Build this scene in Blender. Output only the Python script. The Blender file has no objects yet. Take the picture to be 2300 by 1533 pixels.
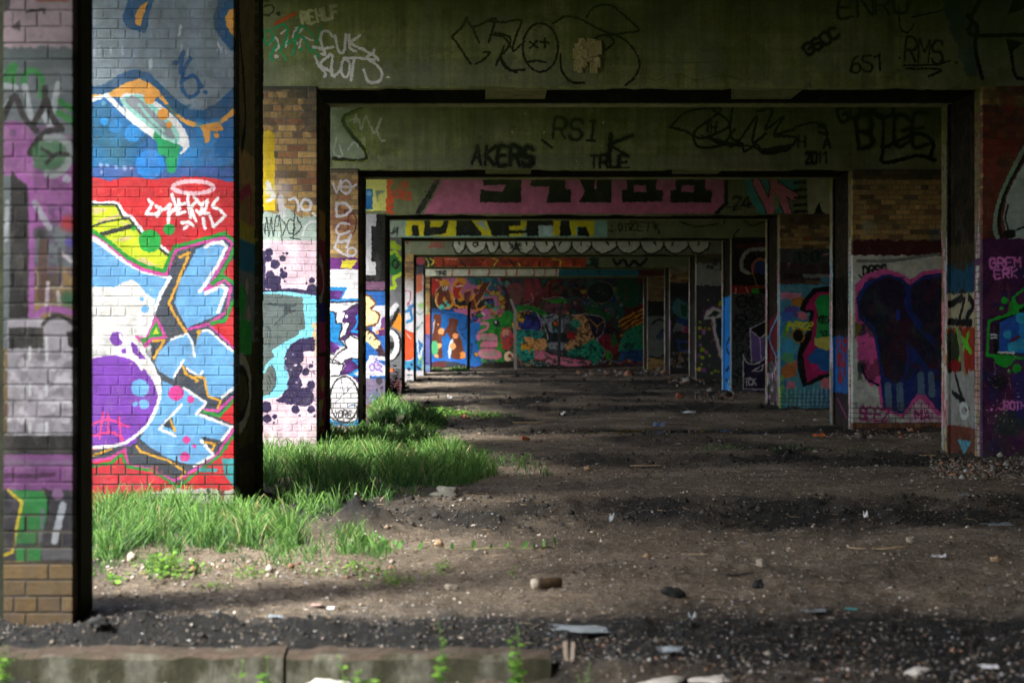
import bpy, math, random
import numpy as np

C = bpy.context.scene
random.seed(7)
# ------------------------------------------------------------------ camera, sky, sun, exposure
# One bay of the shed is S metres deep; distances along the shed are counted in bays (d), y = d*S.
S = 7.0; K = 557.0; CX, CY, CH = 1090.0, 766.0, 1.32
def wx(px, d): return (px - CX) * d / K          # photo pixel of a plane at bay d -> metres
def wz(py, d): return CH - (py - CY) * d / K
cam_d = bpy.data.cameras.new('camera')
cam = bpy.data.objects.new('camera', cam_d); C.collection.objects.link(cam); C.camera = cam
cam.location = (0, 0, CH); cam.rotation_euler = (math.radians(90), 0, 0)
cam_d.sensor_width = 36; cam_d.lens = K * S / 2300 * 36
cam_d.shift_x = (1150 - CX) / 2300.0
cam_d.clip_start = 0.1; cam_d.clip_end = 2000
cam_d.dof.use_dof = True; cam_d.dof.focus_distance = 19.0; cam_d.dof.aperture_fstop = 61 / 24.0

SUN_EL, SUN_AZ = 46.0, 238.0      # azimuth clockwise from +Y: from the left and behind the camera
world = bpy.data.worlds.new('World'); C.world = world; world.use_nodes = True
wn = world.node_tree
sky = wn.nodes.new('ShaderNodeTexSky'); sky.sky_type = 'NISHITA'; sky.sun_disc = False
sky.sun_elevation = math.radians(SUN_EL); sky.sun_rotation = math.radians(SUN_AZ)
sky.air_density = 1.0; sky.dust_density = 3.0; sky.ozone_density = 1.0
wn.links.new(sky.outputs[0], wn.nodes['Background'].inputs[0])
wn.nodes['Background'].inputs[1].default_value = 0.15
sd = bpy.data.lights.new('sun', 'SUN'); sun = bpy.data.objects.new('sun', sd); C.collection.objects.link(sun)
sd.energy = 2.3; sd.angle = math.radians(11); sd.color = (1.0, 0.97, 0.92)
az, el = math.radians(SUN_AZ), math.radians(SUN_EL)
sdir = (math.sin(az) * math.cos(el), math.cos(az) * math.cos(el), math.sin(el))
import mathutils
sun.rotation_euler = mathutils.Vector(sdir).to_track_quat('Z', 'Y').to_euler()
C.view_settings.view_transform = 'Standard'; C.view_settings.look = 'None'
C.view_settings.gamma = 1.0; C.view_settings.use_curve_mapping = False
C.view_settings.exposure = 2.22
C.cycles.max_bounces = 6; C.cycles.diffuse_bounces = 4; C.cycles.use_denoising = True

# ------------------------------------------------------------------ helpers
def link(o, parent=None, **props):
    C.collection.objects.link(o)
    if parent is not None: o.parent = parent
    for k, v in props.items(): o[k] = v
    return o
def empty(name, loc, label, cat, group=None):
    o = bpy.data.objects.new(name, None); o.location = loc; o.empty_display_size = .2
    link(o); o['label'] = label; o['category'] = cat
    if group: o['group'] = group
    return o
def mesh_np(name, V, F, mat=None, smooth=False):
    """V (n,3) array, F list/array of faces (all of the same size, or a list of tuples)."""
    me = bpy.data.meshes.new(name)
    if isinstance(F, np.ndarray):
        n, k = F.shape
        me.vertices.add(len(V)); me.vertices.foreach_set('co', np.asarray(V, dtype=np.float32).ravel())
        me.loops.add(n * k); me.loops.foreach_set('vertex_index', F.astype(np.int32).ravel())
        me.polygons.add(n); me.polygons.foreach_set('loop_start', (np.arange(n) * k).astype(np.int32))
        me.polygons.foreach_set('loop_total', np.full(n, k, dtype=np.int32))
        me.update(calc_edges=True); me.validate()
    else:
        me.from_pydata([tuple(v) for v in V], [], F); me.update()
    if smooth: me.polygons.foreach_set('use_smooth', np.ones(len(me.polygons), dtype=bool))
    if mat: me.materials.append(mat)
    return me
def obj(name, me, parent=None, loc=None, **props):
    o = bpy.data.objects.new(name, me)
    if loc is not None: o.location = loc
    return link(o, parent, **props)
BOXF = [(0, 1, 3, 2), (4, 6, 7, 5), (0, 4, 5, 1), (2, 3, 7, 6), (0, 2, 6, 4), (1, 5, 7, 3)]
class MB:
    """collects boxes / prisms into one mesh"""
    def __init__(s): s.V = []; s.F = []
    def box(s, x0, x1, y0, y1, z0, z1, j=0):
        n = len(s.V)
        for x in (x0, x1):
            for y in (y0, y1):
                for z in (z0, z1):
                    s.V.append((x + random.uniform(-j, j), y + random.uniform(-j, j), z + random.uniform(-j, j)))
        s.F += [tuple(n + i for i in f) for f in BOXF]
    def tube(s, pts, rs, n=7, cap=True):
        pts = [mathutils.Vector(p) for p in pts]; base = len(s.V)
        for i, p in enumerate(pts):
            t = (pts[min(i + 1, len(pts) - 1)] - pts[max(i - 1, 0)]).normalized()
            a = t.cross(mathutils.Vector((0, 0, 1)))
            if a.length < .1: a = t.cross(mathutils.Vector((1, 0, 0)))
            a.normalize(); b = t.cross(a)
            r = rs[i] if isinstance(rs, (list, tuple)) else rs
            for k in range(n):
                q = p + (a * math.cos(2 * math.pi * k / n) + b * math.sin(2 * math.pi * k / n)) * r
                s.V.append(tuple(q))
        for i in range(len(pts) - 1):
            for k in range(n):
                k2 = (k + 1) % n
                s.F.append((base + i * n + k, base + i * n + k2, base + (i + 1) * n + k2, base + (i + 1) * n + k))
        if cap:
            s.F.append(tuple(base + k for k in reversed(range(n))))
            s.F.append(tuple(base + (len(pts) - 1) * n + k for k in range(n)))
    def build(s, name, mat, parent=None, smooth=False, **props):
        me = mesh_np(name, s.V, s.F, mat, smooth)
        return obj(name, me, parent, **props)
def hsh(ix, iy, seed):
    h = (ix.astype(np.int64) * 374761393 + iy.astype(np.int64) * 668265263 + seed * 1442695041) & 0x7fffffff
    h = ((h ^ (h >> 13)) * 1274126177) & 0x7fffffff
    return ((h ^ (h >> 16)) & 0xffff) / 65535.0
def vnoise(x, y, seed=0):
    ix = np.floor(x); iy = np.floor(y); fx = x - ix; fy = y - iy
    fx = fx * fx * (3 - 2 * fx); fy = fy * fy * (3 - 2 * fy)
    a = hsh(ix, iy, seed); b = hsh(ix + 1, iy, seed); c = hsh(ix, iy + 1, seed); d = hsh(ix + 1, iy + 1, seed)
    return (a * (1 - fx) + b * fx) * (1 - fy) + (c * (1 - fx) + d * fx) * fy
def fbm(x, y, seed=0, o=4):
    r = 0; a = .5; t = 0
    for i in range(o):
        r = r + a * vnoise(x * 2 ** i, y * 2 ** i, seed + i * 17); t += a; a *= .5
    return r / t

# ------------------------------------------------------------------ paint canvases (spray paint, rasterised here)
GLYPH = {'A': "062046 1434", 'B': "06003041423303 3344453606", 'C': "4130100105163645", 'D': "00204244260600",
 'E': "40000646 0333", 'F': "400006 0333", 'G': "41301001051636454323", 'H': "0006 4046 0343", 'I': "2026 1030 1636",
 'J': "4045361605", 'K': "0006 4003 0346", 'L': "000646", 'M': "0600234046", 'N': "06004640", 'O': "100105163645413010",
 'P': "06003041423303", 'Q': "100105163645413010 2446", 'R': "06003041423303 2346", 'S': "413010010213334445361605",
 'T': "0040 2026", 'U': "000516364540", 'V': "002640", 'W': "0016233640", 'X': "0046 4006", 'Y': "0023 402326",
 'Z': "00400646", '0': "100105163645413010", '1': "012026", '2': "01103041420646", '4': "30044444 3036",
 '5': "40000233444536160 5".replace(' ', ''), '6': "3011040516364544331304", '.': "2526", '?': "011030414323 2626", '!': "2024 2626",
 'a': "4222132616364442 4246", 'c': "42221305163645", 'e': "0444422213051636", 'k': "1006 421446", 's': "42220333445605", 'p': "0209 02223334241404"}
def catmull(P, n=6, closed=False):
    P = np.asarray(P, float)
    if len(P) < 3: return P
    if closed: Q = np.vstack([P[-1], P, P[0], P[1]])
    else: Q = np.vstack([2 * P[0] - P[1], P, 2 * P[-1] - P[-2]])
    out = []
    for i in range(1, len(Q) - 2):
        p0, p1, p2, p3 = Q[i - 1], Q[i], Q[i + 1], Q[i + 2]
        for t in np.linspace(0, 1, n, endpoint=False):
            out.append(.5 * ((2 * p1) + (-p0 + p2) * t + (2 * p0 - 5 * p1 + 4 * p2 - p3) * t * t + (-p0 + 3 * p1 - 3 * p2 + p3) * t ** 3))
    if not closed: out.append(P[-1])
    return np.array(out)
class Canvas:
    """RGBA picture of the paint on one wall; x0..y1 are photo pixels of the wall's plane, res texels per pixel."""
    def __init__(s, name, x0, y0, x1, y1, res=1.0, gain=1.0):
        s.name = name; s.b = (x0, y0, x1, y1); s.res = res; s.gain = gain
        s.w = int((x1 - x0) * res) + 1; s.h = int((y1 - y0) * res) + 1
        s.a = np.zeros((s.h, s.w, 4), np.float32); s.T = (0, 0, 1.0); s.seed = 1
    def view(s, ox, oy, sc): s.T = (ox, oy, sc); return s
    def P(s, pts):
        p = np.asarray(pts, float).reshape(-1, 2); ox, oy, sc = s.T
        return (p / sc + (ox - s.b[0], oy - s.b[1])) * s.res
    def L(s, v): return v / s.T[2] * s.res
    def win(s, p, m):
        x0 = max(0, int(p[:, 0].min() - m)); x1 = min(s.w, int(p[:, 0].max() + m) + 2)
        y0 = max(0, int(p[:, 1].min() - m)); y1 = min(s.h, int(p[:, 1].max() + m) + 2)
        if x1 <= x0 or y1 <= y0: return None
        Y, X = np.mgrid[y0:y1, x0:x1]
        return slice(y0, y1), slice(x0, x1), X + .0, Y + .0
    def put(s, sy, sx, m, col, al=1.0):
        m = (m * al)[..., None]; c = np.array(col, np.float32) / 255.0; A = s.a[sy, sx].copy(); ao = A[..., 3:4]
        A[..., :3] = np.where(m > .003, np.where(ao < .02, c, A[..., :3] * (1 - m) + c * m), A[..., :3])
        A[..., 3:4] = 1 - (1 - ao) * (1 - m)
        s.a[sy, sx] = A
    def poly(s, pts, col, al=1.0, sm=False, wob=0):
        if sm: p = s.P(catmull(np.asarray(pts, float).reshape(-1, 2), 5, True))
        else: p = s.P(pts)
        if wob:
            q = [];
            for i in range(len(p)):
                a, b = p[i], p[(i + 1) % len(p)]; n = max(1, int(np.hypot(*(b - a)) / 5))
                for k in range(n): q.append(a + (b - a) * k / n)
            q = np.array(q); w = s.L(wob)
            q[:, 0] += (vnoise(q[:, 0] * .13, q[:, 1] * .13, 5) - .5) * 2 * w; q[:, 1] += (vnoise(q[:, 0] * .13 + 9, q[:, 1] * .13, 8) - .5) * 2 * w
            p = q
        g = s.win(p, 1)
        if not g: return s
        sy, sx, X, Y = g; m = np.zeros(X.shape, bool); n = len(p)
        for i in range(n):
            xa, ya = p[i]; xb, yb = p[(i + 1) % n]
            if abs(ya - yb) < 1e-9: continue
            c = ((Y >= ya) != (Y >= yb)) & (X < (xb - xa) * (Y - ya) / (yb - ya) + xa)
            m ^= c
        s.put(sy, sx, m.astype(np.float32), col, al); return s
    def line(s, pts, col, w, al=1.0, soft=0.9, sm=True, closed=False):
        pts = np.asarray(pts, float).reshape(-1, 2)
        if sm and len(pts) > 2: pts = catmull(pts, 5, closed)
        p = s.P(pts)
        if closed: p = np.vstack([p, p[:1]])
        r = max(.45, s.L(w) / 2); g = s.win(p, r + soft * 2 + 1)
        if not g: return s
        for i in range(len(p) - 1 if len(p) > 1 else 1):
            a = p[i]; b = p[min(i + 1, len(p) - 1)]; g = s.win(np.array([a, b]), r + soft * 2 + 1)
            if not g: continue
            sy, sx, X, Y = g; d = b - a; l = max(1e-9, d @ d)
            t = np.clip(((X - a[0]) * d[0] + (Y - a[1]) * d[1]) / l, 0, 1)
            D = np.hypot(X - a[0] - t * d[0], Y - a[1] - t * d[1])
            m = np.clip((r - D) / soft + .5, 0, 1).astype(np.float32)
            if al < 1:
                m = m * al; cur = s.a[sy, sx]
            s.put(sy, sx, m, col, 1.0)
        return s
    def disc(s, x, y, r, col, al=1.0, ry=None, soft=.9):
        c = s.P([(x, y)]); rr = s.L(r); r2 = s.L(ry if ry else r); g = s.win(c, max(rr, r2) * (1 + soft * .1) + 2 + (soft if soft > 2 else 0))
        if not g: return s
        sy, sx, X, Y = g
        D = np.hypot((X - c[0, 0]) / rr, (Y - c[0, 1]) / r2); sf = soft / min(rr, r2)
        s.put(sy, sx, np.clip((1 - D) / sf + .5, 0, 1).astype(np.float32), col, al); return s
    def discs(s, L, col, **k):
        for x, y, r in L: s.disc(x, y, r, col, **k)
        return s
    def ring(s, x, y, rx, ry, col, w, a0=0, a1=360, **k):
        t = np.radians(np.linspace(a0, a1, 26)); return s.line(np.c_[x + rx * np.cos(t), y + ry * np.sin(t)], col, w, sm=False, **k)
    def rect(s, x0, y0, x1, y1, col, al=1.0, wob=0): return s.poly([(x0, y0), (x1, y0), (x1, y1), (x0, y1)], col, al, wob=wob)
    def lines(s, L, col, w, **k):
        for q in L: s.line(q, col, w, **k)
        return s
    def text(s, t, x, y, h, lw, col, w, rot=0, slant=0, jit=.09, gap=.35, **k):
        rnd = random.Random(t + str(int(x))); cr, sr = math.cos(math.radians(rot)), math.sin(math.radians(rot)); cx = 0.0
        for ch in t:
            if ch in GLYPH:
                for st in GLYPH[ch].split():
                    q = []
                    for i in range(0, len(st) - 1, 2):
                        u = int(st[i]) / 4.0 * lw + cx + rnd.uniform(-jit, jit) * lw; v = int(st[i + 1]) / 6.0 * h + rnd.uniform(-jit, jit) * h * .5
                        u += slant * (h - v); q.append((x + u * cr - v * sr, y + u * sr + v * cr))
                    kk = dict(k); kk.setdefault('soft', 1.5)
                    s.line(q, col, w * 2.2, sm=len(q) > 3, al=.16, soft=3)
                    s.line(q, col, w * rnd.uniform(.75, 1.3), sm=len(q) > 3, **kk)
            cx += lw * (1 + gap)
        return s
    def blotch(s, cols, cell=30, thr=.62, al=.5, seed=3, reg=None):
        """uneven over-spray: soft blotches of the given colours"""
        Y, X = np.mgrid[0:s.h, 0:s.w]
        k = s.res * cell
        for i, c in enumerate(cols):
            n = fbm(X / k, Y / k, seed + i * 31, 3); m = np.clip((n - thr) / .08, 0, 1).astype(np.float32)
            if reg:
                p = s.P([(reg[0], reg[1]), (reg[2], reg[3])]); mm = (X >= p[0, 0]) & (X <= p[1, 0]) & (Y >= p[0, 1]) & (Y <= p[1, 1]); m = m * mm
            s.put(slice(0, s.h), slice(0, s.w), m, c, al)
        return s
    def drips(s, x0, x1, y, ln, col, w, n, seed=1, al=.8):
        r = random.Random(seed)
        for i in range(n):
            x = r.uniform(x0, x1); s.line([(x, y + r.uniform(-.3, .1) * ln), (x + r.uniform(-1, 1), y + ln * r.uniform(.3, 1))], col, w * r.uniform(.5, 1), sm=False, al=al)
        return s
    def image(s):
        if hasattr(s, '_im'): return s._im
        Y, X = np.mgrid[0:s.h, 0:s.w]; rr = s.res     # hand-held can: outlines waver, edges feather
        dx = (vnoise(X / (4.5 * rr), Y / (4.5 * rr), 3) - .5) * 2.6 * rr + (vnoise(X / (1.7 * rr), Y / (1.7 * rr), 4) - .5) * 1.5 * rr
        dy = (vnoise(X / (4.5 * rr), Y / (4.5 * rr), 13) - .5) * 2.6 * rr + (vnoise(X / (1.7 * rr), Y / (1.7 * rr), 14) - .5) * 1.5 * rr
        a = s.a[np.clip((Y + dy + .5).astype(int), 0, s.h - 1), np.clip((X + dx + .5).astype(int), 0, s.w - 1)].copy()
        a[..., :3] *= (.90 + .2 * fbm(X / (24. * rr), Y / (24. * rr), 21, 3))[..., None]
        q = a.copy(); q[1:-1, 1:-1] = (a[1:-1, 1:-1] * 4 + a[:-2, 1:-1] + a[2:, 1:-1] + a[1:-1, :-2] + a[1:-1, 2:]) / 8    # spray edges are never razor sharp
        m_ = a[..., 3:4] > .98; a = np.where(m_ & (q[..., 3:4] > .98), q, a); c = a[..., :3]
        lin = np.where(c <= .04045, c / 12.92, ((c + .055) / 1.055) ** 2.4) * s.gain
        lin = np.clip(lin, 0, .82); a[..., :3] = np.where(lin <= .0031308, lin * 12.92, 1.055 * np.power(np.maximum(lin, 1e-8), 1 / 2.4) - .055)
        im = bpy.data.images.new('paint_' + s.name, s.w, s.h, alpha=True)
        im.alpha_mode = 'CHANNEL_PACKED'
        im.pixels.foreach_set(a[::-1].ravel().astype(np.float32)); im.update(); im.pack(); s._im = im
        return im

# ------------------------------------------------------------------ node helpers
class NT:
    def __init__(s, name, rough=.85):
        s.m = bpy.data.materials.new(name); s.m.use_nodes = True; s.t = s.m.node_tree; s.n = s.t.nodes
        s.b = s.n['Principled BSDF']; s.b.inputs['Roughness'].default_value = rough
        s.b.inputs['Specular IOR Level'].default_value = .35
    def new(s, t, **kw):
        n = s.n.new(t)
        for k, v in kw.items(): setattr(n, k, v)
        return n
    def put(s, sock, v):
        if hasattr(v, 'links') or isinstance(v, bpy.types.NodeSocket): s.t.links.new(v, sock)
        else: sock.default_value = v
    def math(s, op, a, b=0.0, c=0.0, clamp=False):
        n = s.new('ShaderNodeMath', operation=op); n.use_clamp = clamp
        s.put(n.inputs[0], a); s.put(n.inputs[1], b); s.put(n.inputs[2], c); return n.outputs[0]
    def pos(s): return s.new('ShaderNodeNewGeometry').outputs['Position']
    def xyz(s, v):
        n = s.new('ShaderNodeSeparateXYZ'); s.put(n.inputs[0], v); return n.outputs
    def comb(s, x, y, z=0.0):
        n = s.new('ShaderNodeCombineXYZ'); s.put(n.inputs[0], x); s.put(n.inputs[1], y); s.put(n.inputs[2], z); return n.outputs[0]
    def noise(s, vec, scale, detail=4, rough=.6, stretch=None):
        if stretch:
            m = s.new('ShaderNodeMapping'); s.put(m.inputs[0], vec); m.inputs[3].default_value = stretch; vec = m.outputs[0]
        n = s.new('ShaderNodeTexNoise'); s.put(n.inputs['Vector'], vec); n.inputs['Scale'].default_value = scale
        n.inputs['Detail'].default_value = detail; n.inputs['Roughness'].default_value = rough; return n.outputs[0]
    def ramp(s, f, stops, interp='LINEAR'):
        n = s.new('ShaderNodeValToRGB'); s.put(n.inputs[0], f); e = n.color_ramp.elements; n.color_ramp.interpolation = interp
        while len(e) < len(stops): e.new(.5)
        for i, (p, c) in enumerate(stops):
            e[i].position = p; e[i].color = (c, c, c, 1) if not isinstance(c, (tuple, list)) else (*c, 1)
        return n.outputs[0]
    def mix(s, f, a, b, mode='MIX'):
        n = s.new('ShaderNodeMix', data_type='RGBA', blend_type=mode); s.put(n.inputs[0], f)
        for k, v in ((6, a), (7, b)):
            if isinstance(v, (tuple, list)): n.inputs[k].default_value = (*v[:3], 1)
            else: s.put(n.inputs[k], v)
        return n.outputs[2]
    def bump(s, h, strength=.3, dist=.01):
        n = s.new('ShaderNodeBump'); s.put(n.inputs['Height'], h); n.inputs['Strength'].default_value = strength; n.inputs['Distance'].default_value = dist
        s.t.links.new(n.outputs[0], s.b.inputs['Normal']); return n
    def paint(s, cv, base, rect, axis='X', wear=.5, top=1.0):
        """lay the canvas over base; rect = metres (u0,u1,z0,z1) it covers on the wall"""
        o = s.xyz(s.pos()); u0, u1, z0, z1 = rect
        u = s.math('DIVIDE', s.math('SUBTRACT', o[0 if axis == 'X' else 1], u0), u1 - u0)
        v = s.math('DIVIDE', s.math('SUBTRACT', o[2], z0), z1 - z0)
        im = s.new('ShaderNodeTexImage'); im.image = cv.image(); im.extension = 'CLIP' if axis == 'X' else 'EXTEND'; s.put(im.inputs[0], s.comb(u, v))
        w = s.noise(s.pos(), 38, 5, .75); wr = s.ramp(w, [(.30 + .06 * wear, 0.0), (.36 + .06 * wear, 1.0)])
        f = s.math('MULTIPLY', im.outputs['Alpha'], s.mix(wear, (1, 1, 1), wr)); f = s.math('MULTIPLY', f, top)
        # slight unevenness of the spray coat
        g = s.ramp(s.noise(s.pos(), 7, 6, .75), [(.3, .70), (.6, 1.04)])
        pc = s.mix(1.0, im.outputs['Color'], g, 'MULTIPLY')
        fd = s.ramp(s.noise(s.pos(), 3.1, 6, .7, (1.4, 1.4, .8)), [(.52, 0.0), (.74, .13)]); pc = s.mix(fd, pc, (.33, .31, .28))
        dk = s.ramp(s.noise(s.pos(), 17, 6, .8, (1.6, 1.6, .5)), [(.58, 0.0), (.70, .38)]); pc = s.mix(dk, pc, (.05, .045, .04))
        return s.mix(f, base, pc), f
def simple(name, col, rough=.8, var=.25, scale=20, metal=0):
    n = NT(name, rough); f = n.ramp(n.noise(n.pos(), scale, 4), [(.3, 1 - var), (.7, 1 + var)])
    n.t.links.new(n.mix(1.0, col, f, 'MULTIPLY'), n.b.inputs['Base Color']); n.b.inputs['Metallic'].default_value = metal
    n.bump(n.noise(n.pos(), scale * 3, 4), .3, .005); return n.m
GAIN_L = {k: {1: .66, 2: .8, 3: .82, 4: .8}.get(k, .72) for k in range(1, 9)}; GAIN_R = {k: 1.35 for k in range(2, 9)}; GAIN_B = {k: 1.7 for k in range(2, 9)}
GAIN_J = {'1L': 13, '2L': 12, '3L': 9, '4L': 4, '5L': 4, '2R': 1.1, '3R': 1.4, '4R': 1.5, '5R': 1.6, '6R': 1.5, '7R': 1.5, '8R': 1.4}; GAIN_M = 1.2; GAIN_N = .5
# ------------------------------------------------------------------ the paintings, wall by wall
Z1 = (0, 0, 3.0667); Z2 = (0, 400, 3.0667); Z3 = (0, 850, 2.245); Z4 = (560, 0, 3.0667); Z5 = (560, 350, 2.19)
Z6 = (1100, 0, 1.9167); Z7 = (800, 380, 2.0909); Z8 = (900, 580, 3.8333); Z9 = (1440, 380, 2.642); Z10 = (1850, 180, 1.7027)
ZB = (2080, 560, 3.068); ZC = (820, 380, 2.948); ZD = (590, 560, 3.483); ZA = (2080, 180, 3.482)
WHITE = (238, 240, 244); BLK = (12, 14, 18)

def art_sky_letters():                       # second wall from the camera, the bright piece
    c = Canvas('bay1_left', -70, -140, 530, 1150, 1.0)
    c.rect(-70, -140, 530, 420, (122, 140, 154))
    c.view(*Z1)
    c.blotch([(140, 155, 168), (104, 122, 138)], 34, .56, .55, 4)
    c.drips(620, 1560, 330, 60, (190, 200, 210), 18, 9, 3, .5)
    c.line([(1245, 175), (1232, 240)], (205, 212, 220), 18).line([(1040, 410), (1036, 470)], (180, 190, 200), 24, al=.8).line([(1500, 290), (1520, 335)], (200, 205, 212), 12)
    B = (14, 84, 132); O = (232, 166, 74)
    c.poly([(900, -30), (1060, -30), (1030, 80), (1005, 215), (960, 215), (880, 185), (845, 120), (870, 50)], B, sm=True)
    c.poly([(1025, 0), (965, 40), (928, 110), (932, 160), (968, 182), (985, 120)], O)
    c.poly([(1495, -60), (1640, -60), (1640, 360), (1590, 345), (1520, 260), (1475, 185), (1470, 110), (1500, 30)], B)
    c.poly([(1640, 40), (1585, 65), (1552, 120), (1560, 180), (1600, 240), (1640, 300)], O)
    c.poly([(-200, 620), (600, 600), (720, 580), (820, 510), (930, 475), (1030, 500), (1130, 600), (1220, 690), (1300, 745), (1390, 758), (1480, 720), (1560, 650), (1640, 560), (1640, 1260), (-200, 1260)], B)
    c.poly([(-200, 660), (600, 655), (740, 642), (860, 572), (960, 540), (1040, 572), (1110, 640), (1180, 740), (1280, 825), (1400, 850), (1500, 832), (1570, 780), (1640, 700), (1640, 1260), (-200, 1260)], O)
    c.poly([(-200, 680), (600, 672), (740, 662), (840, 668), (960, 640), (1030, 710), (1090, 665), (1190, 785), (1290, 862), (1370, 880), (1480, 872), (1560, 832), (1640, 760), (1640, 1260), (-200, 1260)], (12, 100, 165))
    c.blotch([(10, 78, 110), (30, 130, 200)], 60, .52, .7, 9, (600, 720, 1640, 1230))
    c.rect(600, 720, 760, 1000, (14, 84, 112), .6).disc(800, 1050, 110, (60, 110, 120), .6, soft=60)
    c.rect(600, 1150, 1640, 1240, (74, 84, 160), .6, wob=25)
    c.discs([(718, 832, 28), (795, 868, 45), (915, 915, 60)], (30, 140, 215)).disc(1035, 1130, 100, (16, 130, 215)).disc(1330, 1040, 90, (40, 140, 210), .5, soft=50)
    c.discs([(712, 710, 18)], (120, 190, 200), al=.6)
    c.line([(610, 700), (680, 670), (740, 650)], WHITE, 26).line([(735, 655), (900, 815), (1060, 935)], WHITE, 34)
    c.poly([(830, 665), (940, 640), (1080, 700), (1200, 800), (1280, 900), (1306, 980), (1290, 1030), (1240, 1058), (1250, 1000), (1060, 940), (900, 800)], WHITE, sm=True)
    c.poly([(835, 680), (950, 650), (1050, 710), (1150, 810), (1230, 910), (1230, 980), (1150, 960), (1000, 850), (880, 750)], (150, 218, 208), sm=True)
    c.poly([(865, 680), (940, 665), (1060, 770), (1160, 860), (1202, 930), (1195, 962), (1110, 910), (980, 800), (880, 715)], (140, 150, 160), sm=True)
    c.line([(960, 720), (1050, 830), (1130, 900)], (150, 215, 205), 20)
    c.discs([(1125, 785, 40), (1165, 858, 22), (1030, 678, 40), (1525, 885, 16), (1492, 930, 18)], (236, 162, 66))
    c.poly([(1065, 900), (1120, 950), (1180, 978), (1248, 1000), (1225, 1080), (1210, 1180), (1185, 1190), (1152, 1180), (1140, 1070), (1090, 1060), (1085, 990), (1055, 940)], (14, 158, 96))
    c.poly([(1375, 865), (1500, 838), (1530, 865), (1500, 905), (1450, 900), (1446, 980), (1410, 985), (1402, 915)], O)
    c.discs([(695, 1135, 15), (740, 1140, 12), (800, 1150, 14), (858, 1156, 16), (905, 1156, 14), (700, 1185, 12)], (150, 170, 220), al=.9)
    c.lines([[(1200, 435), (1235, 420), (1265, 355), (1240, 500)], [(1312, 400), (1265, 490), (1255, 600), (1300, 665), (1360, 640), (1372, 570), (1330, 520), (1270, 545)]], (18, 84, 138), 26)
    c.discs([(1390, 590, 18), (1415, 632, 15)], (18, 84, 138))
    c.view(*Z2)
    c.poly([(-250, 5), (600, -10), (760, 15), (900, -5), (1100, 5), (1250, -12), (1450, -8), (1640, 40), (1640, 2200), (-250, 2200)], (204, 34, 44), wob=8)
    c.blotch([(180, 26, 40), (224, 60, 58)], 40, .55, .6, 21, (600, 20, 1640, 1400))
    c.ring(1332, 62, 140, 42, (242, 196, 208), 30)
    c.lines([[(1022, 145), (1050, 175), (1008, 242), (1070, 248), (1112, 212)], [(1075, 190), (1115, 215), (1082, 262)], [(1135, 215), (1172, 178), (1160, 240), (1212, 218)],
             [(1185, 108), (1212, 200), (1165, 250), (1160, 312)], [(1232, 148), (1238, 205), (1222, 245), (1275, 232)], [(1222, 185), (1275, 172)], [(1292, 108), (1312, 270)],
             [(1362, 148), (1312, 205), (1352, 295)], [(1338, 128), (1392, 190), (1382, 250), (1352, 222)], [(1390, 182), (1432, 150), (1422, 192), (1400, 240), (1440, 240)],
             [(1502, 138), (1462, 192), (1522, 222), (1552, 258), (1472, 332), (1450, 262)], [(1412, 345), (1400, 275)], [(1250, 305), (1300, 300), (1335, 326)], [(1268, 348), (1290, 330)]], WHITE, 23, sm=False)
    LIME = (196, 216, 34)
    c.poly([(-200, 150), (620, 155), (815, 160), (872, 245), (910, 250), (1000, 370), (1195, 520), (1150, 640), (600, 420), (-200, 420)], WHITE)
    c.poly([(-200, 185), (620, 185), (800, 182), (850, 265), (895, 278), (950, 358), (1010, 410), (1165, 535), (1135, 625), (1000, 605), (880, 540), (720, 410), (600, 350), (-200, 360)], LIME)
    for q in ([(690, 290), (830, 240), (830, 270), (650, 330)], [(770, 420), (930, 390), (850, 440)], [(920, 560), (1000, 545), (1090, 610), (990, 600)], [(640, 200), (740, 210), (700, 235), (640, 240)], [(820, 310), (900, 300), (870, 335)]): c.poly(q, (206, 186, 140), .9, wob=10)
    K_ = (36, 44, 40)
    c.lines([[(600, 180), (800, 182), (846, 270), (892, 280), (970, 380), (1060, 450), (1165, 535)]], K_, 15, sm=False).line([(600, 345), (730, 300), (890, 275)], K_, 14).line([(700, 385), (905, 330)], K_, 30, sm=False)
    c.discs([(1033, 432, 78), (1165, 352, 40), (922, 342, 18)], (20, 158, 60))
    BL = (106, 172, 226); PK = (204, 72, 160); GR = (34, 150, 52); GY = (62, 72, 86)
    c.poly([(1150, 640), (1205, 480), (1350, 440), (1560, 380), (1640, 430), (1640, 2100), (900, 2100), (900, 1200), (1000, 1080)], GY)
    c.poly([(1600, 560), (1500, 700), (1560, 680), (1640, 760), (1640, 540)], (204, 34, 44)).poly([(1590, 880), (1550, 1000), (1450, 1005), (1530, 1090), (1640, 1180), (1640, 850)], (204, 34, 44))
    c.poly([(-200, 400), (620, 400), (720, 460), (880, 590), (1000, 650), (1172, 682), (1130, 760), (1060, 910), (1005, 1080), (900, 1250), (-200, 1250)], BL)
    c.poly([(-200, 752), (620, 752), (800, 745), (905, 690), (960, 730), (1010, 790), (1072, 830), (1050, 905), (1005, 1080), (1000, 1200), (1105, 1380), (1100, 1533), (-200, 1533)], (224, 226, 224), wob=6)
    c.blotch([(196, 200, 200), (238, 240, 240)], 26, .55, .7, 5, (600, 760, 1040, 1400))
    c.line([(610, 405), (700, 455), (870, 580), (1000, 645), (1172, 682), (1110, 790), (1060, 920), (1005, 1072)], WHITE, 24, sm=False)
    c.line([(600, 372), (690, 412), (800, 502), (950, 612), (1090, 655), (1150, 662)], PK, 20).line([(600, 338), (740, 430), (880, 545), (1000, 605), (1130, 638), (1205, 470), (1290, 452), (1550, 378), (1600, 430), (1640, 440)], GR, 28, sm=False)
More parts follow.
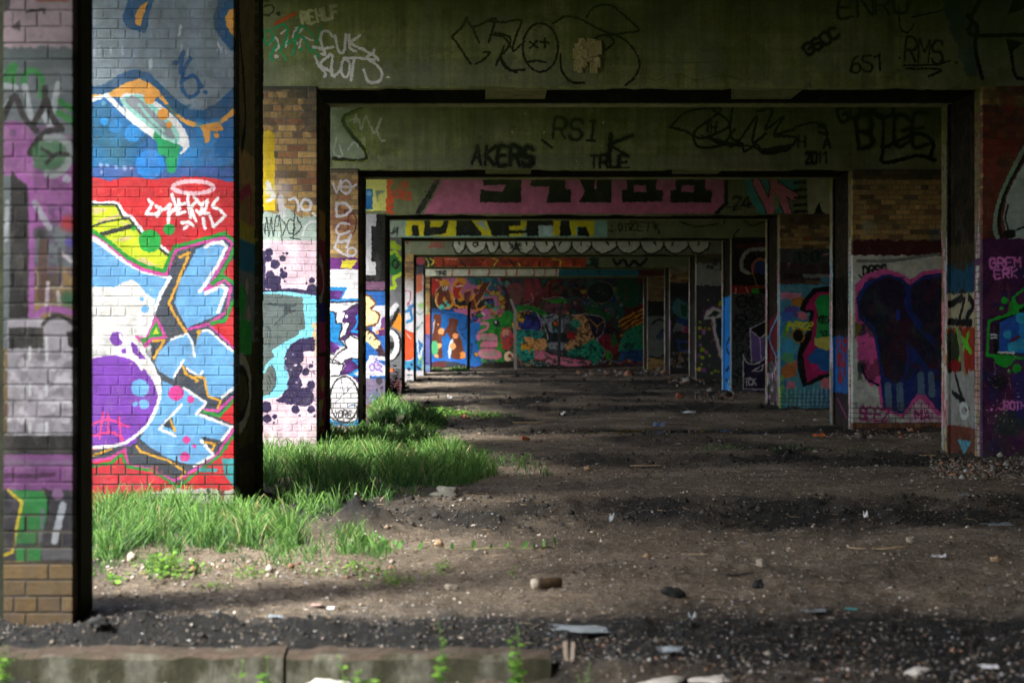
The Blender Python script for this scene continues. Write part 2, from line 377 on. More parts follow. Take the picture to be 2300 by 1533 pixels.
    c.poly([(1352, 488), (1420, 460), (1545, 430), (1572, 470), (1530, 590), (1400, 780), (1550, 728), (1572, 770), (1522, 930), (1290, 1030), (1200, 860), (1240, 700), (1300, 600)], BL)
    c.lines([[(1412, 472), (1450, 450), (1530, 437), (1560, 475), (1500, 600), (1378, 780)], [(1420, 790), (1530, 738), (1566, 762), (1500, 922)]], WHITE, 24, sm=False)
    c.line([(1150, 655), (1212, 495), (1350, 455), (1548, 405), (1600, 450), (1570, 520), (1440, 745), (1412, 770), (1550, 702), (1592, 745), (1562, 920), (1445, 1000), (1300, 1040)], PK, 20, sm=False)
    c.lines([[(1640, 420), (1600, 520), (1512, 680), (1462, 725), (1542, 672), (1640, 740)], [(1640, 820), (1600, 860), (1552, 975), (1455, 1000)]], GR, 26, sm=False)
    YL = (222, 166, 52)
    c.lines([[(1240, 540), (1305, 512), (1232, 700), (1165, 860), (1202, 940)], [(1212, 955), (1230, 975)], [(1238, 995), (1280, 1052)], [(1362, 1060), (1375, 1050), (1352, 1185)], [(1055, 1122), (1132, 1115), (1060, 1240)],
             [(1262, 1290), (1278, 1342), (1362, 1395), (1320, 1432)], [(1405, 1370), (1442, 1500), (1500, 1520), (1560, 1540)]], YL, 20, sm=False)
    c.poly([(1075, 940), (1158, 1098), (1050, 1112), (1000, 1170), (930, 1085), (1005, 1090)], PK).poly([(1075, 978), (1122, 1085), (1030, 1100), (985, 1148), (965, 1105), (1018, 1092)], GR).poly([(1076, 1020), (1096, 1075), (1052, 1075)], (190, 200, 60))
    c.discs([(1000, 900, 27), (975, 830, 17)], BL).discs([(805, 1105, 49), (853, 1188, 18)], (118, 62, 172))
    c.poly([(905, 1120), (960, 1170), (1005, 1245), (960, 1240), (910, 1190)], (118, 62, 172))
    c.poly([(1172, 1112), (1300, 1066), (1330, 1110), (1340, 1180), (1352, 1120), (1385, 1060), (1440, 1045), (1640, 1220), (1640, 2000), (1440, 2000), (1440, 1533), (1410, 1360), (1340, 1400), (1280, 1340), (1200, 1390), (1100, 1330), (1062, 1270), (1100, 1190)], BL)
    c.poly([(1262, 1270), (1300, 1330), (1390, 1392), (1402, 1345), (1445, 1540), (1330, 1540), (1250, 1440), (1195, 1380)], GY)
    c.lines([[(1178, 1110), (1290, 1070), (1325, 1130), (1340, 1225)], [(1395, 1050), (1440, 1045), (1510, 1110), (1630, 1210)], [(1200, 1365), (1265, 1250)], [(1290, 1312), (1380, 1365), (1395, 1330)]], WHITE, 17, sm=False)
    c.line([(1440, 1005), (1530, 1092), (1640, 1190)], PK, 16, sm=False)
    c.lines([[(1262, 1290), (1278, 1342), (1362, 1395), (1320, 1432)], [(1405, 1370), (1442, 1500)]], YL, 16, sm=False)
    c.view(*Z3)
    VI = (120, 62, 176)
    c.disc(560, 120, 238, VI)
    c.rect(-300, 340, 465, 640, (204, 34, 44))
    c.poly([(700, 340), (690, 290), (750, 222), (800, 120), (810, 20), (880, 20), (1180, 20), (1180, 520), (465, 520), (465, 360), (600, 340)], GY)
    c.poly([(820, 10), (860, 25), (900, 60), (920, 45), (1040, 120), (1000, 182), (1170, 240), (1120, 312), (1010, 290), (1080, 382), (980, 442), (850, 402), (740, 332), (705, 300), (760, 210), (810, 100)], BL)
    c.poly([(1045, -10), (1190, -10), (1190, 60), (1110, 92), (1045, 92)], BL)
    c.line([(700, -160), (760, -80), (795, 0), (806, 60), (795, 130), (750, 222), (680, 292), (600, 332), (450, 350)], WHITE, 17)
    c.line([(605, -220), (660, -130), (715, -50)], WHITE, 17)
    c.discs([(707, 47, 45), (727, 128, 25), (682, 128, 12)], BL)
    c.lines([[(455, 235), (540, 205), (650, 242)], [(522, 170), (500, 300)], [(600, 195), (612, 312)], [(460, 290), (560, 270), (620, 302)], [(545, 180), (545, 280)]], (226, 66, 142), 12)
    c.lines([[(925, 45), (1040, 120), (990, 180)], [(915, 130), (805, 255), (885, 287)], [(1010, 182), (1170, 242), (1120, 312)], [(1015, 312), (1078, 385), (980, 440)], [(1120, 95), (1190, 35)]], WHITE, 14, sm=False)
    c.poly([(820, 235), (868, 190), (885, 262)], GY)
    c.poly([(445, 425), (560, 402), (625, 362), (645, 432), (760, 460), (870, 520), (465, 640), (445, 640)], (214, 46, 64)).poly([(930, 500), (1080, 410), (1190, 260), (1190, 620), (880, 620)], (204, 34, 44)).poly([(1030, 165), (1110, 180), (1190, 90), (1190, 235)], (204, 34, 44))
    c.lines([[(440, 420), (560, 398), (630, 355), (645, 432), (740, 452), (880, 512), (930, 490), (1080, 402), (1190, 240)], [(1190, 75), (1100, 162), (1030, 157)]], PK, 14, sm=False)
    c.lines([[(440, 445), (560, 425), (612, 380), (640, 442), (760, 462), (850, 512), (900, 545)], [(1190, 270), (1110, 385), (900, 545)], [(1190, 95), (1110, 187), (1030, 167)]], GR, 15, sm=False)
    c.lines([[(690, 340), (710, 367), (835, 408)], [(845, 410), (870, 430)], [(880, 430), (932, 468), (910, 500)], [(445, 395), (560, 355)], [(1035, 320), (1085, 330), (1070, 360)], [(860, 210), (882, 262)], [(965, -10), (1030, -5), (1050, 90), (1115, 110), (1100, 145)]], YL, 12, sm=False)
    c.discs([(888, 72, 38), (962, 102, 18), (943, 308, 18), (933, 392, 24), (980, 338, 10)], (214, 62, 150))
    c.poly([(1120, 400), (1190, 400), (1190, 560), (1130, 480)], (60, 160, 165)).line([(1005, 460), (1090, 460)], (50, 160, 165), 20)
    c.blotch([(230, 90, 100)], 18, .6, .5, 11, (465, 440, 820, 560))
    c.poly([(690, 610), (760, 570), (860, 552), (1190, 560), (1190, 680), (690, 680)], (204, 202, 196), wob=10)
    c.poly([(1110, 565), (1130, 560), (1130, 640), (1110, 640)], (120, 30, 40)).line([(1050, 560), (1060, 600)], (30, 60, 40), 18)
    return c

def art_near_post():
    c = Canvas('near', -30, -160, 240, 1500, 1.0)
    c.rect(-30, -160, 240, 600, (88, 98, 104)).rect(-30, -160, 240, 105, (146, 130, 138), wob=8)
    c.view(*Z1)
    c.rect(-90, 330, 730, 470, (70, 84, 86), wob=10).line([(180, 80), (300, 65), (300, 85)], (40, 36, 44), 18).poly([(70, 190), (140, 130), (140, 210)], (60, 52, 60)).rect(-50, -100, 70, 60, (24, 24, 28)).rect(250, -60, 480, 10, (120, 62, 40), .8)
    c.lines([[(40, 570), (60, 480), (100, 450), (90, 560)], [(160, 570), (180, 500), (250, 490), (290, 560), (280, 660)]], (22, 118, 48), 40).lines([[(400, 690), (500, 750)], [(390, 770), (500, 830)]], (22, 118, 48), 42)
    c.poly([(0, 850), (150, 830), (230, 950), (200, 1060), (300, 1150), (520, 1120), (520, 1560), (0, 1560)], (128, 70, 132), wob=18)
    c.blotch([(96, 52, 100), (150, 96, 152)], 30, .56, .6, 8, (0, 860, 520, 1533))
    c.lines([[(30, 590), (110, 600)], [(170, 590), (215, 820)], [(400, 580), (360, 790)], [(60, 700), (40, 740)], [(300, 790), (340, 860)]], (150, 160, 166), 42)
    c.lines([[(20, 820), (100, 660), (160, 800), (250, 900)], [(310, 600), (300, 720), (230, 850)], [(320, 680), (370, 820), (430, 890)], [(420, 890), (330, 900), (260, 960), (205, 1050)]], (4, 5, 7), 40)
    c.poly([(215, 1010), (330, 930), (500, 980), (500, 1120), (330, 1190), (230, 1150)], (40, 100, 56), .8).lines([[(320, 950), (420, 950), (480, 1020), (460, 1130), (390, 1200), (320, 1190)]], (126, 136, 138), 50).lines([[(320, 1120), (390, 1060), (470, 1060)], [(290, 1020), (350, 1060)]], (4, 5, 7), 26)
    c.disc(460, 1230, 30, (150, 150, 170)).disc(90, 910, 26, (96, 60, 104))
    c.view(*Z2)
    c.rect(-90, -10, 720, 960, (110, 64, 116), .0)
    c.blotch([(66, 42, 78)], 24, .6, .6, 18, (230, 0, 500, 960))
    c.poly([(20, -20), (80, -20), (80, 1170), (20, 1170)], (92, 104, 108)).line([(50, 160), (40, 420)], (150, 156, 164), 30)
    c.poly([(75, -60), (120, 0), (180, 40), (200, 120), (200, 1030), (300, 1030), (300, 1170), (60, 1170)], (3, 5, 7))
    c.line([(120, -40), (190, 20), (215, 120), (215, 1010)], (142, 76, 148), 42).line([(235, 1010), (245, 960), (300, 905), (390, 900), (520, 930)], (142, 76, 148), 44)
    c.line([(240, 170), (340, 340)], (150, 160, 166), 44, al=.8).line([(300, 430), (285, 820)], (74, 46, 36), 60, al=.9).disc(470, 310, 50, (150, 24, 40), soft=16).disc(280, 380, 40, (20, 22, 26), soft=16).disc(480, 440, 30, (70, 60, 140)).disc(470, 830, 52, (18, 84, 46), soft=14)
    c.lines([[(430, 520), (490, 570)], [(330, 720), (320, 870)], [(400, 780), (410, 860)]], (190, 180, 190), 26, al=.8).line([(410, 490), (420, 700)], (60, 56, 66), 30, al=.8)
    c.rect(50, 960, 720, 2200, (146, 144, 154)).poly([(60, 1025), (300, 1025), (300, 1170), (60, 1170)], (3, 5, 7)).line([(290, 1010), (340, 960), (420, 945), (520, 1010)], (4, 5, 7), 24).poly([(460, 1060), (520, 1040), (520, 1180), (470, 1150)], (4, 5, 7))
    c.blotch([(104, 102, 112), (196, 196, 206)], 20, .55, .6, 28, (50, 1180, 720, 2200))
    c.view(*Z3)
    for x, y in ((150, 50), (235, 50), (150, 245), (235, 245), (235, -130), (150, -130), (235, -180)): c.line([(x, y - 25), (x, y + 30)], (196, 200, 206), 15)
    c.rect(-50, 285, 520, 380, (5, 7, 8)).rect(-50, 380, 520, 560, (112, 62, 120)).line([(20, 487), (150, 490), (270, 480)], (62, 8, 66), 24, al=.9).rect(20, 410, 370, 440, (108, 98, 122), .6)
    c.rect(-50, 560, 520, 920, (32, 34, 46)).poly([(40, 560), (220, 565), (245, 640), (205, 830), (70, 830), (110, 620)], (22, 116, 50)).poly([(80, 840), (210, 840), (205, 920), (80, 920)], (22, 116, 50)).rect(210, 840, 375, 910, (92, 96, 100), .8)
    c.line([(40, 560), (110, 622), (85, 740), (62, 875), (10, 890)], (192, 172, 22), 15, sm=False).line([(215, 660), (205, 820)], (110, 90, 130), 14, al=.8).line([(318, 635), (275, 815)], (160, 170, 180), 36, sm=False).poly([(215, 545), (270, 570), (290, 640), (240, 620)], (16, 16, 22)).disc(290, 580, 30, (120, 90, 130))
    c.view(0, 0, 1); c.a[int((1262 + 160)):, :, 3] = 0
    return c

def art_pink_spots():
    c = Canvas('bay2_left', 420, 165, 720, 1060, 1.3)
    c.rect(420, 165, 720, 200, (60, 62, 52), .75).view(*Z4)
    c.blotch([(70, 60, 50)], 18, .58, .5, 3, (60, 620, 470, 900)).rect(370, 560, 470, 900, (74, 70, 62), .7, wob=24)
    c.rect(-400, 540, 470, 620, (70, 70, 62), .8, wob=12)
    c.lines([[(408, 590), (408, 715)], [(185, 810), (188, 915)], [(238, 810), (240, 910)]], (150, 150, 140), 5, al=.7)
    c.poly([(90, 900), (140, 892), (172, 925), (176, 1200), (180, 1450), (60, 1450), (60, 900)], (232, 200, 20))
    c.view(*Z5)
    c.line([(90, 130), (100, 160), (118, 200), (90, 220)], WHITE, 22, al=.8).disc(95, 170, 26, (240, 240, 230), .8, soft=14)
    c.poly([(50, 262), (130, 285), (180, 250), (260, 300), (334, 290), (334, 420), (50, 420)], (176, 200, 192), .9, wob=8)
    c.line([(155, 205), (165, 290)], (214, 216, 222), 34, al=.85).disc(160, 165, 40, (200, 200, 205), .45, soft=30).ring(280, 240, 24, 28, (224, 228, 234), 14).line([(195, 215), (225, 208), (240, 235), (243, 270)], (224, 228, 234), 13).line([(262, 390), (275, 350), (300, 325), (328, 322)], (220, 226, 232), 10).line([(310, 280), (328, 292)], (220, 226, 232), 10)
    c.lines([[(72, 330), (78, 385), (85, 300), (98, 395), (106, 300), (118, 390), (130, 305), (145, 300), (142, 340), (130, 345)], [(150, 290), (163, 440)], [(160, 310), (178, 340), (165, 390)], [(228, 240), (222, 300), (215, 400)], [(200, 400), (255, 412)], [(235, 300), (255, 350), (215, 395)]], (22, 50, 52), 5).ring(205, 345, 20, 34, (22, 50, 52), 5)
    PI = (232, 206, 220); DP = (44, 36, 78); CY_ = (126, 214, 232)
    c.rect(30, 414, 340, 1560, PI).blotch([(238, 218, 228), (214, 186, 204)], 26, .56, .6, 6, (70, 420, 334, 1500))
    c.view(*ZD)
    c.discs([(50, 20, 32), (45, 70, 28), (98, 112, 38), (156, 68, 26), (190, 25, 11), (162, 30, 8), (165, 195, 30), (148, 160, 16), (176, 143, 10), (172, 247, 10), (60, 200, 36), (108, 238, 38), (50, 260, 50), (110, 310, 44), (390, 238, 23), (388, 315, 46), (344, 262, 8)], DP)
    c.rect(-60, 10, 22, 330, DP, .9).line([(-80, 320), (60, 332), (180, 318), (300, 325), (425, 355)], DP, 30)
    c.line([(425, 340), (425, 590)], (30, 60, 120), 10)
    c.poly([(-90, 335), (60, 328), (180, 328), (330, 345), (420, 358), (424, 580), (405, 600), (385, 680), (280, 720), (195, 790), (170, 870), (205, 980), (195, 1080), (130, 1150), (15, 1170), (-90, 1170)], CY_)
    c.poly([(-90, 350), (60, 345), (180, 350), (312, 372), (325, 500), (333, 618), (290, 628), (285, 660), (150, 735), (70, 790), (90, 830), (40, 880), (10, 940), (-90, 960)], (92, 106, 106))
    c.line([(50, 425), (220, 435), (260, 430)], (58, 70, 76), 22).poly([(165, 430), (225, 430), (225, 495), (165, 510)], (58, 70, 76)).line([(90, 590), (160, 520), (260, 470)], (58, 68, 72), 9).line([(30, 600), (60, 640), (50, 760)], (64, 84, 84), 20, al=.6)
    c.poly([(15, 965), (50, 912), (78, 900), (104, 970), (98, 1060), (60, 1130), (10, 1140), (-90, 1140), (-90, 960)], (96, 108, 104)).line([(70, 900), (102, 970), (96, 1060), (55, 1130)], (30, 60, 90), 6).lines([[(40, 980), (80, 1060)], [(60, 960), (96, 1020)], [(30, 1010), (60, 1080)]], (60, 70, 74), 9)
    c.poly([(195, 775), (260, 715), (330, 690), (415, 690), (412, 780), (360, 795), (320, 800), (310, 850), (280, 890), (310, 930), (285, 990), (310, 1050), (300, 1080), (360, 1080), (400, 1130), (390, 1200), (320, 1225), (250, 1210), (190, 1200), (100, 1180), (160, 1140), (205, 1060), (205, 960), (170, 870)], DP, sm=True)
    c.discs([(375, 740, 40), (270, 840, 55), (250, 930, 60), (250, 1040, 55), (330, 1150, 72), (215, 1150, 62), (340, 953, 30), (378, 910, 16), (393, 880, 7), (380, 1058, 33), (258, 1248, 32), (379, 1248, 30), (25, 1230, 45), (35, 1322, 33), (95, 1305, 20), (88, 1352, 8), (289, 1297, 9), (408, 1300, 9)], DP)
    c.blotch([(84, 76, 112)], 10, .68, .7, 6, (170, 700, 420, 1220))
    c.discs([(258, 902, 12), (225, 940, 7), (180, 855, 6), (237, 815, 6), (265, 1040, 8)], (210, 200, 225))
    c.rect(395, 570, 420, 700, (216, 190, 150), wob=8).rect(410, 700, 424, 830, (216, 190, 150), .8, wob=6)
    c.lines([[(330, 100), (332, 155)], [(40, 1350), (90, 1420)], [(420, 1290), (110, 1420)], [(105, -10), (108, 40)]], (120, 100, 120), 3, al=.7)
    c.blotch([(190, 170, 160)], 14, .64, .6, 61, (20, 1380, 424, 1540))
    return c

def art_white_violet():
    c = Canvas('bay3_left', 680, 370, 812, 1010, 1.5)
    c.view(*Z5)
    c.rect(380, 40, 545, 85, (64, 60, 52), .8, wob=6)
    WG = (216, 214, 220)
    c.lines([[(412, 130), (430, 180), (450, 120)], [(450, 150), (500, 150), (525, 140)]], WG, 10).ring(475, 152, 25, 32, WG, 11)
    c.disc(450, 320, 60, (120, 40, 44), .55, ry=80, soft=14).ring(505, 330, 22, 50, (120, 36, 44), 7)
    c.lines([[(428, 232), (430, 295)], [(428, 235), (470, 232), (500, 262), (470, 290), (428, 295)], [(490, 335), (450, 330), (428, 360), (445, 385), (495, 370)], [(440, 395), (420, 450)], [(500, 385), (480, 450)], [(430, 425), (490, 415)]], WG, 13).ring(505, 470, 22, 20, WG, 11).line([(425, 455), (460, 480), (500, 495)], WG, 10)
    c.view(*ZD)
    c.rect(500, 62, 770, 155, (104, 44, 122), wob=6).poly([(620, 80), (740, 90), (700, 150), (610, 148)], (216, 206, 60), wob=10)
    c.rect(500, 152, 770, 1380, (228, 230, 236))
    BU = (20, 140, 214); VP = (66, 26, 98)
    c.poly([(500, 290), (660, 295), (620, 385), (770, 380), (770, 410), (600, 410), (500, 405)], BU).poly([(500, 318), (635, 322), (598, 392), (500, 385)], VP).disc(590, 352, 26, (120, 60, 160), .7, soft=14)
    c.line([(500, 405), (600, 412), (770, 402)], (30, 20, 44), 12)
    c.line([(630, 432), (720, 440)], BLK, 4)
    c.poly([(500, 470), (560, 490), (580, 570), (620, 580), (600, 690), (660, 765), (560, 740), (500, 680)], BU)
    c.poly([(570, 490), (640, 480), (750, 425), (770, 430), (770, 700), (690, 660), (640, 715), (590, 700), (635, 590), (640, 570), (575, 572)], VP)
    c.poly([(585, 480), (640, 490), (620, 572), (572, 572)], (228, 230, 236)).poly([(660, 560), (685, 575), (640, 680), (595, 700), (620, 610)], (228, 230, 236)).disc(655, 521, 15, (228, 230, 236))
    c.line([(768, 500), (735, 530), (755, 560), (700, 640), (768, 645)], BU, 18, sm=False)
    c.poly([(500, 680), (560, 735), (600, 770), (560, 810), (500, 800)], VP).disc(575, 750, 22, (120, 60, 160), .8, soft=14)
    c.poly([(555, 860), (600, 800), (660, 765), (650, 700), (690, 670), (770, 720), (770, 850), (700, 850), (640, 870), (620, 895)], (228, 230, 236))
    c.poly([(770, 850), (690, 850), (640, 880), (650, 910), (600, 985), (680, 975), (770, 1060), (770, 1000), (690, 965), (770, 920)], VP).disc(670, 920, 30, (120, 60, 160), .7, soft=20)
    c.line([(768, 862), (710, 860), (740, 890), (768, 880)], BU, 14, sm=False).line([(768, 930), (680, 975), (768, 992)], BU, 16, sm=False)
    c.lines([[(500, 470), (560, 490), (578, 575), (622, 580), (595, 700), (655, 768)], [(550, 862), (600, 800), (660, 768), (640, 710), (690, 665), (770, 720)], [(550, 862), (622, 895), (650, 865), (700, 848), (770, 858)], [(500, 800), (560, 820)], [(500, 880), (640, 900), (600, 985), (540, 990)], [(500, 800), (545, 880)], [(640, 480), (740, 425)], [(620, 610), (592, 705), (645, 670), (685, 575), (655, 560)]], BLK, 9, sm=False)
    c.ring(640, 1170, 112, 180, BLK, 11).lines([[(612, 990), (628, 1110)], [(720, 1045), (560, 1205)]], (50, 60, 80), 5)
    c.text('YORE', 562, 1258, 52, 26, (20, 22, 30), 5, 3, .1).line([(670, 1225), (700, 1215), (745, 1230)], (30, 100, 160), 8)
    c.poly([(500, 1318), (560, 1340), (640, 1355), (720, 1345), (770, 1315), (770, 1378), (500, 1372)], BU).line([(500, 1290), (560, 1330), (640, 1350), (720, 1340), (770, 1290)], BLK, 10)
    c.poly([(735, 1225), (770, 1215), (770, 1330), (738, 1310)], BLK)
    c.rect(500, 1376, 770, 1560, (214, 196, 192), .85)
    return c

def art_how():
    c = Canvas('bay4_left', 770, 475, 872, 930, 2.0); c.view(*ZC)
    c.rect(-90, 280, 160, 760, (17, 19, 24)).poly([(-90, 290), (75, 285), (75, 372), (42, 378), (42, 608), (70, 612), (70, 700), (-90, 702)], (218, 222, 226))
    c.rect(-90, 742, 160, 1480, (26, 102, 186)).rect(-90, 742, 160, 802, (122, 84, 116)).line([(-90, 800), (135, 802)], (18, 18, 26), 10)
    c.poly([(50, 905), (135, 900), (135, 1090), (50, 1090)], (214, 218, 232)).poly([(110, 980), (135, 975), (135, 1100), (100, 1080)], (110, 60, 130))
    c.poly([(-60, 830), (20, 828), (60, 860), (72, 890), (50, 925), (95, 950), (98, 1000), (70, 1035), (10, 1045), (-60, 1045)], (118, 72, 40), sm=True).poly([(-60, 838), (15, 838), (48, 862), (60, 890), (30, 922), (80, 955), (86, 995), (60, 1022), (0, 1034), (-60, 1034)], (244, 226, 166), sm=True)
    c.disc(45, 990, 20, (200, 222, 196), .6, soft=10).line([(75, 1080), (120, 1055)], (236, 150, 40), 16).rect(90, 1060, 130, 1100, (96, 40, 110))
    c.line([(15, 1075), (60, 1120), (115, 1230)], (110, 70, 130), 52).line([(15, 1070), (60, 1120), (112, 1225)], (52, 30, 50), 44)
    c.text('HOWS', 20, 1072, 44, 22, (240, 226, 170), 10, 46, 0, .02, .35)
    c.poly([(35, 1225), (135, 1240), (135, 1265), (70, 1262), (135, 1300), (135, 1368), (30, 1365), (25, 1420), (0, 1420), (0, 1300)], (220, 222, 234))
    c.ring(45, 1310, 16, 22, (150, 112, 206), 9).lines([[(75, 1250), (60, 1300), (85, 1330)], [(60, 1275), (95, 1285)], [(85, 1295), (115, 1300), (90, 1320), (115, 1340)]], (150, 112, 206), 9)
    c.rect(-90, 1385, 160, 1560, (128, 116, 148)).discs([(95, 1400, 24), (80, 1460, 10), (110, 1445, 12)], (62, 58, 76)).disc(60, 1500, 40, (110, 124, 170), .7, soft=20)
    return c

def art_wheel():
    c = Canvas('bay5_left', 850, 520, 910, 915, 2.0); c.view(*ZC)
    c.rect(80, 400, 270, 1560, (108, 112, 112)).poly([(165, 465), (200, 475), (240, 505), (240, 530), (200, 530), (165, 520)], (184, 224, 36), wob=8).poly([(160, 550), (240, 570), (240, 700), (160, 690)], (24, 130, 54), wob=8).line([(160, 560), (200, 545), (240, 600)], (184, 224, 36), 22).ring(200, 625, 20, 26, (12, 16, 16), 14).line([(205, 630), (232, 632)], (12, 16, 16), 10)
    c.line([(240, 690), (190, 720), (200, 770), (165, 790)], (184, 224, 36), 24)
    c.poly([(160, 800), (260, 820), (260, 1330), (160, 1330)], (116, 120, 126)).poly([(235, 950), (205, 960), (175, 1030), (235, 1075), (245, 1000)], (240, 150, 34))
    c.line([(160, 960), (205, 900), (175, 940)], (232, 236, 242), 34).line([(220, 930), (190, 990), (165, 1030)], (12, 14, 18), 22)
    c.ring(170, 1160, 66, 100, (12, 14, 18), 14, -90, 90).ring(165, 1160, 45, 82, (232, 236, 242), 36, -90, 90).disc(170, 1165, 26, (14, 16, 20))
    c.poly([(160, 1330), (260, 1320), (260, 1560), (160, 1560)], (84, 80, 92)).disc(172, 1328, 14, (220, 120, 70)).disc(210, 1430, 40, (150, 80, 90), .7, soft=20)
    return c

def art_small_left():
    a = Canvas('bay6_left', 890, 560, 936, 890, 2.0); a.view(*ZC)
    a.rect(230, 740, 340, 1560, (216, 214, 220)).blotch([(190, 190, 206), (226, 226, 232)], 8, .55, .7, 4, (260, 740, 325, 1400)).disc(290, 760, 40, (220, 214, 206), .8, soft=20)
    a.lines([[(262, 800), (298, 810), (300, 850), (280, 900)], [(280, 880), (300, 900), (310, 960)]], (170, 40, 74), 6).lines([[(270, 940), (300, 930), (310, 990), (280, 1010)], [(290, 910), (318, 900)]], (40, 130, 196), 18)
    a.poly([(255, 1055), (320, 1080), (322, 1150), (325, 1240), (300, 1255), (255, 1265)], (226, 88, 40)).line([(262, 1060), (320, 1085)], (170, 24, 50), 5).line([(280, 1090), (305, 1120)], (240, 200, 200), 8).line([(262, 1265), (322, 1250)], (170, 24, 50), 5)
    a.poly([(255, 1270), (325, 1260), (325, 1330), (255, 1320)], (60, 150, 200)).disc(290, 1320, 12, (18, 20, 30)).disc(310, 1290, 9, (18, 20, 30))
    b = Canvas('bay7_left', 915, 590, 956, 860, 2.0); b.view(*ZC)
    b.rect(280, 600, 420, 1500, (206, 206, 212)).rect(280, 570, 420, 700, (70, 76, 92)).disc(368, 610, 26, (150, 50, 60)).poly([(335, 700), (385, 690), (385, 800), (335, 820)], (226, 128, 92), wob=8).disc(360, 860, 26, (232, 232, 236)).disc(370, 900, 20, (128, 196, 84), .7, soft=10).lines([[(340, 940), (360, 960), (385, 940)], [(340, 1060), (380, 1010)]], (30, 120, 90), 5)
    b.poly([(335, 1110), (385, 1150), (385, 1330), (335, 1330)], (44, 124, 190)).line([(345, 1120), (360, 1250), (380, 1180)], WHITE, 10).line([(350, 1290), (375, 1240), (378, 1330)], (128, 196, 84), 8).line([(340, 1300), (370, 1330)], (16, 18, 24), 10)
    d = Canvas('bay8_left', 938, 612, 972, 850, 2.0); d.view(*ZC)
    d.rect(380, 960, 460, 1120, (206, 96, 74), wob=4).rect(380, 1090, 460, 1400, (104, 108, 182)).disc(400, 930, 22, (178, 196, 160), .7, soft=10).line([(395, 1080), (440, 1130)], (52, 52, 130), 5).line([(400, 1275), (420, 1290)], (40, 50, 120), 8).rect(380, 1290, 460, 1330, (120, 160, 200))
    return a, b, d
def art_beams():
    out = {}
    # --- beam over the second opening
    c = Canvas('beam2', 240, -140, 2560, 196, 1.0)
    c.view(*Z4)
    c.blotch([(92, 98, 84), (58, 66, 40)], 90, .55, .35, 5)
    c.rect(-600, 420, 2400, 640, (98, 100, 92), .35, wob=30)
    c.line([(85, 60), (120, 35), (160, 40), (165, 75), (130, 105), (95, 100)], BLK, 14).disc(200, 95, 16, BLK).line([(80, 0), (130, 10)], BLK, 14)
    c.line([(185, 162), (240, 130), (312, 92)], (176, 66, 34), 26)
    c.text('REHLF', 350, 92, 80, 34, (190, 208, 150), 17, -12, .05, .05, .55)
    GN = (10, 140, 90)
    c.lines([[(340, 200), (310, 215), (300, 260), (330, 300)], [(140, 300), (180, 260), (200, 320), (180, 350)], [(220, 230), (260, 210), (250, 320)], [(320, 190), (350, 190), (330, 230), (380, 190)], [(340, 330), (370, 260), (440, 280)]], (196, 204, 186), 15)
    c.lines([[(110, 300), (100, 220), (150, 215), (160, 270), (120, 310)], [(160, 420), (150, 380), (190, 300)], [(170, 200), (230, 170), (262, 210), (240, 300), (215, 340), (250, 410)], [(300, 380), (350, 180), (440, 250)], [(260, 300), (360, 250), (420, 360)], [(492, 172), (470, 280), (445, 335), (480, 392)]], GN, 17)
    c.discs([(355, 340, 14)], GN).disc(187, 390, 15, (214, 218, 204))
    PW = (206, 212, 190)
    c.lines([[(572, 252), (545, 215), (500, 225), (492, 290), (520, 370), (495, 372)], [(440, 322), (500, 335), (575, 325)], [(590, 245), (612, 350), (650, 355), (665, 240)], [(685, 240), (695, 330), (735, 355)], [(762, 245), (702, 292), (780, 340), (845, 372), (860, 345)]], PW, 20)
    c.lines([[(452, 392), (480, 455), (520, 500), (518, 530)], [(560, 372), (490, 445), (572, 500)], [(572, 385), (570, 522), (625, 490)], [(722, 402), (700, 552)], [(650, 402), (760, 400), (862, 412)], [(888, 412), (850, 378), (808, 398), (868, 440), (912, 500), (892, 560), (820, 562), (788, 482)]], PW, 20).ring(662, 470, 30, 62, PW, 18)
    c.disc(955, 532, 15, PW, ry=6)
    c.view(*Z6)
    K2 = (3, 5, 3)
    c.view(*Z4).lines([[(1500, 118), (1470, 180), (1400, 252), (1440, 310), (1522, 440)], [(1490, 128), (1540, 200), (1582, 292)], [(1530, 190), (1600, 165), (1690, 128), (1690, 160), (1648, 292)], [(1690, 230), (1760, 240), (1800, 270), (1780, 330), (1720, 400), (1700, 450)], [(1612, 362), (1655, 362), (1612, 410), (1560, 440)], [(1730, 410), (1770, 470), (1840, 500)]], K2, 17)
    c.view(*Z6).lines([[(0, 92), (60, 95), (135, 88), (115, 150), (98, 220), (150, 178)], [(0, 150), (60, 160), (90, 200)], [(270, 102), (330, 70), (400, 88), (480, 130), (560, 160), (610, 200), (645, 270), (625, 330), (580, 372)],
                           [(415, 75), (450, 30), (520, 22), (570, 60), (642, 128), (590, 140), (505, 155)], [(305, 235), (308, 300), (350, 352), (405, 356)], [(452, 165), (500, 150), (535, 180), (500, 215)], [(160, 268), (200, 262), (242, 270)], [(172, 180), (205, 205)], [(205, 175), (175, 208)], [(218, 180), (255, 185)], [(238, 165), (236, 205)], [(60, 200), (50, 250), (90, 300), (150, 300)]], K2, 10)
    c.ring(218, 205, 76, 105, K2, 10)
    c.text('GSOC', 1345, 200, 48, 34, K2, 9, -32, 0, .06, .25).text('ENRO', 1500, -5, 80, 60, K2, 9, -4, .1, .06, .3).line([(1820, 75), (1880, 60), (1945, 45)], K2, 7).line([(1760, 30), (1770, 120), (1800, 140), (1830, 100)], K2, 7)
    c.text('651', 1550, 245, 68, 40, K2, 7, -4, .08, .05, .3).text('RMS', 1795, 165, 100, 44, K2, 7, 4, 0, .06, .3).lines([[(1785, 282), (1920, 278), (1980, 262)], [(1790, 296), (1940, 300), (1890, 330)]], K2, 9)
